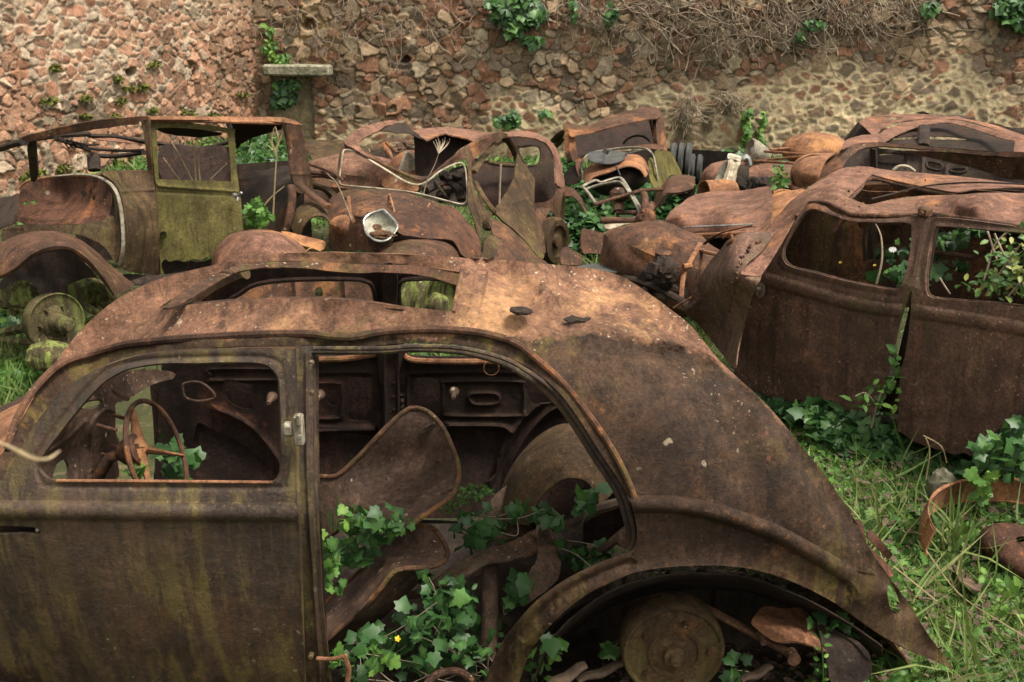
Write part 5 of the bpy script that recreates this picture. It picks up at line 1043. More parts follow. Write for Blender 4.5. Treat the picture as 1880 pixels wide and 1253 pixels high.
m = MB(); m.tube(SB(cr(z4([(1105, 800), (1128, 700), (1125, 600), (1102, 543)]), 5, False))+bn*.06, [.006, .005, .004, .002], 6); tag(m.build('dry_stalk', M['twig']), 'thin pale bent stalk rising inside the front window of the right-hand saloon', 'stalk')
m = MB(); m.tube(SB(cr(z4([(1355, 780), (1380, 820), (1400, 850)]), 4, False))+bn*.1, .004, 6); tag(m.build('dry_stalk', M['twig']), 'short straw at the lower front corner of the rear window, right-hand saloon', 'stalk')
def daisy(name, mat, px, py, r, lab, S=None, k=.3, n=9):
    L = Leaves(); c = SB([(px, py)])[0]+bn*k if S is None else S; a = np.arange(n)*2*math.pi/n; L.add(TO, np.repeat(np.array(c)[None], n, 0), np.tile([-.2, -.6, .8], (n, 1)), r, np.c_[np.cos(a), np.sin(a)*.3, np.sin(a)]); tag(L.build(name, M[mat]), lab, 'flower')
daisy('daisy', 'white', *z4([(1060, 680)])[0], .022, 'small white daisy among the ivy in the front door window of the right-hand saloon')
daisy('yellow_flower', 'yellow', *z4([(982, 748)])[0], .010, 'tiny yellow flower low in the front door window of the right-hand saloon', n=5)
daisy('yellow_flower', 'yellow', *z4([(836, 735)])[0], .010, 'tiny yellow flower at the front corner of that window, left of the daisy', n=5)
# sapling between the two doors
sp = thing('sapling', 'young green sapling growing between the front and rear doors of the right-hand saloon', 'sapling', tuple(atz(1598, 775, .02)))
L = Leaves()
for q, n in (([(1562, 722), (1620, 700), (1648, 712), (1645, 748), (1600, 752), (1565, 748)], 38), ([(1628, 690), (1650, 695), (1652, 715), (1630, 712)], 10), ([(1632, 636), (1650, 630), (1652, 675), (1634, 672)], 12)): cloud(q, n, 4.66, .05, .05, TO, L)
L.build('leaves', M['weed'], sp)
m = MB(); m.ptube([(1600, 785, 4.72), (1610, 745, 4.68), (1622, 715, 4.66), (1645, 700, 4.66)], [.006, .005, .003]); m.ptube([(1610, 745, 4.68), (1590, 722, 4.66), (1570, 728, 4.66)], .003); m.build('stem', M['twig'], sp)
L = Leaves(); cloud([(1830, 800), (1862, 770), (1895, 775), (1895, 880), (1830, 870), (1790, 850), (1800, 815)], 170, 4.0, .15, .055, TI, L); tag(L.build('ivy_plant', M['ivy']), 'ivy climbing the lower rear edge of the right-hand saloon at the frame edge', 'ivy')
L = Leaves(); cloud([(1775, 880), (1820, 870), (1830, 905), (1790, 915)], 24, 3.85, .06, .05, TC, L); tag(L.build('weed_plant', M['weed']), 'pale lobed leaves beside the stone in front of the right-hand saloon', 'weed')
m = MB(); m.blob(atz(1727, 905, .05), (.07, .06, .11), (0, 0, 0), .15, 4); tag(m.build('stone', M['rock']), 'small upright pale stone in the grass beside the rusty hoop', 'stone')

# long bonnet with a chrome strip, lying beyond the right-hand saloon
bo = thing('loose_bonnet', 'long rusty bonnet with a bright chrome strip lying behind the right-hand saloon', 'bonnet', (2.0, 7.2, .3))
hd = z4([(226, 582), (230, 545), (240, 508), (262, 480), (300, 452), (345, 420), (400, 404), (450, 396), (550, 396), (620, 384), (668, 379), (684, 384), (690, 410), (690, 470), (686, 530), (680, 585), (600, 592), (450, 596), (330, 590)])
cH = [z4([p])[0][:2]+(y,) for p, y in (((226, 582), 6.8), ((240, 508), 6.95), ((300, 500), 6.75), ((345, 420), 7.4), ((450, 396), 7.55), ((668, 379), 7.2), ((550, 396), 7.45), ((690, 470), 6.35), ((500, 475), 6.62), ((680, 585), 6.1), ((450, 596), 6.45), ((330, 590), 6.62), ((400, 440), 7.1), ((600, 430), 6.95))]
m = MB(); m.panel(hd, cH, [], res=7, th=.008, dent=.006, creases=[(z4([(242, 522), (300, 502), (400, 484), (500, 475), (600, 470), (688, 466)]), 5, .026), (z4([(300, 556), (640, 545)]), 12, -.014)]); m.each('bonnet_panel', M['pink'], bo)
SH = tps(cH); m = MB(); m.tube(SH(cr(z4([(303, 549), (400, 545), (520, 540), (627, 534)]), 4, False))-np.array([0, .02, 0]), [.004, .011, .011, .010, .004], 8, flat=.6); m.build('chrome_strip', M['chrome'], bo)
m = MB(); m.panel(z4([(690, 410), (760, 395), (830, 390), (810, 430), (760, 490), (720, 540), (690, 575), (684, 520)]), [z4([p])[0][:2]+(y,) for p, y in (((690, 410), 7.0), ((830, 390), 6.9), ((690, 575), 6.1), ((760, 480), 6.4))], res=8, dent=.006, creases=[(z4([(700, 560), (740, 470), (780, 420)]), 5, .016)]); m.ptube([z4([(695, 405)])[0]+(7.0,), z4([(730, 395)])[0]+(7.0,), z4([(775, 402)])[0]+(6.95,)], .012); m.build('bulkhead_strip', M['orange'], bo)
m = MB(); m.panel(z4([(245, 590), (400, 598), (550, 596), (540, 600), (480, 640), (400, 650), (300, 625), (250, 620)]), [z4([(245, 590)])[0]+(6.95,), z4([(550, 596)])[0]+(6.55,), z4([(400, 650)])[0]+(6.6,), z4([(300, 625)])[0]+(6.8,)], res=10); m.build('under_panel', M['dark'], bo)

# ================================================================== FAR RIGHT: two crushed roofs
def ctl(f, L): return [f([p[:2]])[0][:2]+tuple(p[2:]) for p in L]
cC = thing('wrecked_car', 'rusty saloon with a long torn roof behind the right-hand saloon', 'car', (3.5, 8.0, 0))
m = MB()
m.panel(y4([(530, 540), (545, 500), (580, 430), (620, 355), (700, 322), (800, 308), (1000, 317), (1300, 343), (1600, 368), (1900, 378), (1900, 412), (1600, 396), (1300, 366), (1000, 340), (850, 337), (770, 350), (710, 382), (655, 440), (610, 510), (590, 560)]), ctl(y4, [(530, 540, 7.3), (620, 355, 7.5), (800, 308, 7.6), (1300, 343, 7.1), (1900, 378, 6.4), (1900, 410, 6.4), (1300, 366, 7.08), (850, 337, 7.55), (600, 530, 7.25)]), res=6, th=.012, dent=.006)
m.build('roof_rail', M['brown'], cC)
m = MB(); m.panel(y4([(628, 355), (632, 318), (660, 290), (740, 262), (800, 256), (862, 256), (868, 305), (800, 308), (700, 322)]), ctl(y4, [(632, 330, 7.55), (740, 262, 8.0), (862, 256, 8.1), (868, 305, 7.7), (700, 322, 7.6)]), res=6, dent=.012, dsc=9); m.build('windscreen_header', M['pink'], cC)
m = MB(); m.panel(y4([(1040, 366), (1300, 370), (1600, 396), (1900, 412), (1900, 560), (1840, 562), (1780, 565), (1650, 525), (1500, 475), (1350, 440), (1200, 405), (1100, 385)]), ctl(y4, [(1040, 366, 7.3), (1600, 396, 6.75), (1900, 412, 6.4), (1900, 560, 6.5), (1780, 565, 6.6), (1400, 450, 7.0)]), res=7, dent=.008, creases=[(y4([(1840, 430), (1780, 560)]), 5, .014)]); m.build('sagging_roof_side', M['brown'], cC)
m = MB(); m.panel(y4([(862, 300), (866, 268), (900, 235), (960, 205), (1040, 175), (1120, 156), (1240, 148), (1360, 150), (1460, 166), (1560, 188), (1700, 228), (1822, 268), (1880, 272), (1900, 278), (1900, 370), (1812, 370), (1816, 302), (1760, 290), (1700, 272), (1600, 236), (1500, 204), (1430, 184), (1360, 172), (1280, 175), (1200, 187), (1120, 208), (1040, 238), (980, 272), (920, 305)]), ctl(y4, [(862, 290, 8.0), (960, 205, 8.8), (1240, 148, 9.0), (1560, 188, 8.6), (1822, 268, 8.0), (1900, 278, 7.9), (1900, 370, 7.5), (1812, 370, 7.5), (1600, 236, 8.5), (1360, 172, 8.9), (1120, 208, 8.8), (920, 305, 8.0)]), res=6, dent=.008, creases=[(y4([(1380, 160), (1560, 205), (1800, 280)]), 4, .012)]); m.build('roof', M['pink'], cC)
m = MB(); m.panel(y4([(925, 306), (1040, 244), (1200, 190), (1360, 176), (1600, 240), (1816, 306), (1808, 372), (1600, 364), (1300, 340), (1000, 315)]), ctl(y4, [(925, 306, 8.3), (1200, 190, 9.1), (1600, 240, 8.8), (1808, 372, 8.2), (1300, 340, 8.4)]), [y4([(970, 285), (1000, 275), (1180, 262), (1182, 276), (1000, 292)]), y4([(1222, 262), (1400, 270), (1500, 288), (1400, 290), (1222, 282)])], res=9); m.build('inner_roof', M['inner'], cC)
m = MB(); fr = y4([(560, 560), (640, 440), (760, 350), (860, 345), (1100, 380), (1450, 470), (1880, 560), (1880, 620), (1000, 600)])
m.panel(fr, ctl(y4, [(560, 560, 8.3), (760, 350, 8.5), (1100, 380, 8.5), (1880, 560, 7.6), (1000, 600, 8.3)]), [y4([(868, 395), (895, 380), (1020, 384), (1062, 400), (1050, 440), (1010, 458), (900, 450), (868, 440)]), y4([(1218, 440), (1310, 460), (1300, 500), (1215, 480)]), y4([(1380, 492), (1475, 486), (1480, 505), (1450, 518), (1385, 512)])], res=8, creases=[(y4([(1080, 400), (1070, 520)]), 5, .02), (y4([(1180, 420), (1175, 540)]), 5, .02), (y4([(1340, 470), (1340, 540)]), 5, .02)], rim=.012); m.build('far_side_panel', M['dark'], cC)
m = MB(); m.ptube([y4([(975, 500)])[0]+(7.6,), y4([(1010, 476)])[0]+(7.6,), y4([(1050, 470)])[0]+(7.6,), y4([(1090, 482)])[0]+(7.6,), y4([(1125, 508)])[0]+(7.6,)], .012); m.build('steering_rim', M['ivory'], cC)
m = MB(); m.ptube([y4([(840, 350)])[0]+(7.9,), y4([(845, 520)])[0]+(7.9,)], .05, flat=.5); m.ptube([y4([(1190, 200)])[0]+(8.7,), y4([(1185, 330)])[0]+(8.4,)], .05, flat=.5); m.ptube([y4([(1280, 340)])[0]+(7.2,), y4([(1270, 372)])[0]+(7.2,)], .05, flat=.5); m.each('door_post', M['dark'], cC)
m = MB(); m.net([[at(*y4([p[:2]])[0], p[2]) for p in r] for r in ([(290, 600, 7.4), (275, 520, 7.4), (310, 440, 7.5), (380, 400, 7.6), (460, 390, 7.7)], [(350, 615, 7.15), (340, 530, 7.1), (370, 455, 7.2), (430, 415, 7.35), (500, 392, 7.55)], [(430, 600, 7.0), (470, 540, 6.95), (500, 460, 7.05), (540, 410, 7.3), (590, 385, 7.5)])], n=5, th=.01); m.build('scuttle', M['orange'], cC)
m = MB(); m.ptube([y4([(285, 600)])[0]+(7.3,), y4([(278, 520)])[0]+(7.3,), y4([(320, 445)])[0]+(7.35,), y4([(400, 405)])[0]+(7.45,), y4([(480, 408)])[0]+(7.4,)], .02, flat=.5); m.panel(y4([(560, 400), (600, 385), (620, 380), (590, 430), (550, 510), (500, 560), (450, 590), (480, 520), (510, 450)]), ctl(y4, [(600, 385, 7.5), (450, 590, 6.95), (550, 510, 7.1)]), res=7); m.build('bulkhead_band', M['brown'], cC)
m = MB()
for a in ([(15, 436, 8.4), (250, 450, 7.8), (500, 467, 7.3)], [(90, 370, 8.6), (250, 382, 8.2), (420, 396, 7.6)], [(15, 440, 8.4), (200, 420, 8.1), (440, 398, 7.6)], [(160, 364, 9.4), (280, 350, 9.3), (470, 332, 9.2)], [(130, 358, 9.0), (320, 340, 9.3)]): m.ptube([y4([p[:2]])[0]+(p[2],) for p in a], .011)
m.each('bonnet_stay', M['orange'], cC)
cD = thing('wrecked_car', 'farthest rusty saloon roof at the top right, against the stone wall', 'car', (4.8, 10.2, 0))
m = MB()
m.panel(y4([(740, 172), (760, 155), (800, 135), (850, 124), (900, 122), (930, 130), (958, 158), (968, 180), (930, 195), (895, 212), (875, 240), (830, 254), (790, 215)]), ctl(y4, [(740, 172, 9.9), (850, 124, 10.2), (930, 130, 10.3), (960, 180, 9.8), (830, 254, 9.5), (790, 210, 9.7)]), res=6, dent=.006)
m.panel(y4([(895, 122), (1000, 114), (1120, 112), (1240, 118), (1340, 128), (1420, 128), (1510, 150), (1640, 178), (1760, 215), (1890, 262), (1890, 278), (1800, 262), (1640, 205), (1500, 162), (1360, 148), (1200, 146), (1060, 158), (965, 178), (955, 160), (1060, 130), (930, 130)]), ctl(y4, [(895, 122, 10.3), (1240, 118, 10.4), (1640, 178, 9.6), (1890, 270, 9.0), (1360, 148, 10.0), (965, 170, 9.9)]), res=6, dent=.005, n=2)
m.build('roof', M['pink'], cD)
m = MB(); m.panel(y4([(1140, 104), (1170, 95), (1195, 96), (1230, 112), (1180, 114)]), ctl(y4, [(1140, 104, 10.6), (1195, 96, 10.6), (1230, 112, 10.6)]), res=5); m.panel(y4([(1350, 124), (1420, 120), (1500, 134), (1530, 146), (1440, 132)]), ctl(y4, [(1350, 124, 10.2), (1420, 120, 10.3), (1530, 146, 10.0)]), res=5); m.panel(y4([(1000, 150), (1060, 130), (1200, 128), (1360, 138), (1200, 150), (1040, 165)]), ctl(y4, [(1000, 150, 10.3), (1200, 128, 10.5), (1360, 138, 10.3)]), res=7); m.each('torn_edge', M['dark'], cD)
m = MB()
for a in ([(632, 310), (690, 235), (742, 172)], [(650, 308), (715, 240), (760, 190)], [(680, 300), (780, 270), (835, 252)], [(640, 330), (740, 272), (800, 258)]): m.ptube([y4([p])[0]+(9.7,) for p in a], .022, flat=.6)
m.panel(y4([(632, 330), (690, 240), (742, 176), (790, 218), (832, 258), (740, 270), (660, 300)]), ctl(y4, [(632, 330, 9.8), (742, 176, 10.1), (832, 258, 9.9)]), res=9); m.each('windscreen_post', M['dark'], cD)
m = MB(); m.blob(at(*y4([(435, 360)])[0], 9.3), (.30, .3, .16), (0, 0, 0), .06, 3); m.panel(y4([(480, 330), (560, 318), (600, 300), (620, 290), (640, 350), (600, 380), (500, 382)]), ctl(y4, [(480, 330, 9.3), (620, 290, 9.7), (600, 380, 9.1)]), res=7, dent=.02); m.build('scuttle', M['orange'], cD)
m = MB(); m.panel(y4([(1640, 175), (1700, 180), (1900, 240), (1900, 262), (1760, 215)]), ctl(y4, [(1640, 175, 10.6), (1900, 240, 10.2), (1760, 215, 10.4)]), res=7); m.panel(y4([(1740, 215), (1900, 205), (1900, 250), (1840, 245)]), ctl(y4, [(1740, 215, 10.9), (1900, 205, 10.7), (1900, 250, 10.5)]), res=7); m.each('rear_sheet', M['dark'], cD)
m = MB(); m.net([[np.array([x, y, z]) for z in (.05, .4, .7)] for x, y in ((3.2, 10.4), (4.6, 10.9), (6.4, 10.2))], n=4); m.each('far_side_skin', M['dark'], cD)

# engine, headlamp and radiator shell of a broken car before the wall
en = thing('broken_engine', 'rusty finned engine lump lying before the tank-like scuttle, left of the tall radiator shell', 'engine', (2.6, 9.0, .2)); en['label'] = 'rusty ribbed engine block lying just right of the upright pale radiator shell'
m = MB(); m.blob(at(*z3([(1370, 570)])[0], 9.0), (.46, .35, .17), (0, 0, -5), .06, 3, pw=2.5); m.build('engine_cover', M['pink'], en)
m = MB()
for k in range(7): m.lathe(at(*z3([(1262+k*11, 572+k*3)])[0], 8.7), (1, -.2, 0), [(.13, -.012), (.14, 0), (.13, .012)], 20)
for k in range(16): m.box(at(*z3([(RNG.uniform(1270, 1470), RNG.uniform(590, 630))])[0], 8.6), RNG.uniform(.05, .14, 3), RNG.uniform(0, 90, 3), .2)
m.build('cooling_fins', M['dark'], en)
m = MB(); m.panel(z3([(1300, 520), (1340, 470), (1420, 470), (1520, 520), (1500, 570), (1440, 520), (1380, 505)]), ctl(z3, [(1300, 520, 9.2), (1420, 470, 9.6), (1520, 520, 9.3), (1440, 520, 9.1)]), res=6); m.build('bent_shroud', M['dark'], en)
rs = thing('radiator_shell', 'tall ivory radiator shell leaning upright behind the loose bonnet', 'radiator', tuple(at(*z3([(1180, 650)])[0], 8.4)))
m = MB(); m.panel(z3([(1205, 410), (1222, 398), (1245, 405), (1290, 420), (1292, 440), (1280, 470), (1262, 520), (1235, 590), (1205, 640), (1155, 650), (1150, 640), (1175, 560), (1205, 470)]), ctl(z3, [(1210, 405, 8.7), (1290, 425, 8.7), (1235, 590, 8.4), (1155, 650, 8.4), (1175, 560, 8.5)]), res=5, th=.03, creases=[(z3([(1225, 450), (1200, 560), (1170, 640)]), 4, .02), (z3([(1250, 450), (1225, 560), (1190, 640)]), 4, -.02)], dent=.01); m.build('shell', M['ivory'], rs)
m = MB()
for k in range(5): m.ptube([z3([(1195-k*7, 450+k*10)])[0]+(8.75,), z3([(1150-k*9, 600+k*4)])[0]+(8.6,), z3([(1125-k*8, 655)])[0]+(8.5,)], .02, flat=.5)
m.panel(z3([(1205, 418), (1240, 415), (1285, 432), (1280, 452), (1240, 440), (1208, 435)]), ctl(z3, [(1205, 418, 8.66), (1285, 432, 8.66), (1240, 440, 8.64)]), res=5, th=.02); m.each('fin_stack', M['alu'], rs)
hl_ = thing('headlamp', 'grey dented headlamp shell on top of the engine beside the upright radiator shell', 'headlamp', tuple(at(*z3([(1345, 420)])[0], 8.9)))
m = MB(); m.lathe(at(*z3([(1345, 390)])[0], 8.9), (-1, -.1, .3), [(.02, -.2), (.08, -.14), (.11, -.06), (.12, 0), (.11, .01), (.08, -.03)], 24); m.build('shell', M['alu'], hl_)
m = MB(); m.blob(at(*z3([(1400, 400)])[0], 8.95), (.08, .08, .08), (0, 0, 0), .08); m.ptube([z3([(1300, 440)])[0]+(8.8,), z3([(1330, 430)])[0]+(8.8,), z3([(1345, 480)])[0]+(8.8,)], .03); m.each('bracket', M['chrome'], hl_)
m = MB(); m.lathe(at(*z3([(1050, 665)])[0], 8.3), (-1, -.35, 0), [(.09, -.28), (.11, -.2), (.11, 0), (.115, .01), (.10, .01), (.095, -.15)], 28); tag(m.build('rusty_can', M['orange']), 'open rusty drum on its side at the foot of the upright radiator shell', 'can')
for k, (x, y, r, lb) in enumerate(((895, 455, .14, 'old dark tyre stack leaning against the wall behind the truck cab, larger one'), (968, 500, .11, 'smaller dark tyre in the ivy, right of the larger one by the wall'))):
    t = thing('old_tyre', lb, 'tyre', tuple(at(*z3([(x, y)])[0], 12.0)-np.array([0, 0, r*1.2])))
    m = MB(); c = at(*z3([(x, y)])[0], 12.0)
    for d in ((-.09, 0, .09) if k == 0 else (0, .09)): m.lathe(c+np.array([d, 0, 0]), (1, -.25, 0), [(r*.75, -.035), (r*1.3, -.04), (r*1.6, -.02), (r*1.6, .02), (r*1.3, .04), (r*.75, .035)], 24)
    m.build('tread', M['rubber'], t)
L = Leaves(); cloud(z3([(1510, 500), (1560, 480), (1575, 620), (1530, 640), (1500, 560)]), 60, 8.2, .15, .07, TO, L); tag(L.build('leafy_shrub', M['bramble']), 'fresh light-green shrub between the engine block and the far scuttle', 'shrub')

# ================================================================== LEFT: boxy olive saloon with its bulkhead open
cL = thing('wrecked_car', 'boxy 1930s saloon on the left with an olive-green door and no bonnet', 'car', (-2.4, 7.4, 0))
def p1(pts, ctrl, holes=(), **k):
    return dict(outer=z1(pts), surf=[z1([c[:2]])[0][:2]+tuple(c[2:]) for c in ctrl], holes=[z1(h) for h in holes], **k)
def t1(m, L, r, **k): return m.ptube([z1([p[:2]])[0][:2]+(p[2],) for p in L], r, **k)
# door
m = MB(); m.panel(**p1([(652, 168), (652, 168), (720, 170), (820, 178), (920, 192), (1012, 205), (1018, 215), (1018, 215), (1022, 300), (1030, 400), (1044, 500), (1052, 600), (1055, 650), (1055, 650), (1030, 665), (1000, 690), (980, 715), (950, 745), (925, 780), (905, 760), (870, 775), (840, 770), (800, 782), (765, 775), (735, 782), (715, 770), (700, 800), (712, 838), (698, 840), (698, 840), (690, 700), (685, 560), (676, 440), (665, 330), (656, 220)],
    [(652, 168, 6.95), (1012, 205, 7.35), (1055, 650, 7.2), (698, 840, 6.85), (680, 440, 6.9), (1035, 430, 7.28)],
    [[(680, 205), (680, 205), (740, 200), (850, 207), (960, 218), (985, 226), (990, 240), (1003, 420), (998, 432), (985, 433), (690, 424), (690, 424), (684, 330)]], res=6, th=.008, dent=.004,
    creases=[(z1([(680, 452), (800, 462), (920, 470), (1040, 478)]), 4, .014), (z1([(686, 480), (1044, 500)]), 3, -.006)], n=3))
door = m.build('front_door', M['olive'], cL)
m = MB(); m.lathe(at(*z1([(1020, 494)])[0], 7.16), (-.2, -1, 0), [(.018, -.01), (.02, .01), (.014, .03)], 12); m.tube([at(*z1([(1022, 494)])[0], 7.14), at(*z1([(1035, 500)])[0], 7.1), at(*z1([(1048, 482)])[0], 7.08)], [.01, .013, .009], 8); m.tube([at(*z1([(1035, 500)])[0], 7.1), at(*z1([(1030, 518)])[0], 7.08)], [.012, .008], 8); m.build('door_handle', M['chrome'], door)
m = MB(); m.panel(**p1([(695, 655), (718, 652), (722, 680), (696, 686)], [(695, 655, 6.84), (722, 680, 6.86)], res=5, th=.008, n=2)); m.build('door_hinge', M['mossy'], door)
# front post with cowl side and scuttle
m = MB(); m.panel(**p1([(600, 158), (640, 155), (652, 160), (656, 230), (664, 330), (676, 440), (684, 560), (690, 700), (696, 836), (640, 836), (560, 826), (528, 800), (540, 740), (545, 640), (535, 540), (515, 470), (478, 425), (440, 400), (480, 390), (560, 388), (630, 388), (640, 380), (632, 300), (622, 220), (612, 180)],
    [(600, 158, 6.9), (652, 160, 6.92), (664, 330, 6.9), (690, 700, 6.84), (640, 836, 6.78), (528, 800, 6.5), (540, 600, 6.5), (478, 425, 6.6), (560, 388, 6.85), (640, 385, 6.92), (600, 600, 6.65)], res=6, th=.008, dent=.005,
    creases=[(z1([(520, 478), (600, 474), (676, 470)]), 3, .012), (z1([(648, 170), (655, 330), (668, 460), (676, 600), (680, 830)]), 4, .014), (z1([(660, 620), (640, 740), (628, 830)]), 4, .01)], n=3)); m.build('cowl_side', M['olivb'], cL)
m = MB(); m.panel(**p1([(398, 405), (430, 396), (500, 386), (600, 384), (632, 388), (560, 392), (480, 396), (440, 404)], [(398, 405, 6.8), (500, 386, 7.2), (632, 388, 6.95)], res=5)); m.build('scuttle_top', M['brown'], cL)
# bulkhead: dished panel inside a bright edge
m = MB(); m.panel(**p1([(75, 600), (80, 520), (90, 470), (110, 445), (150, 425), (220, 415), (320, 412), (400, 418), (440, 430), (470, 460), (482, 500), (478, 560), (470, 590), (440, 605), (380, 615), (300, 620), (200, 622), (120, 620)],
    [(75, 600, 6.85), (90, 470, 6.95), (320, 412, 6.85), (440, 430, 6.7), (482, 520, 6.6), (440, 605, 6.5), (300, 620, 6.5), (120, 620, 6.75), (280, 500, 6.95)],
    [[(350, 480), (368, 475), (378, 490), (360, 500)], [(400, 500), (410, 495), (415, 510), (404, 515)], [(100, 525), (115, 520), (118, 535), (104, 538)], [(130, 520), (150, 516), (160, 528), (138, 534)], [(385, 475), (396, 474), (396, 484), (386, 486)]], res=6, dent=.008, creases=[(z1([(90, 590), (200, 598), (330, 596), (460, 575)]), 5, .02)])); m.build('bulkhead', M['panel'], cL)
m = MB(); m.panel(**p1([(10, 640), (60, 625), (110, 622), (300, 622), (440, 606), (478, 580), (500, 600), (512, 700), (518, 780), (505, 790), (470, 740), (430, 700), (340, 665), (240, 655), (120, 660), (40, 690), (12, 700)],
    [(10, 640, 6.8), (300, 622, 6.48), (478, 590, 6.5), (515, 760, 6.45), (340, 665, 6.4), (12, 700, 6.7)], res=7, dent=.012, creases=[(z1([(20, 640), (100, 635), (110, 655)]), 4, .015)]))
m.panel(**p1([(455, 430), (500, 470), (515, 540), (520, 640), (515, 740), (500, 780), (495, 700), (500, 600), (495, 520), (480, 470), (450, 440)], [(455, 430, 6.62), (515, 540, 6.5), (500, 780, 6.42)], res=5)); m.build('bulkhead_lower', M['olivb'], cL)
m = MB(); t1(m, [(80, 470, 6.92), (110, 438, 6.92), (180, 420, 6.88), (300, 408, 6.82), (400, 412, 6.72)], .008); m.build('bulkhead_bead', M['orange'], cL)
m = MB(); t1(m, [(230, 412, 6.85), (330, 404, 6.8), (400, 408, 6.7), (460, 430, 6.6), (500, 470, 6.52), (520, 530, 6.48), (532, 620, 6.45), (535, 700, 6.42), (528, 760, 6.42), (515, 800, 6.44)], .013, flat=.5, sides=10); m.build('cowl_band', M['alu'], cL)
# roof: side rail, front header, cross rails and rear quarter
m = MB()
m.panel(**p1([(98, 255), (105, 240), (170, 222), (260, 198), (360, 178), (480, 162), (600, 153), (640, 152), (655, 165), (610, 168), (600, 185), (560, 190), (440, 205), (330, 222), (220, 240), (130, 262)], [(98, 255, 6.1), (360, 178, 6.4), (640, 152, 6.9), (600, 185, 6.85), (330, 222, 6.38), (130, 262, 6.12)], res=5, th=.008, dent=.004)); m.build('roof_side', M['brown'], cL)
m = MB(); m.panel(**p1([(600, 153), (640, 150), (760, 150), (900, 152), (1040, 153), (1160, 154), (1240, 158), (1285, 172), (1310, 190), (1240, 178), (1160, 172), (1000, 170), (850, 166), (700, 165), (655, 165)], [(600, 153, 6.9), (900, 152, 7.2), (1285, 172, 7.5), (1000, 170, 7.3), (655, 165, 6.92)], res=5, th=.008, dent=.003))
t1(m, [(640, 168, 6.95), (900, 172, 7.2), (1240, 182, 7.5)], .014); m.build('roof_edge', M['orange'], cL)
m = MB(); t1(m, [(105, 255, 6.15), (240, 236, 7.2), (385, 228, 8.1)], .02); t1(m, [(385, 235, 8.1), (500, 240, 8.3), (640, 262, 8.4), (870, 288, 8.8), (1000, 262, 8.6), (1230, 195, 7.9)], .03, flat=.6); t1(m, [(240, 245, 6.7), (390, 290, 7.9), (520, 300, 8.1), (620, 298, 7.5)], .012); t1(m, [(240, 250, 6.7), (390, 300, 7.9)], .010); t1(m, [(395, 320, 8.0), (500, 325, 8.1), (625, 308, 7.6)], .035, flat=.5); t1(m, [(990, 178, 7.5), (1000, 205, 7.5)], .02)
for k in range(9): t1(m, [(260+k*14, 243+k*4, 7.0), (300+k*16, 290-k*2, 7.6)], .006)
m.build('roof_frame', M['dark'], cL)
m = MB(); m.panel(**p1([(400, 228), (520, 234), (620, 250), (640, 268), (560, 265), (480, 258), (410, 250)], [(400, 228, 8.2), (640, 268, 8.4), (410, 250, 8.1)], res=6, dent=.01)); m.build('roof_rail', M['pink'], cL)
m = MB(); m.panel(**p1([(118, 262), (155, 256), (160, 330), (165, 420), (135, 432), (124, 350)], [(118, 262, 6.2), (165, 420, 6.4), (130, 430, 6.4)], res=5, th=.05, n=2)); t1(m, [(405, 320, 8.0), (410, 385, 7.9)], .05, flat=.5); t1(m, [(-30, 300, 6.4), (50, 275, 6.2), (105, 262, 6.1)], .035, flat=.6); m.each('windscreen_post', M['dark'], cL)
m = MB(); m.panel(**p1([(1240, 160), (1285, 172), (1310, 205), (1325, 270), (1338, 340), (1350, 400), (1360, 470), (1340, 475), (1290, 480), (1270, 420), (1262, 380), (1252, 300), (1238, 220), (1230, 180)], [(1240, 160, 7.5), (1310, 205, 7.8), (1360, 470, 7.9), (1280, 470, 7.5), (1240, 220, 7.5)], res=5, th=.012, dent=.006, creases=[(z1([(1270, 402), (1350, 402)]), 3, .012)])); m.build('rear_quarter', M['brown'], cL)
m = MB(); m.panel(**p1([(1040, 400), (1150, 385), (1250, 365), (1268, 420), (1275, 500), (1230, 545), (1180, 590), (1100, 610), (1056, 612), (1045, 500)], [(1040, 400, 8.3), (1250, 365, 8.2), (1275, 500, 7.6), (1056, 612, 7.8)], res=7, dent=.006, creases=[(z1([(1045, 425), (1255, 388)]), 5, .02)])); m.build('far_side_panel', M['dark'], cL)
m = MB(); m.panel(**p1([(1005, 180), (1120, 175), (1230, 182), (1225, 200), (1150, 222), (1060, 262), (1028, 292), (1020, 240)], [(1005, 180, 7.6), (1230, 190, 7.8), (1028, 292, 8.5)], res=7)); m.panel(**p1([(700, 280), (850, 290), (990, 285), (1000, 428), (850, 430), (705, 422)], [(700, 280, 8.4), (990, 285, 8.6), (850, 430, 8.3), (705, 422, 8.2)], res=8, dent=.02, dsc=2)); m.panel(**p1([(672, 190), (760, 192), (960, 225), (900, 240), (800, 240), (720, 225), (680, 208)], [(672, 190, 7.2), (960, 225, 7.6), (800, 240, 7.6)], res=6)); m.each('inner_panel', M['inner'], cL)
m = MB(); m.panel(**p1([(700, 780), (790, 778), (870, 782), (930, 770), (930, 800), (820, 820), (715, 838)], [(700, 780, 7.05), (930, 790, 7.15), (715, 838, 7.0)], res=7)); m.panel(**p1([(540, 836), (700, 840), (900, 810), (900, 870), (560, 880)], [(540, 836, 6.7), (900, 810, 7.1), (560, 880, 6.6)], res=8)); m.build('sill', M['dark'], cL)
m = MB(); t1(m, [(1262, 450, 7.4), (1268, 500, 7.35), (1255, 600, 7.3), (1240, 650, 7.3)], .03, flat=.5); t1(m, [(1290, 440, 7.5), (1350, 490, 7.4), (1425, 545, 7.2)], .035, flat=.5); t1(m, [(1350, 395, 7.9), (1420, 402, 7.9), (1500, 420, 7.9)], .02); t1(m, [(1350, 362, 8.0), (1440, 395, 7.8), (1490, 430, 7.6)], .012)
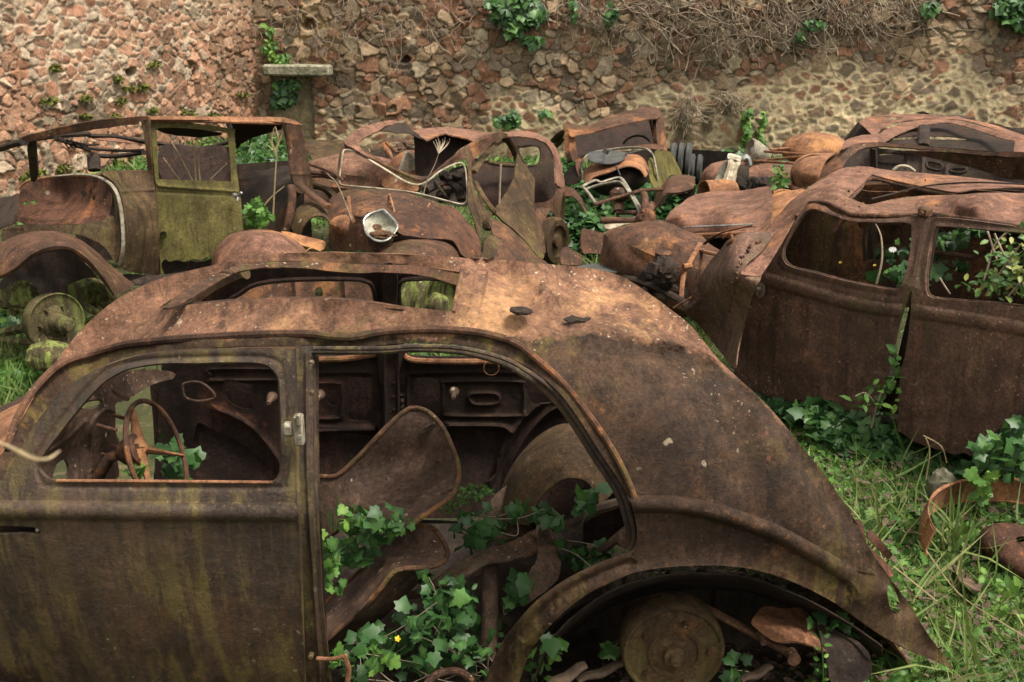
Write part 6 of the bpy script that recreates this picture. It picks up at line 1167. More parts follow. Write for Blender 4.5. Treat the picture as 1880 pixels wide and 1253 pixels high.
m.panel(**p1([(1215, 560), (1240, 530), (1262, 520), (1250, 620), (1235, 655), (1205, 650), (1205, 600)], [(1215, 560, 7.5), (1262, 520, 7.4), (1235, 655, 7.4)], res=6)); m.each('rear_frame', M['brown'], cL)
m = MB(); W = [[at(*z1([q])[0], y) for q in L] for L, y in (([(1265, 600), (1290, 555), (1340, 528), (1400, 535), (1440, 575)], 7.45), ([(1272, 640), (1300, 590), (1350, 560), (1400, 565), (1430, 600)], 7.25), ([(1300, 690), (1320, 630), (1360, 592), (1400, 590), (1425, 615)], 7.15))]
m.net(W, n=5, th=.01); m.build('rear_wing', M['olivb'], cL)
# front wing, axle end with brake drum
m = MB()
fw = [[(-60, 745, 6.3), (-20, 720, 6.25), (60, 680, 6.2), (150, 658, 6.2), (250, 658, 6.25), (340, 690, 6.3), (420, 750, 6.35), (500, 820, 6.4), (580, 885, 6.45)],
      [(-60, 790, 5.95), (-20, 770, 5.9), (60, 715, 5.85), (140, 680, 5.85), (230, 675, 5.9), (320, 705, 5.95), (400, 765, 6.0), (480, 840, 6.1), (560, 905, 6.2)],
      [(-60, 850, 5.75), (0, 838, 5.7), (70, 800, 5.65), (140, 745, 5.65), (220, 718, 5.68), (310, 722, 5.72), (390, 780, 5.8), (450, 850, 5.9), (500, 925, 6.0)],
      [(-60, 870, 5.78), (0, 852, 5.73), (75, 812, 5.68), (145, 757, 5.68), (222, 730, 5.7), (306, 734, 5.74), (384, 792, 5.82), (444, 862, 5.92), (494, 930, 6.02)]]
m.net([[at(*z1([p[:2]])[0], p[2]) for p in r] for r in fw], n=5, th=.008, dent=.004)
m.build('front_wing', M['brown'], cL)
m = MB(); m.panel(**p1([(20, 845), (140, 760), (220, 735), (300, 738), (380, 800), (440, 870), (480, 930), (420, 960), (300, 940), (100, 930), (0, 900)], [(20, 845, 6.5), (220, 735, 6.5), (480, 930, 6.5), (0, 900, 6.5), (200, 940, 6.5)], res=10, dent=.03)); m.build('wing_liner', M['dark'], cL)
m = MB(); c = at(*z1([(245, 1045)])[0], 5.72); ax = np.array([.80, -.60, .02]); m.lathe(c, ax, [(.155, -.10), (.165, -.09), (.168, -.01), (.178, -.008), (.18, .004), (.172, .008), (.165, -.004), (.10, -.012), (.085, .0), (.07, .01), (.06, .012), (.052, .05), (.05, .11), (.040, .118), (.036, .15), (.026, .155)], 40); drum = m.build('brake_drum', M['mossy'], cL)
m = MB()
for k in range(6): a = k*math.pi/3; u = np.array([.6, .8, 0]); m.lathe(c+ax*.0+u*.1*math.cos(a)+np.array([0, 0, .1*math.sin(a)]), ax, [(.011, -.01), (.01, .02)], 6)
m.each('wheel_nut', M['mossy'], drum)
m = MB(); t1(m, [(20, 960, 6.3), (80, 935, 6.2), (160, 960, 6.1)], .05); m.blob(at(*z1([(95, 940)])[0], 6.1), (.12, .1, .1), (0, 0, 0), .25, 6); t1(m, [(0, 1090, 6.2), (80, 1075, 6.1), (150, 1060, 6.0)], .05, flat=.6); t1(m, [(0, 1120, 6.1), (100, 1130, 6.0), (200, 1140, 5.9)], .025); t1(m, [(330, 930, 6.3), (400, 910, 6.4), (470, 950, 6.5)], .09); t1(m, [(350, 960, 6.1), (410, 1000, 6.0), (440, 985, 6.0)], .02); m.build('front_axle', M['mossy'], cL)
m = MB(); m.panel(**p1([(-40, 520), (40, 500), (85, 490), (75, 600), (20, 630), (-40, 640)], [(-40, 520, 7.3), (85, 490, 7.2), (-40, 640, 7.0)], res=9)); m.build('far_wing', M['dark'], cL)
m = MB(); m.net([[np.array([x, y, z]) for z in (.1, .5, .85)] for x, y in ((-3.7, 8.3), (-2.8, 8.8), (-1.9, 9.3))], n=3); m.each('far_side_skin', M['dark'], cL)
m = MB(); m.blob(at(*z1([(215, 1190)])[0], 5.5), (.13, .12, .09), (0, 0, 0), .1, 3); tag(m.build('stone', M['mossy']), 'rounded mossy stone under the mossy brake drum of the left saloon', 'stone')
m = MB()
for a in ([(835, 430, 7.6), (800, 360, 7.6), (735, 245, 7.6)], [(850, 430, 7.6), (845, 330, 7.6), (832, 245, 7.6)], [(868, 430, 7.6), (862, 340, 7.6), (872, 280, 7.6)], [(780, 428, 7.6), (708, 330, 7.6)], [(915, 425, 7.6), (985, 355, 7.6)]): t1(m, a, [.006, .005, .003], sides=5)
tag(m.build('dry_stalk', M['stalk']), 'bare dry stems seen through the olive door window of the left saloon', 'stalk')
m = MB()
for a in ([(1185, 585, 7.2), (1192, 450, 7.2), (1200, 330, 7.2), (1210, 220, 7.2)], [(1200, 330, 7.2), (1180, 260, 7.2), (1190, 200, 7.2)], [(1205, 280, 7.2), (1225, 225, 7.2)], [(1130, 560, 7.2), (1180, 500, 7.2), (1235, 455, 7.2)], [(1195, 300, 7.2), (1170, 250, 7.2)], [(1207, 240, 7.2), (1195, 195, 7.2)]): t1(m, a, [.007, .005, .003], sides=5)
tag(m.build('dry_weed', M['stalk']), 'tall dead weed with seed heads in front of the rear window of the left saloon', 'weed')
L = Leaves(); cloud(z1([(1060, 640), (1080, 540), (1120, 520), (1150, 570), (1190, 590), (1150, 625), (1090, 650)]), 130, 7.0, .1, .05, TC, L, grav=-.8); tag(L.build('thistle', M['weed']), 'jagged green thistle growing beside the door handle of the left saloon', 'thistle')

# ================================================================== CENTRE: saloon with a crushed roof facing the camera
cM = thing('wrecked_car', 'crushed saloon in the middle with a bright-edged windscreen frame and sagging roof', 'car', (-.7, 8.0, 0))
def p2(pts, ctrl, holes=(), **k):
    return dict(outer=z2(pts), surf=[z2([c[:2]])[0][:2]+tuple(c[2:]) for c in ctrl], holes=[z2(h) for h in holes], **k)
def t2(m, L, r, **k): return m.ptube([z2([p[:2]])[0][:2]+(p[2],) for p in L], r, **k)
# scuttle and nose
m = MB(); m.panel(**p2([(128, 700), (120, 640), (128, 590), (145, 560), (175, 545), (210, 528), (300, 520), (420, 522), (540, 540), (640, 568), (735, 605), (640, 628), (560, 645), (470, 660), (500, 720), (480, 790), (430, 850), (380, 858), (240, 850), (140, 852), (126, 780)],
    [(128, 700, 7.2), (145, 560, 7.6), (210, 528, 7.75), (420, 522, 7.65), (735, 605, 7.6), (470, 665, 6.95), (300, 640, 7.0), (300, 800, 6.8), (430, 850, 6.75), (140, 850, 7.1)],
    [[(205, 570), (220, 568), (222, 582), (208, 584)], [(572, 596), (584, 596), (584, 608), (574, 608)], [(300, 598), (308, 598), (308, 606), (300, 606)]], res=6, th=.01, dent=.008, creases=[(z2([(150, 600), (165, 560), (230, 535), (400, 532), (560, 560), (700, 606)]), 5, .014), (z2([(260, 720), (330, 700), (400, 760)]), 9, .02), (z2([(180, 700), (190, 800)]), 9, -.015)])); m.build('scuttle', M['brown'], cM)
m = MB(); m.panel(**p2([(466, 662), (560, 640), (650, 622), (740, 610), (790, 614), (830, 640), (880, 700), (925, 760), (948, 830), (945, 885), (900, 890), (850, 880), (800, 800), (700, 790), (600, 780), (510, 760), (480, 710)], [(466, 662, 6.9), (740, 610, 7.3), (880, 700, 7.35), (945, 885, 7.1), (800, 800, 6.9), (600, 775, 6.75), (500, 750, 6.75)], res=6, th=.008, dent=.008)); m.build('bonnet_side', M['panel'], cM)
m = MB(); t2(m, [(235, 560, 6.95), (238, 620, 6.9), (250, 680, 6.85), (262, 702, 6.85)], .014, flat=.6); t2(m, [(455, 550, 7.2), (470, 600, 7.1), (482, 648, 7.05)], .008); t2(m, [(455, 556, 7.2), (452, 590, 7.2), (470, 600, 7.2)], .01); t2(m, [(650, 640, 7.2), (672, 600, 7.3)], .008); t2(m, [(530, 640, 7.2), (580, 602, 7.4)], .006); m.each('bracket', M['orange'], cM)
m = MB(); m.blob(at(*z2([(340, 735)])[0], 7.06), (.27, .15, .09), (0, 10, 0), .08, 4); m.build('inner_wing', M['orange'], cM)
# windscreen frame
ws = [(222, 310, 7.9), (205, 320, 7.88), (195, 380, 7.85), (185, 470, 7.8), (196, 500, 7.78), (260, 508, 7.76), (340, 515, 7.74), (480, 528, 7.72), (600, 545, 7.7), (720, 575, 7.7), (830, 603, 7.7), (862, 598, 7.72), (874, 570, 7.74), (874, 500, 7.8), (868, 430, 7.88), (855, 390, 7.9), (830, 380, 7.9), (780, 398, 7.85), (720, 430, 7.8), (665, 475, 7.75), (610, 498, 7.74), (540, 480, 7.78), (440, 420, 7.82), (340, 360, 7.86), (260, 318, 7.9)]
m = MB(); t2(m, ws, .010, closed=True, n=4, flat=.7); m.build('windscreen_frame', M['ivory'], cM)
m = MB(); m.panel(**p2([(170, 500), (175, 420), (185, 330), (200, 290), (225, 270), (260, 285), (330, 320), (420, 370), (520, 422), (600, 448), (650, 452), (690, 430), (750, 380), (820, 325), (880, 280), (960, 235), (1045, 215), (1100, 228), (1060, 250), (1010, 275), (950, 325), (900, 370), (880, 350), (840, 365), (780, 398), (720, 440), (660, 482), (610, 492), (540, 470), (440, 410), (340, 350), (260, 308), (215, 305), (200, 330), (190, 400), (182, 500)],
    [(170, 500, 7.75), (200, 290, 7.95), (420, 390, 7.86), (620, 470, 7.78), (780, 380, 7.9), (960, 235, 8.25), (1100, 228, 8.5), (950, 320, 8.2), (880, 355, 7.95), (230, 290, 7.95)], res=5, th=.008, dent=.006, n=3, creases=[(z2([(240, 288), (420, 385), (560, 450), (640, 468), (740, 400), (860, 310), (960, 250)]), 4, .014)])); m.build('windscreen_header', M['brown'], cM)
m = MB(); m.panel(**p2([(862, 300), (872, 285), (886, 320), (898, 380), (900, 450), (915, 520), (945, 590), (985, 640), (1010, 660), (1005, 735), (985, 700), (955, 700), (950, 830), (944, 880), (936, 820), (925, 740), (900, 660), (880, 600), (878, 540), (880, 440), (872, 370)], [(862, 300, 8.0), (898, 380, 7.95), (945, 590, 7.65), (1010, 690, 7.6), (944, 880, 7.3), (880, 600, 7.6)], res=5, th=.0085, creases=[(z2([(880, 330), (890, 450), (920, 600), (960, 740)]), 3, .012)])); m.each('door_post', M['olivb'], cM)
# roof skins
m = MB(); m.panel(**p2([(215, 275), (235, 235), (290, 195), (360, 172), (430, 155), (470, 150), (500, 165), (440, 180), (400, 205), (345, 232), (300, 262), (300, 300), (340, 335), (400, 372), (330, 345), (260, 300)], [(215, 275, 7.95), (290, 195, 8.3), (470, 150, 8.8), (440, 180, 8.7), (300, 270, 8.0), (380, 360, 7.9)], res=5, th=.012, dent=.008))
m.panel(**p2([(588, 205), (640, 195), (750, 188), (850, 196), (960, 212), (1050, 224), (1030, 245), (980, 262), (925, 268), (860, 245), (800, 232), (750, 222), (700, 238), (660, 256), (640, 250), (615, 230)], [(588, 205, 8.7), (850, 196, 9.1), (1050, 224, 8.8), (925, 268, 8.5), (660, 256, 8.3), (750, 222, 8.6)], res=5, th=.012, dent=.01))
m.panel(**p2([(1040, 222), (1100, 212), (1180, 208), (1250, 222), (1300, 245), (1345, 285), (1375, 350), (1392, 430), (1398, 510), (1360, 500), (1352, 440), (1345, 360), (1320, 300), (1280, 262), (1220, 245), (1160, 238), (1100, 238)], [(1040, 222, 8.6), (1180, 208, 9.0), (1345, 285, 9.2), (1398, 510, 9.1), (1360, 500, 8.9), (1280, 262, 8.9), (1100, 238, 8.6)], res=5, th=.015, dent=.004, creases=[(z2([(1290, 255), (1350, 340), (1375, 480)]), 4, .012)])); m.each('roof_panel', M['pink'], cM)
m = MB(); m.panel(**p2([(398, 205), (440, 170), (470, 150), (500, 165), (540, 165), (560, 185), (590, 215), (650, 255), (600, 240), (560, 218), (500, 218), (440, 210)], [(398, 205, 8.6), (470, 150, 8.85), (590, 215, 8.6), (650, 255, 8.3)], res=4, dent=.012, dsc=9)); m.build('torn_roof_flap', M['dark'], cM)
m = MB(); m.panel(**p2([(588, 212), (620, 240), (655, 260), (700, 242), (750, 228), (800, 236), (925, 272), (1000, 275), (930, 330), (860, 290), (780, 360), (700, 430), (650, 455), (600, 446), (592, 330)], [(588, 212, 8.75), (655, 260, 8.7), (925, 272, 8.9), (600, 440, 8.6), (930, 330, 8.9)], res=7, dent=.015)); m.build('roof_lining', M['inner'], cM)
m = MB(); m.panel(**p2([(895, 300), (960, 260), (1060, 235), (1200, 240), (1300, 270), (1350, 380), (1370, 520), (1340, 640), (1240, 640), (1150, 640), (1020, 640), (960, 560), (905, 470)], [(895, 300, 9.3), (1060, 235, 9.5), (1350, 380, 9.4), (1340, 640, 9.2), (1020, 640, 9.0), (905, 470, 9.1)],
   [[(915, 330), (960, 285), (1050, 265), (1090, 270), (1120, 320), (1140, 380), (1000, 375), (920, 360)], [(1150, 300), (1200, 285), (1255, 290), (1272, 320), (1270, 370), (1245, 395), (1200, 395), (1170, 360)]], res=6, dent=.008, rim=.012)); m.build('far_side_panel', M['inner'], cM)
m = MB(); m.panel(**p2([(1370, 500), (1398, 510), (1402, 620), (1395, 720), (1385, 770), (1370, 720), (1350, 670), (1320, 630), (1290, 620), (1250, 640), (1240, 600), (1300, 590), (1345, 560)], [(1398, 510, 9.1), (1395, 720, 8.9), (1250, 640, 8.6), (1345, 560, 8.8)], res=5, th=.008, dent=.006)); m.panel(**p2([(1240, 640), (1290, 622), (1325, 632), (1300, 680), (1290, 760), (1295, 860), (1275, 850), (1255, 760)], [(1240, 640, 8.5), (1325, 632, 8.7), (1275, 850, 8.2)], res=5)); m.build('rear_wing', M['brown'], cM)
m = MB(); c = at(*z2([(1335, 800)])[0], 8.55); m.lathe(c, (.9, -.6, 0), [(.13, -.08), (.19, -.07), (.21, -.03), (.21, .03), (.19, .06), (.14, .06), (.13, .03), (.06, .03), (.05, .06)], 26); m.build('rear_wheel', M['olivb'], cM)
m = MB(); m.panel(**p2([(1150, 325), (1165, 360), (1200, 410), (1235, 460), (1240, 500), (1236, 600), (1250, 700), (1262, 780), (1290, 870), (1275, 900), (1230, 850), (1160, 770), (1090, 710), (1035, 660), (1020, 635), (1050, 590), (1090, 530), (1125, 460), (1135, 390)], [(1150, 325, 8.8), (1240, 500, 8.6), (1275, 880, 7.9), (1020, 635, 7.9), (1125, 460, 8.4), (1150, 720, 7.95)], res=5, th=.015, dent=.008, creases=[(z2([(1060, 590), (1110, 600), (1235, 560)]), 4, .01), (z2([(1130, 440), (1180, 560), (1200, 700), (1270, 880)]), 4, .01)])); m.build('leaning_door', M['olivb'], cM)
m = MB(); t2(m, [(905, 430, 8.0), (960, 350, 8.4), (1040, 270, 8.7), (1075, 250, 8.8)], .035, flat=.5); t2(m, [(1080, 240, 8.7), (1120, 300, 8.8), (1150, 370, 8.8), (1160, 420, 8.8)], .04, flat=.5); t2(m, [(915, 480, 7.9), (960, 560, 7.8), (1010, 630, 7.8), (1025, 650, 7.9)], .025, flat=.5); t2(m, [(930, 560, 7.9), (960, 650, 7.8), (985, 740, 7.6)], .035, flat=.4); t2(m, [(985, 375, 9.0), (1060, 390, 9.1), (1200, 400, 9.2)], .02)
for k in range(14): m.box(at(*z2([(1145+k*9, 292+4*math.sin(k*.5))])[0], 8.9), (.015, .015, .012), (0, 0, 30))
m.each('door_frame', M['olivb'], cM)
m = MB(); t2(m, [(650, 530, 8.1), (740, 490, 8.3), (800, 500, 8.3), (840, 540, 8.2)], .035); t2(m, [(700, 480, 8.2), (760, 560, 8.0)], .012); t2(m, [(760, 470, 8.4), (820, 440, 8.5), (860, 420, 8.6)], .03); t2(m, [(820, 500, 8.3), (850, 580, 8.2)], .05, flat=.5)
for k in range(16): m.box(at(*z2([(RNG.uniform(740, 860), RNG.uniform(440, 570))])[0], 8.3), RNG.uniform(.03, .1, 3), RNG.uniform(0, 90, 3), .2)
m.panel(**p2([(640, 500), (720, 450), (870, 400), (890, 600), (760, 600), (640, 560)], [(640, 500, 8.6), (870, 400, 8.8), (760, 600, 8.5)], res=9)); m.build('dashboard', M['dark'], cM)
m = MB(); m.panel(**p2([(1000, 690), (1040, 690), (1110, 735), (1190, 810), (1250, 880), (1300, 940), (950, 940), (940, 890), (1000, 890), (1040, 800), (1010, 760)], [(1000, 690, 7.8), (1190, 810, 7.75), (1300, 940, 7.6), (950, 940, 7.0), (1040, 820, 7.2)], res=7, th=.01, dent=.006, creases=[(z2([(1050, 800), (1030, 880)]), 4, -.02)])); m.build('side_wing', M['brown'], cM)
m = MB(); m.panel(**p2([(985, 770), (1055, 785), (1050, 810), (1020, 890), (945, 890), (960, 850)], [(985, 770, 7.0), (1055, 785, 7.1), (1020, 890, 6.9), (945, 890, 6.9)], res=6, th=.01, n=2)); m.build('bent_plate', M['olivb'], cM)
wr = [[(380, 862, 6.9), (440, 815, 6.95), (520, 785, 7.0), (600, 775, 7.0), (700, 778, 7.05), (780, 800, 7.1), (840, 845, 7.15), (862, 885, 7.2)], [(350, 930, 6.6), (430, 870, 6.55), (520, 835, 6.55), (610, 822, 6.6), (700, 830, 6.65), (770, 850, 6.75), (820, 885, 6.85), (840, 920, 6.95)], [(350, 990, 6.4), (430, 950, 6.35), (520, 920, 6.35), (610, 910, 6.4), (700, 915, 6.5), (760, 930, 6.6), (800, 950, 6.7), (820, 980, 6.8)]]
m = MB(); m.net([[at(*z2([p[:2]])[0], p[2]) for p in r] for r in wr], n=5, th=.01, dent=.004); m.lathe(at(*z2([(690, 782)])[0], 6.98), (0, -.3, 1), [(.02, -.01), (.03, .02), (.012, .03), (.012, .06)], 10); m.build('front_wing', M['brown'], cM)
dm = [[(925, 790, 6.9), (945, 730, 6.95), (1010, 670, 7.0), (1100, 645, 7.0), (1200, 655, 7.0), (1280, 690, 7.0), (1330, 740, 7.0)], [(925, 850, 6.6), (950, 760, 6.6), (1020, 700, 6.6), (1110, 672, 6.6), (1200, 690, 6.6), (1290, 740, 6.65), (1345, 800, 6.7)], [(930, 900, 6.4), (960, 840, 6.4), (1030, 790, 6.4), (1110, 770, 6.4), (1200, 780, 6.4), (1290, 820, 6.45), (1340, 870, 6.5)]]
m = MB(); m.net([[at(*z1([p[:2]])[0], p[2]) for p in r] for r in dm], n=6, th=.01, dent=.006, dsc=3)
m.build('near_front_wing', M['pink'], cM)
m = MB(); m.panel(**p1([(1220, 650), (1290, 662), (1380, 685), (1415, 700), (1400, 730), (1340, 720), (1260, 690)], [(1220, 650, 7.1), (1415, 700, 7.1), (1400, 730, 7.0), (1260, 690, 7.0)], res=6)); t1(m, [(1330, 738, 6.8), (1355, 722, 6.8), (1395, 735, 6.8)], .02, flat=.4); m.build('bent_strip', M['orange'], cM)
# headlamp
lc = at(*z2([(400, 735)])[0], 6.72); m = MB()
m.panel(**p2([(318, 690), (345, 660), (390, 642), (425, 636), (455, 665), (495, 718), (480, 760), (450, 792), (415, 802), (375, 795), (335, 762), (322, 730)], [(318, 690, 6.76), (425, 636, 6.82), (495, 718, 6.72), (415, 802, 6.60), (405, 730, 6.80)], res=5, th=.006)); lens = m.build('headlamp_bowl', M['glass'], cM)
m = MB(); t2(m, [(318, 690, 6.75), (345, 660, 6.79), (390, 642, 6.81), (425, 636, 6.81), (455, 665, 6.78), (497, 720, 6.71), (480, 760, 6.66), (450, 792, 6.61), (415, 803, 6.59), (375, 796, 6.60), (335, 764, 6.65), (322, 730, 6.7)], .009, closed=True, n=6); t2(m, [(418, 632, 6.83), (445, 655, 6.8), (480, 690, 6.76), (492, 715, 6.73)], .014, flat=.5); m.build('headlamp_rim', M['chrome'], lens)
m = MB(); m.blob(at(*z2([(415, 772)])[0], 6.66), (.09, .05, .03), (0, 0, 0), .3, 12); t2(m, [(270, 668, 6.9), (300, 672, 6.85), (330, 675, 6.8)], .009); t2(m, [(275, 680, 6.9), (325, 684, 6.8)], .007); m.build('headlamp_stay', M['brown'], lens)
m = MB()
for a in ([(640, 545, 7.4), (660, 470, 7.4), (700, 390, 7.4), (720, 330, 7.4)],)+tuple([(720, 330, 7.4), (705+k*9, 290-(k % 3)*8, 7.4+.03*k), (690+k*13, 262-(k % 3)*10, 7.4+.03*k)] for k in range(8)): t2(m, a, [.005, .004, .002], sides=5)
tag(m.build('dry_weed', M['twig']), 'dead weed with a spray of bare twigs in front of the crushed roof', 'weed')
m = MB(); t2(m, [(1048, 600, 7.6), (1052, 480, 7.6), (1056, 390, 7.6)], .009, sides=6); tag(m.build('dry_stalk', M['twig']), 'single dead stem hanging in the doorway of the crushed middle saloon', 'stalk')
m = MB(); t2(m, [(250, 690, 6.6), (215, 590, 6.6), (170, 490, 6.6), (120, 440, 6.6)], [.005, .004, .002], sides=5); t2(m, [(170, 490, 6.6), (130, 470, 6.6)], .002, sides=5); tag(m.build('dry_stalk', M['twig']), 'thin dead stem in front of the windscreen corner of the middle saloon', 'stalk')

# saloon behind the middle one: pale wing, ribbed radiator grille, roof arch
cN = thing('wrecked_car', 'half-hidden saloon behind the crushed middle one, its ribbed radiator grille showing', 'car', (-1.3, 10, 0))
m = MB(); m.panel(**p2([(0, 262), (60, 255), (130, 258), (205, 262), (235, 290), (340, 300), (345, 420), (300, 430), (200, 400), (150, 405), (60, 385), (20, 330)], [(0, 262, 9.8), (205, 262, 9.8), (345, 420, 9.0), (20, 330, 9.5), (200, 400, 9.2), (340, 300, 9.6)], res=6, dent=.03, dsc=4)); m.build('front_wing', M['olivb'], cN)
m = MB(); m.blob(at(*z2([(300, 470)])[0], 9.0), (.56, .3, .22), (0, 5, 0), .06, 3); m.build('bonnet', M['pink'], cN)
m = MB(); m.panel(**p2([(412, 495), (470, 360), (530, 322), (600, 325), (610, 480), (600, 535), (500, 525)], [(412, 495, 8.7), (530, 322, 8.9), (610, 480, 8.6), (500, 525, 8.5)], res=6)); m.build('radiator_shell', M['orange'], cN)
m = MB()
for k in range(13):
    a = k/12; t2(m, [(545+a*65, 335+a*25, 8.75), (520+a*75, 430+a*20, 8.7), (480+a*125, 515+a*18, 8.6)], .007, sides=6)
t2(m, [(478, 520, 8.6), (515, 410, 8.7), (545, 330, 8.8), (560, 325, 8.8), (610, 365, 8.7)], .016, n=5); m.build('radiator_grille', M['ivory'], cN)
m = MB(); m.panel(**p2([(350, 310), (380, 285), (420, 258), (480, 245), (550, 255), (590, 280), (560, 275), (480, 262), (430, 280), (385, 312)], [(350, 310, 9.6), (480, 245, 9.9), (590, 280, 9.7)], res=5)); t2(m, [(430, 275, 9.7), (450, 330, 9.6), (460, 370, 9.5)], .035, flat=.5); t2(m, [(440, 272, 9.6), (500, 330, 9.4)], .02); t2(m, [(520, 280, 9.8), (520, 340, 9.7)], .05, flat=.5); t2(m, [(460, 305, 9.7), (580, 300, 9.8)], .03, flat=.5); m.build('roof_frame', M['brown'], cN)
m = MB(); m.panel(**p2([(345, 330), (400, 300), (520, 290), (590, 300), (590, 420), (450, 460), (350, 440)], [(345, 330, 10), (590, 300, 10), (450, 460, 9.8)], res=9)); m.each('inner_panel', M['dark'], cN)
m = MB(); m.panel(**p2([(0, 510), (60, 500), (140, 590), (100, 620), (60, 600), (20, 640), (0, 650)], [(0, 510, 8.3), (140, 590, 8.0), (0, 650, 8.0)], res=7)); t2(m, [(-10, 510, 8.0), (60, 570, 7.8), (130, 630, 7.6)], .03, flat=.5); t2(m, [(20, 450, 8.6), (100, 450, 8.6), (170, 470, 8.5)], .02); t2(m, [(20, 385, 8.8), (90, 410, 8.6), (160, 460, 8.4)], .012); m.each('chassis_rail', M['brown'], cN)
m = MB(); c = at(*z2([(60, 700)])[0], 8.0); m.tube([c+np.array([.26*math.cos(a), -.1*math.cos(a), .30*math.sin(a)]) for a in np.linspace(-.2, 3.4, 20)], .05, 10, flat=.6); m.build('rear_wheel_arch', M['olivb'], cN)

# ================================================================== TRUCK CAB by the wall
cT = thing('truck_cab', 'upright rusty truck cab with a peaked roof standing near the back wall', 'truck cab', tuple(at(*z3([(500, 600)])[0], 11)-np.array([0, 0, .3])))
def p3(pts, ctrl, holes=(), **k):
    return dict(outer=z3(pts), surf=[z3([c[:2]])[0][:2]+tuple(c[2:]) for c in ctrl], holes=[z3(h) for h in holes], **k)
def t3(m, L, r, **k): return m.ptube([z3([p[:2]])[0][:2]+(p[2],) for p in L], r, **k)
m = MB(); m.panel(**p3([(150, 238), (165, 215), (200, 210), (240, 216), (290, 214), (360, 185), (450, 148), (560, 115), (640, 98), (700, 92), (740, 104), (762, 135), (755, 165), (750, 165), (650, 182), (520, 210), (400, 240), (280, 270), (200, 285), (170, 290)], [(150, 238, 10.3), (290, 214, 10.6), (700, 92, 11.0), (762, 140, 10.7), (400, 240, 10.2), (170, 290, 10.1)], res=4.5, th=.012, dent=.006, creases=[(z3([(170, 255), (280, 246), (400, 215), (560, 165), (750, 140)]), 3, .03)])); m.build('roof', M['brown'], cT)
m = MB(); m.panel(**p3([(160, 250), (192, 285), (205, 340), (218, 420), (215, 440), (185, 450), (168, 400), (162, 320)], [(160, 250, 10.2), (215, 430, 10.1)], res=4, th=.06)); m.panel(**p3([(735, 150), (775, 150), (790, 250), (805, 385), (770, 380), (742, 335)], [(735, 150, 10.7), (805, 385, 10.6)], res=4, th=.05, n=2)); t3(m, [(60, 320, 10.8), (110, 270, 10.5), (155, 245, 10.3)], .05, flat=.5); t3(m, [(75, 350, 10.9), (130, 290, 10.6)], .03); t3(m, [(695, 180, 10.9), (730, 330, 10.8)], .02); m.each('windscreen_post', M['brown'], cT)
m = MB(); m.panel(**p3([(195, 290), (400, 245), (600, 195), (740, 172), (745, 330), (640, 345), (500, 365), (350, 390), (220, 415)], [(195, 290, 11.2), (740, 172, 11.6), (745, 330, 11.3), (220, 415, 11.0)], [[(712, 210), (738, 205), (742, 300), (722, 270)]], res=7)); m.build('rear_panel', M['inner'], cT)
m = MB(); t3(m, [(515, 340, 10.9), (540, 310, 10.9), (580, 290, 10.9), (620, 285, 10.9), (660, 295, 10.9), (695, 325, 10.9)], .012); m.build('steering_rim', M['dark'], cT)
m = MB(); m.panel(**p3([(215, 430), (300, 400), (500, 362), (640, 345), (770, 336), (775, 375), (700, 372), (640, 368), (560, 362), (500, 372), (400, 380), (310, 395), (262, 430), (240, 490), (255, 560), (230, 560), (205, 500)], [(215, 430, 10.3), (500, 362, 10.6), (770, 336, 10.6), (640, 368, 10.3), (250, 500, 10.2)], res=5, dent=.01)); m.build('scuttle', M['panel'], cT)
m = MB(); t3(m, [(245, 540, 10.0), (240, 480, 10.0), (262, 430, 10.0), (310, 398, 10.1), (420, 378, 10.2), (540, 364, 10.2), (640, 366, 10.1), (690, 385, 10.0), (718, 430, 10.0), (735, 520, 9.9), (748, 630, 9.9)], .018, flat=.6); m.each('scuttle_band', M['alu'], cT)
m = MB(); m.panel(**p3([(728, 390), (800, 382), (830, 400), (865, 460), (905, 545), (870, 545), (820, 545), (800, 580), (760, 635), (748, 635), (742, 540)], [(728, 390, 10.3), (800, 382, 10.6), (905, 545, 10.8), (760, 635, 10.0)], res=5, dent=.004, creases=[(z3([(805, 390), (812, 470), (815, 540)]), 3, -.02)])); m.panel(**p3([(680, 440), (715, 440), (735, 540), (745, 635), (715, 620), (690, 560)], [(680, 440, 10.0), (745, 635, 9.8)], res=5, n=2)); m.each('side_panel', M['olive'], cT)
m = MB(); m.net([[at(*z3([p[:2]])[0], p[2]) for p in r] for r in ([(262, 560, 9.6), (280, 500, 9.7), (400, 440, 9.9), (540, 412, 10.0), (640, 430, 10.0), (682, 520, 9.8)], [(262, 590, 9.4), (300, 530, 9.5), (400, 475, 9.6), (540, 445, 9.7), (630, 470, 9.7), (672, 540, 9.6)], [(290, 600, 9.2), (320, 560, 9.3), (420, 530, 9.3), (540, 490, 9.4), (620, 510, 9.4), (660, 560, 9.3)])], n=5, th=.01); m.lathe(at(*z3([(385, 497)])[0], 9.52), (0, -1, .3), [(.035, -.01), (.038, 0), (.02, -.005)], 14); m.build('bonnet', M['orange'], cT)
m = MB(); m.blob(at(*z3([(480, 565)])[0], 9.7), (.30, .25, .16), (0, -8, 0), .05, 3); m.build('engine', M['dark'], cT)
m = MB(); m.panel(**p3([(288, 395), (410, 380), (530, 395), (528, 430), (480, 460), (380, 470), (310, 455), (290, 430)], [(288, 395, 9.7), (530, 395, 9.7), (380, 470, 9.4)], res=5, th=.008, dent=.01, creases=[(z3([(400, 385), (395, 465)]), 4, .03)])); t3(m, [(395, 400, 9.4), (410, 375, 9.4)], .03); t3(m, [(530, 405, 9.6), (640, 378, 9.9)], .006); t3(m, [(498, 548, 9.2), (470, 480, 9.4)], .006); m.build('battery_tray', M['rubber'], cT)
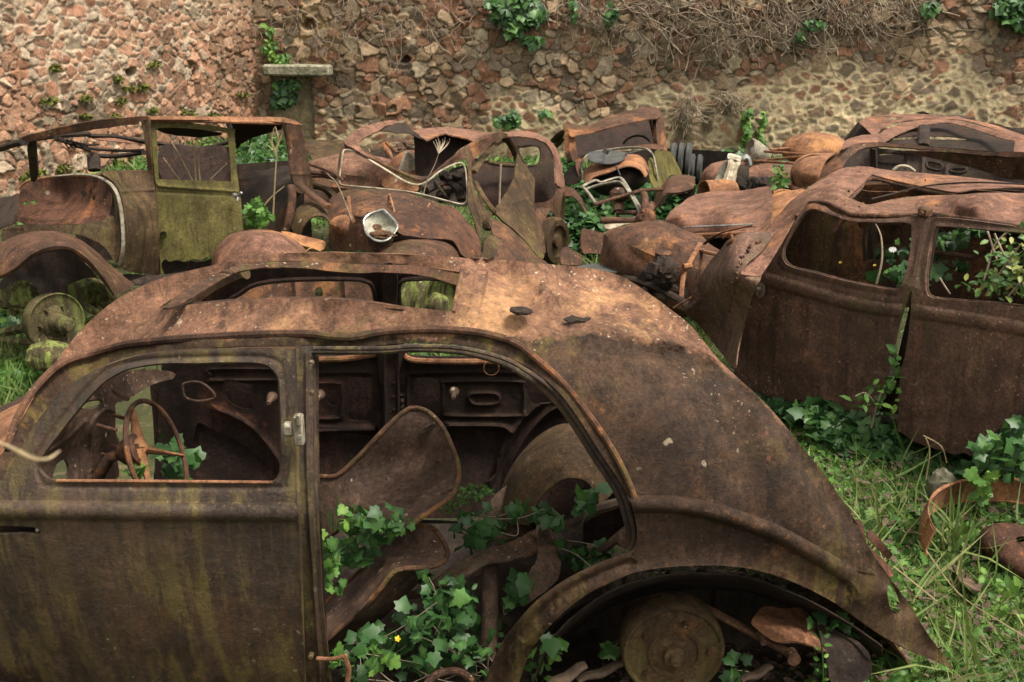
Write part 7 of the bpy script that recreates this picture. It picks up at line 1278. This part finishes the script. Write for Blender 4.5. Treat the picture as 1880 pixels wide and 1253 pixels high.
m = MB(); m.panel(**p3([(125, 600), (130, 540), (160, 500), (185, 480), (225, 490), (245, 560), (200, 600)], [(125, 600, 10.2), (185, 480, 10.3), (245, 560, 10.0)], res=6)); m.net([[np.array([x, y, z]) for z in (.0, .4, .6)] for x, y in ((1.0, 11.6), (1.8, 12.1), (2.6, 11.8))], n=3); m.each('rear_skin', M['dark'], cT)
# loose things in the ivy
w_ = thing('loose_wing', 'curled rusty wing standing on its edge in the ivy, right of the truck cab bonnet', 'wing', tuple(at(*z3([(850, 700)])[0], 8.6)))
m = MB(); m.net([[at(*z3([p[:2]])[0], p[2]) for p in r] for r in ([(690, 800, 8.9), (740, 680, 8.9), (800, 585, 8.95), (850, 552, 9.0), (920, 548, 9.0), (980, 556, 9.0)], [(700, 800, 8.6), (750, 700, 8.6), (800, 620, 8.65), (850, 590, 8.7), (930, 585, 8.7), (986, 600, 8.7)], [(715, 790, 8.35), (760, 720, 8.35), (800, 668, 8.35), (850, 665, 8.35), (920, 655, 8.4), (975, 640, 8.4)], [(712, 770, 8.5), (762, 700, 8.5), (805, 655, 8.5), (855, 650, 8.55), (920, 640, 8.6), (970, 620, 8.6)])], n=5, th=.01, dent=.006); m.build('wing_panel', M['brown'], w_)
m = MB(); m.panel(**p3([(880, 660), (975, 642), (980, 690), (940, 705), (890, 690)], [(880, 660, 8.5), (980, 690, 8.4)], res=6)); t3(m, [(765, 740, 8.3), (800, 690, 8.3)], .02, flat=.4); m.build('wing_stay', M['dark'], w_)
m = MB(); t3(m, [(250, 615, 8.6), (330, 578, 8.7), (370, 590, 8.65), (430, 572, 8.7), (490, 560, 8.7), (520, 585, 8.6), (560, 650, 8.45), (610, 730, 8.25), (650, 790, 8.1), (640, 830, 8.05), (600, 740, 8.2), (540, 640, 8.45), (490, 590, 8.6), (400, 600, 8.6), (320, 620, 8.6), (270, 640, 8.55)], .017, flat=.6, n=4); t3(m, [(250, 620, 8.6), (300, 680, 8.4), (335, 735, 8.2)], .014); tag(m.build('window_frame', M['alu']), 'bent pale metal window frame lying in the ivy before the truck cab', 'frame')
m = MB(); m.panel(**p3([(385, 862), (440, 850), (560, 825), (635, 808), (640, 830), (625, 850), (520, 870), (430, 896), (400, 890)], [(385, 862, 7.9), (635, 808, 8.0), (430, 896, 7.8)], res=4, th=.008, creases=[(z3([(400, 875), (625, 825)]), 3, .01)])); tag(m.build('grille_piece', M['ivory']), 'pale ribbed strip of grille under the thick axle bar', 'grille')
m = MB(); t3(m, [(330, 735, 8.2), (480, 690, 8.3), (640, 645, 8.4), (770, 638, 8.6)], .016); tag(m.build('tie_rod', M['brown']), 'thin rusty rod crossing the bent pale window frame', 'rod')
m = MB(); t3(m, [(365, 840, 7.9), (500, 842, 7.9), (650, 842, 7.9)], .028, sides=12); m.blob(at(*z3([(665, 850)])[0], 7.9), (.09, .08, .1), (0, 0, 0), .15, 6); t3(m, [(680, 850, 7.9), (685, 790, 7.95), (700, 740, 8.1)], .035); t3(m, [(650, 830, 7.9), (660, 700, 8.1), (650, 670, 8.2)], .03); t3(m, [(640, 880, 7.85), (690, 885, 7.85)], .035); tag(m.build('axle_bar', M['brown']), 'thick rusty axle bar with an upright knuckle in the ivy', 'axle')
m = MB(); t3(m, [(485, 780, 8.4), (490, 700, 8.5), (500, 660, 8.5)], .045, flat=.5); m.blob(at(*z3([(500, 670)])[0], 8.5), (.1, .08, .06)); t3(m, [(470, 790, 8.4), (600, 790, 8.4)], .02); tag(m.build('scrap_post', M['panel']), 'short rusty stump standing in the ivy inside the bent window frame', 'scrap')
for i, (pp, Y, lb) in enumerate((([(245, 905), (300, 903), (345, 915), (395, 925), (407, 950), (403, 1010), (382, 1060), (310, 1055), (248, 1050)], 7.4, 'square rusty plate standing upright in the grass, the tallest of three'), ([(110, 1040), (130, 1018), (160, 1022), (245, 1080), (242, 1130), (180, 1135), (108, 1125)], 7.1, 'low dark rusty plate in the grass, leftmost of three'), ([(395, 1065), (420, 1000), (445, 985), (475, 1030), (482, 1060), (462, 1085), (420, 1095)], 7.3, 'small rounded rusty plate in the grass, rightmost of three'))):
    m = MB(); c = np.mean(pp, 0); m.panel(**p3(pp, [(pp[0][0], pp[0][1], Y), (c[0], c[1]-30, Y+.05), (pp[-1][0], pp[-1][1], Y-.1)], res=5, th=.012, dent=.01)); tag(m.build('metal_plate', M['brown']), lb, 'plate', 'plates standing in the grass')
hs_ = thing('headlamp', 'rusty egg-shaped headlamp shell hanging over the grass left of the long bonnet', 'headlamp', tuple(at(*z3([(645, 985)])[0], 6.8)))
m = MB(); m.blob(at(*z3([(645, 985)])[0], 6.8), (.105, .13, .135), (0, 10, 0), .04, 3); m.build('shell', M['orange'], hs_)
m = MB(); t3(m, [(690, 960, 6.8), (720, 955, 6.8)], .02); m.build('stalk', M['brown'], hs_)
m = MB(); m.panel(**p3([(200, 1145), (280, 1130), (340, 1125), (420, 1150), (480, 1180), (350, 1175), (240, 1165)], [(200, 1145, 6.3), (340, 1125, 6.4), (480, 1180, 6.2)], res=5, dent=.01)); tag(m.build('scrap_sheet', M['rubber']), 'dark flat sheet in the grass just beyond the foreground roof', 'metal sheet')
m = MB(); m.net([[at(*z3([p[:2]])[0], p[2]) for p in r] for r in ([(130, 620, 9.2), (190, 640, 9.0), (240, 700, 8.8), (268, 780, 8.6)], [(130, 690, 8.9), (185, 690, 8.8), (230, 740, 8.6), (262, 800, 8.4)])], n=5, th=.01); tag(m.build('loose_wing', M['brown']), 'curved rusty wing edge in the ivy behind the middle saloon', 'wing')

# ================================================================== hoop and wheel in the grass, lower right
def ring(c, r, h, t, tilt, a0=0, a1=2*math.pi, seg=48):
    M_ = np.array(Matrix.Rotation(R(tilt[1]), 3, 'Y')@Matrix.Rotation(R(tilt[0]), 3, 'X')); rows = []
    for rr, zz in ((r, 0), (r+t, .01), (r+t, h*.5), (r, h), (r-t*.6, h+.006), (r-t, h)):
        rows.append([np.array(c)+M_@np.array([rr*math.cos(a), rr*math.sin(a), zz]) for a in np.linspace(a0, a1, seg)])
    return rows
m = MB(); c = atz(1925, 1035, .03); m.net(ring(c, .48, .12, .012, (3, 3), R(28), R(178)), n=2, th=.008, dent=.004)
hp = m.build('rusty_hoop', M['orange']); tag(hp, 'wide rusty steel hoop half sunk in the grass at the right edge', 'hoop')
m = MB(); c = atz(1908, 1040, .0); prof = [(.10, .07), (.15, .085), (.19, .08), (.22, .05), (.225, .02), (.20, .0), (.16, .03), (.12, .04), (.10, .045)]
rows = [[np.array(c)+np.array([r*math.cos(a), r*math.sin(a), z+r*math.cos(a)*-.25]) for a in np.linspace(0, 2*math.pi, 40)[:-1]] for r, z in prof]
m.net(rows, n=2, th=.006, closed_u=True, dent=.004); t = thing('wheel_rim', 'rust-red wheel rim lying flat in the grass inside the hoop', 'wheel', tuple(c)); m.build('rim', M['panel'], t)
m = MB(); m.lathe(c+np.array([0, 0, .03]), (.2, 0, 1), [(.10, 0), (.09, .03), (.05, .045), (.03, .045)], 20, up=(0, 1, 0)); m.build('hub', M['brown'], t)
m = MB(); m.panel([(1750, 1035), (1765, 1045), (1795, 1070), (1800, 1085), (1785, 1082), (1760, 1062)], [(1750, 1035, 3.5), (1795, 1080, 3.3)], res=5); tag(m.build('rusty_shard', M['seat']), 'small dark rusty shard in the grass left of the wheel rim', 'shard')
L = Leaves(); n_ = 60; c = atz(1860, 1085, .03); L.add(TO, c+RNG.normal(size=(n_, 3))*np.array([.07, .06, .02]), RNG.normal(size=(n_, 3))*.5+np.array([0, -.5, .7]), RNG.uniform(.03, .07, n_), RNG.normal(size=(n_, 3))+np.array([0, 0, 1.2])); tag(L.build('weed_plant', M['weed']), 'bright clump of upright weeds in front of the wheel rim', 'weed')
L = Leaves(); n_ = 36; c = atz(1745, 1010, .03); V, F = TB; L.add((V, F), c+RNG.normal(size=(n_, 3))*.03, RNG.normal(size=(n_, 3)), RNG.uniform(.15, .32, n_), RNG.normal(size=(n_, 3))*.25+np.array([0, 0, 1])); tag(L.build('grass_tuft', M['grass']), 'tall thin grass tuft standing inside the rusty hoop', 'grass tuft')
m = MB(); m.ptube([(1700, 1010, 3.5), (1760, 1090, 3.2), (1850, 1150, 2.95), (1900, 1180, 2.9)], .0022, sides=5); m.ptube([(1640, 1040, 3.1), (1690, 1080, 3.05), (1720, 1105, 3.0)], .003, sides=5); m.ptube([(1700, 880, 4.1), (1707, 830, 4.1), (1700, 805, 4.1)], .003, sides=5); m.ptube([(1738, 850, 4.2), (1728, 820, 4.2), (1695, 800, 4.2)], .003, sides=5); tag(m.build('dry_straw', M['stalk']), 'long pale dry straws lying over the grass at the lower right', 'straw')
L = Leaves()
for k in range(9): L.add(TO, (at(1508+(-1)**k*4, 1165+k*10+RNG.uniform(-5, 5), 2.52+RNG.uniform(-.02, .02)))[None], RNG.normal(size=(1, 3))*.5+np.array([[0, -.8, .6]]), RNG.uniform(.018, .034), np.array([[(-1)**k, RNG.uniform(-.5, .5), .4]]))
cl = thing('seedling', 'small upright seedling in front of the tail of the foreground car', 'plant', tuple(at(1510, 1255, 2.52))); L.build('leaves', M['weed'], cl); m = MB(); m.ptube([(1512, 1262, 2.52), (1510, 1200, 2.52), (1506, 1160, 2.52)], .003, sides=5); m.build('stem', M['weed'], cl)

# what shows through the far windows of the foreground car: apron and a loose wheel of the middle saloon
m = MB(); m.panel([(440, 500), (700, 500), (720, 600), (700, 700), (420, 700)], [(440, 500, 5.7), (700, 500, 5.5), (700, 700, 5.3), (420, 700, 5.4)], [[(578, 532), (590, 528), (592, 545), (580, 545)]], res=10, dent=.01, creases=[([(540, 500), (548, 600), (550, 690)], 5, .03), ([(630, 500), (640, 600), (650, 690)], 5, .03)]); m.build('front_apron', M['brown'], cM)
lw = thing('road_wheel', 'mossy wheel with a bare hub seen through the rear far window of the foreground car', 'wheel', tuple(at(795, 600, 5.0)))
m = MB(); c = at(795, 560, 5.0); m.lathe(c, (.85, -.55, 0), [(.14, -.07), (.20, -.06), (.205, -.03), (.17, -.02), (.17, .03), (.205, .04), (.20, .07), (.165, .06), (.15, .02), (.07, .0), (.06, .06), (.035, .08)], 36); m.build('rim', M['mossy'], lw)
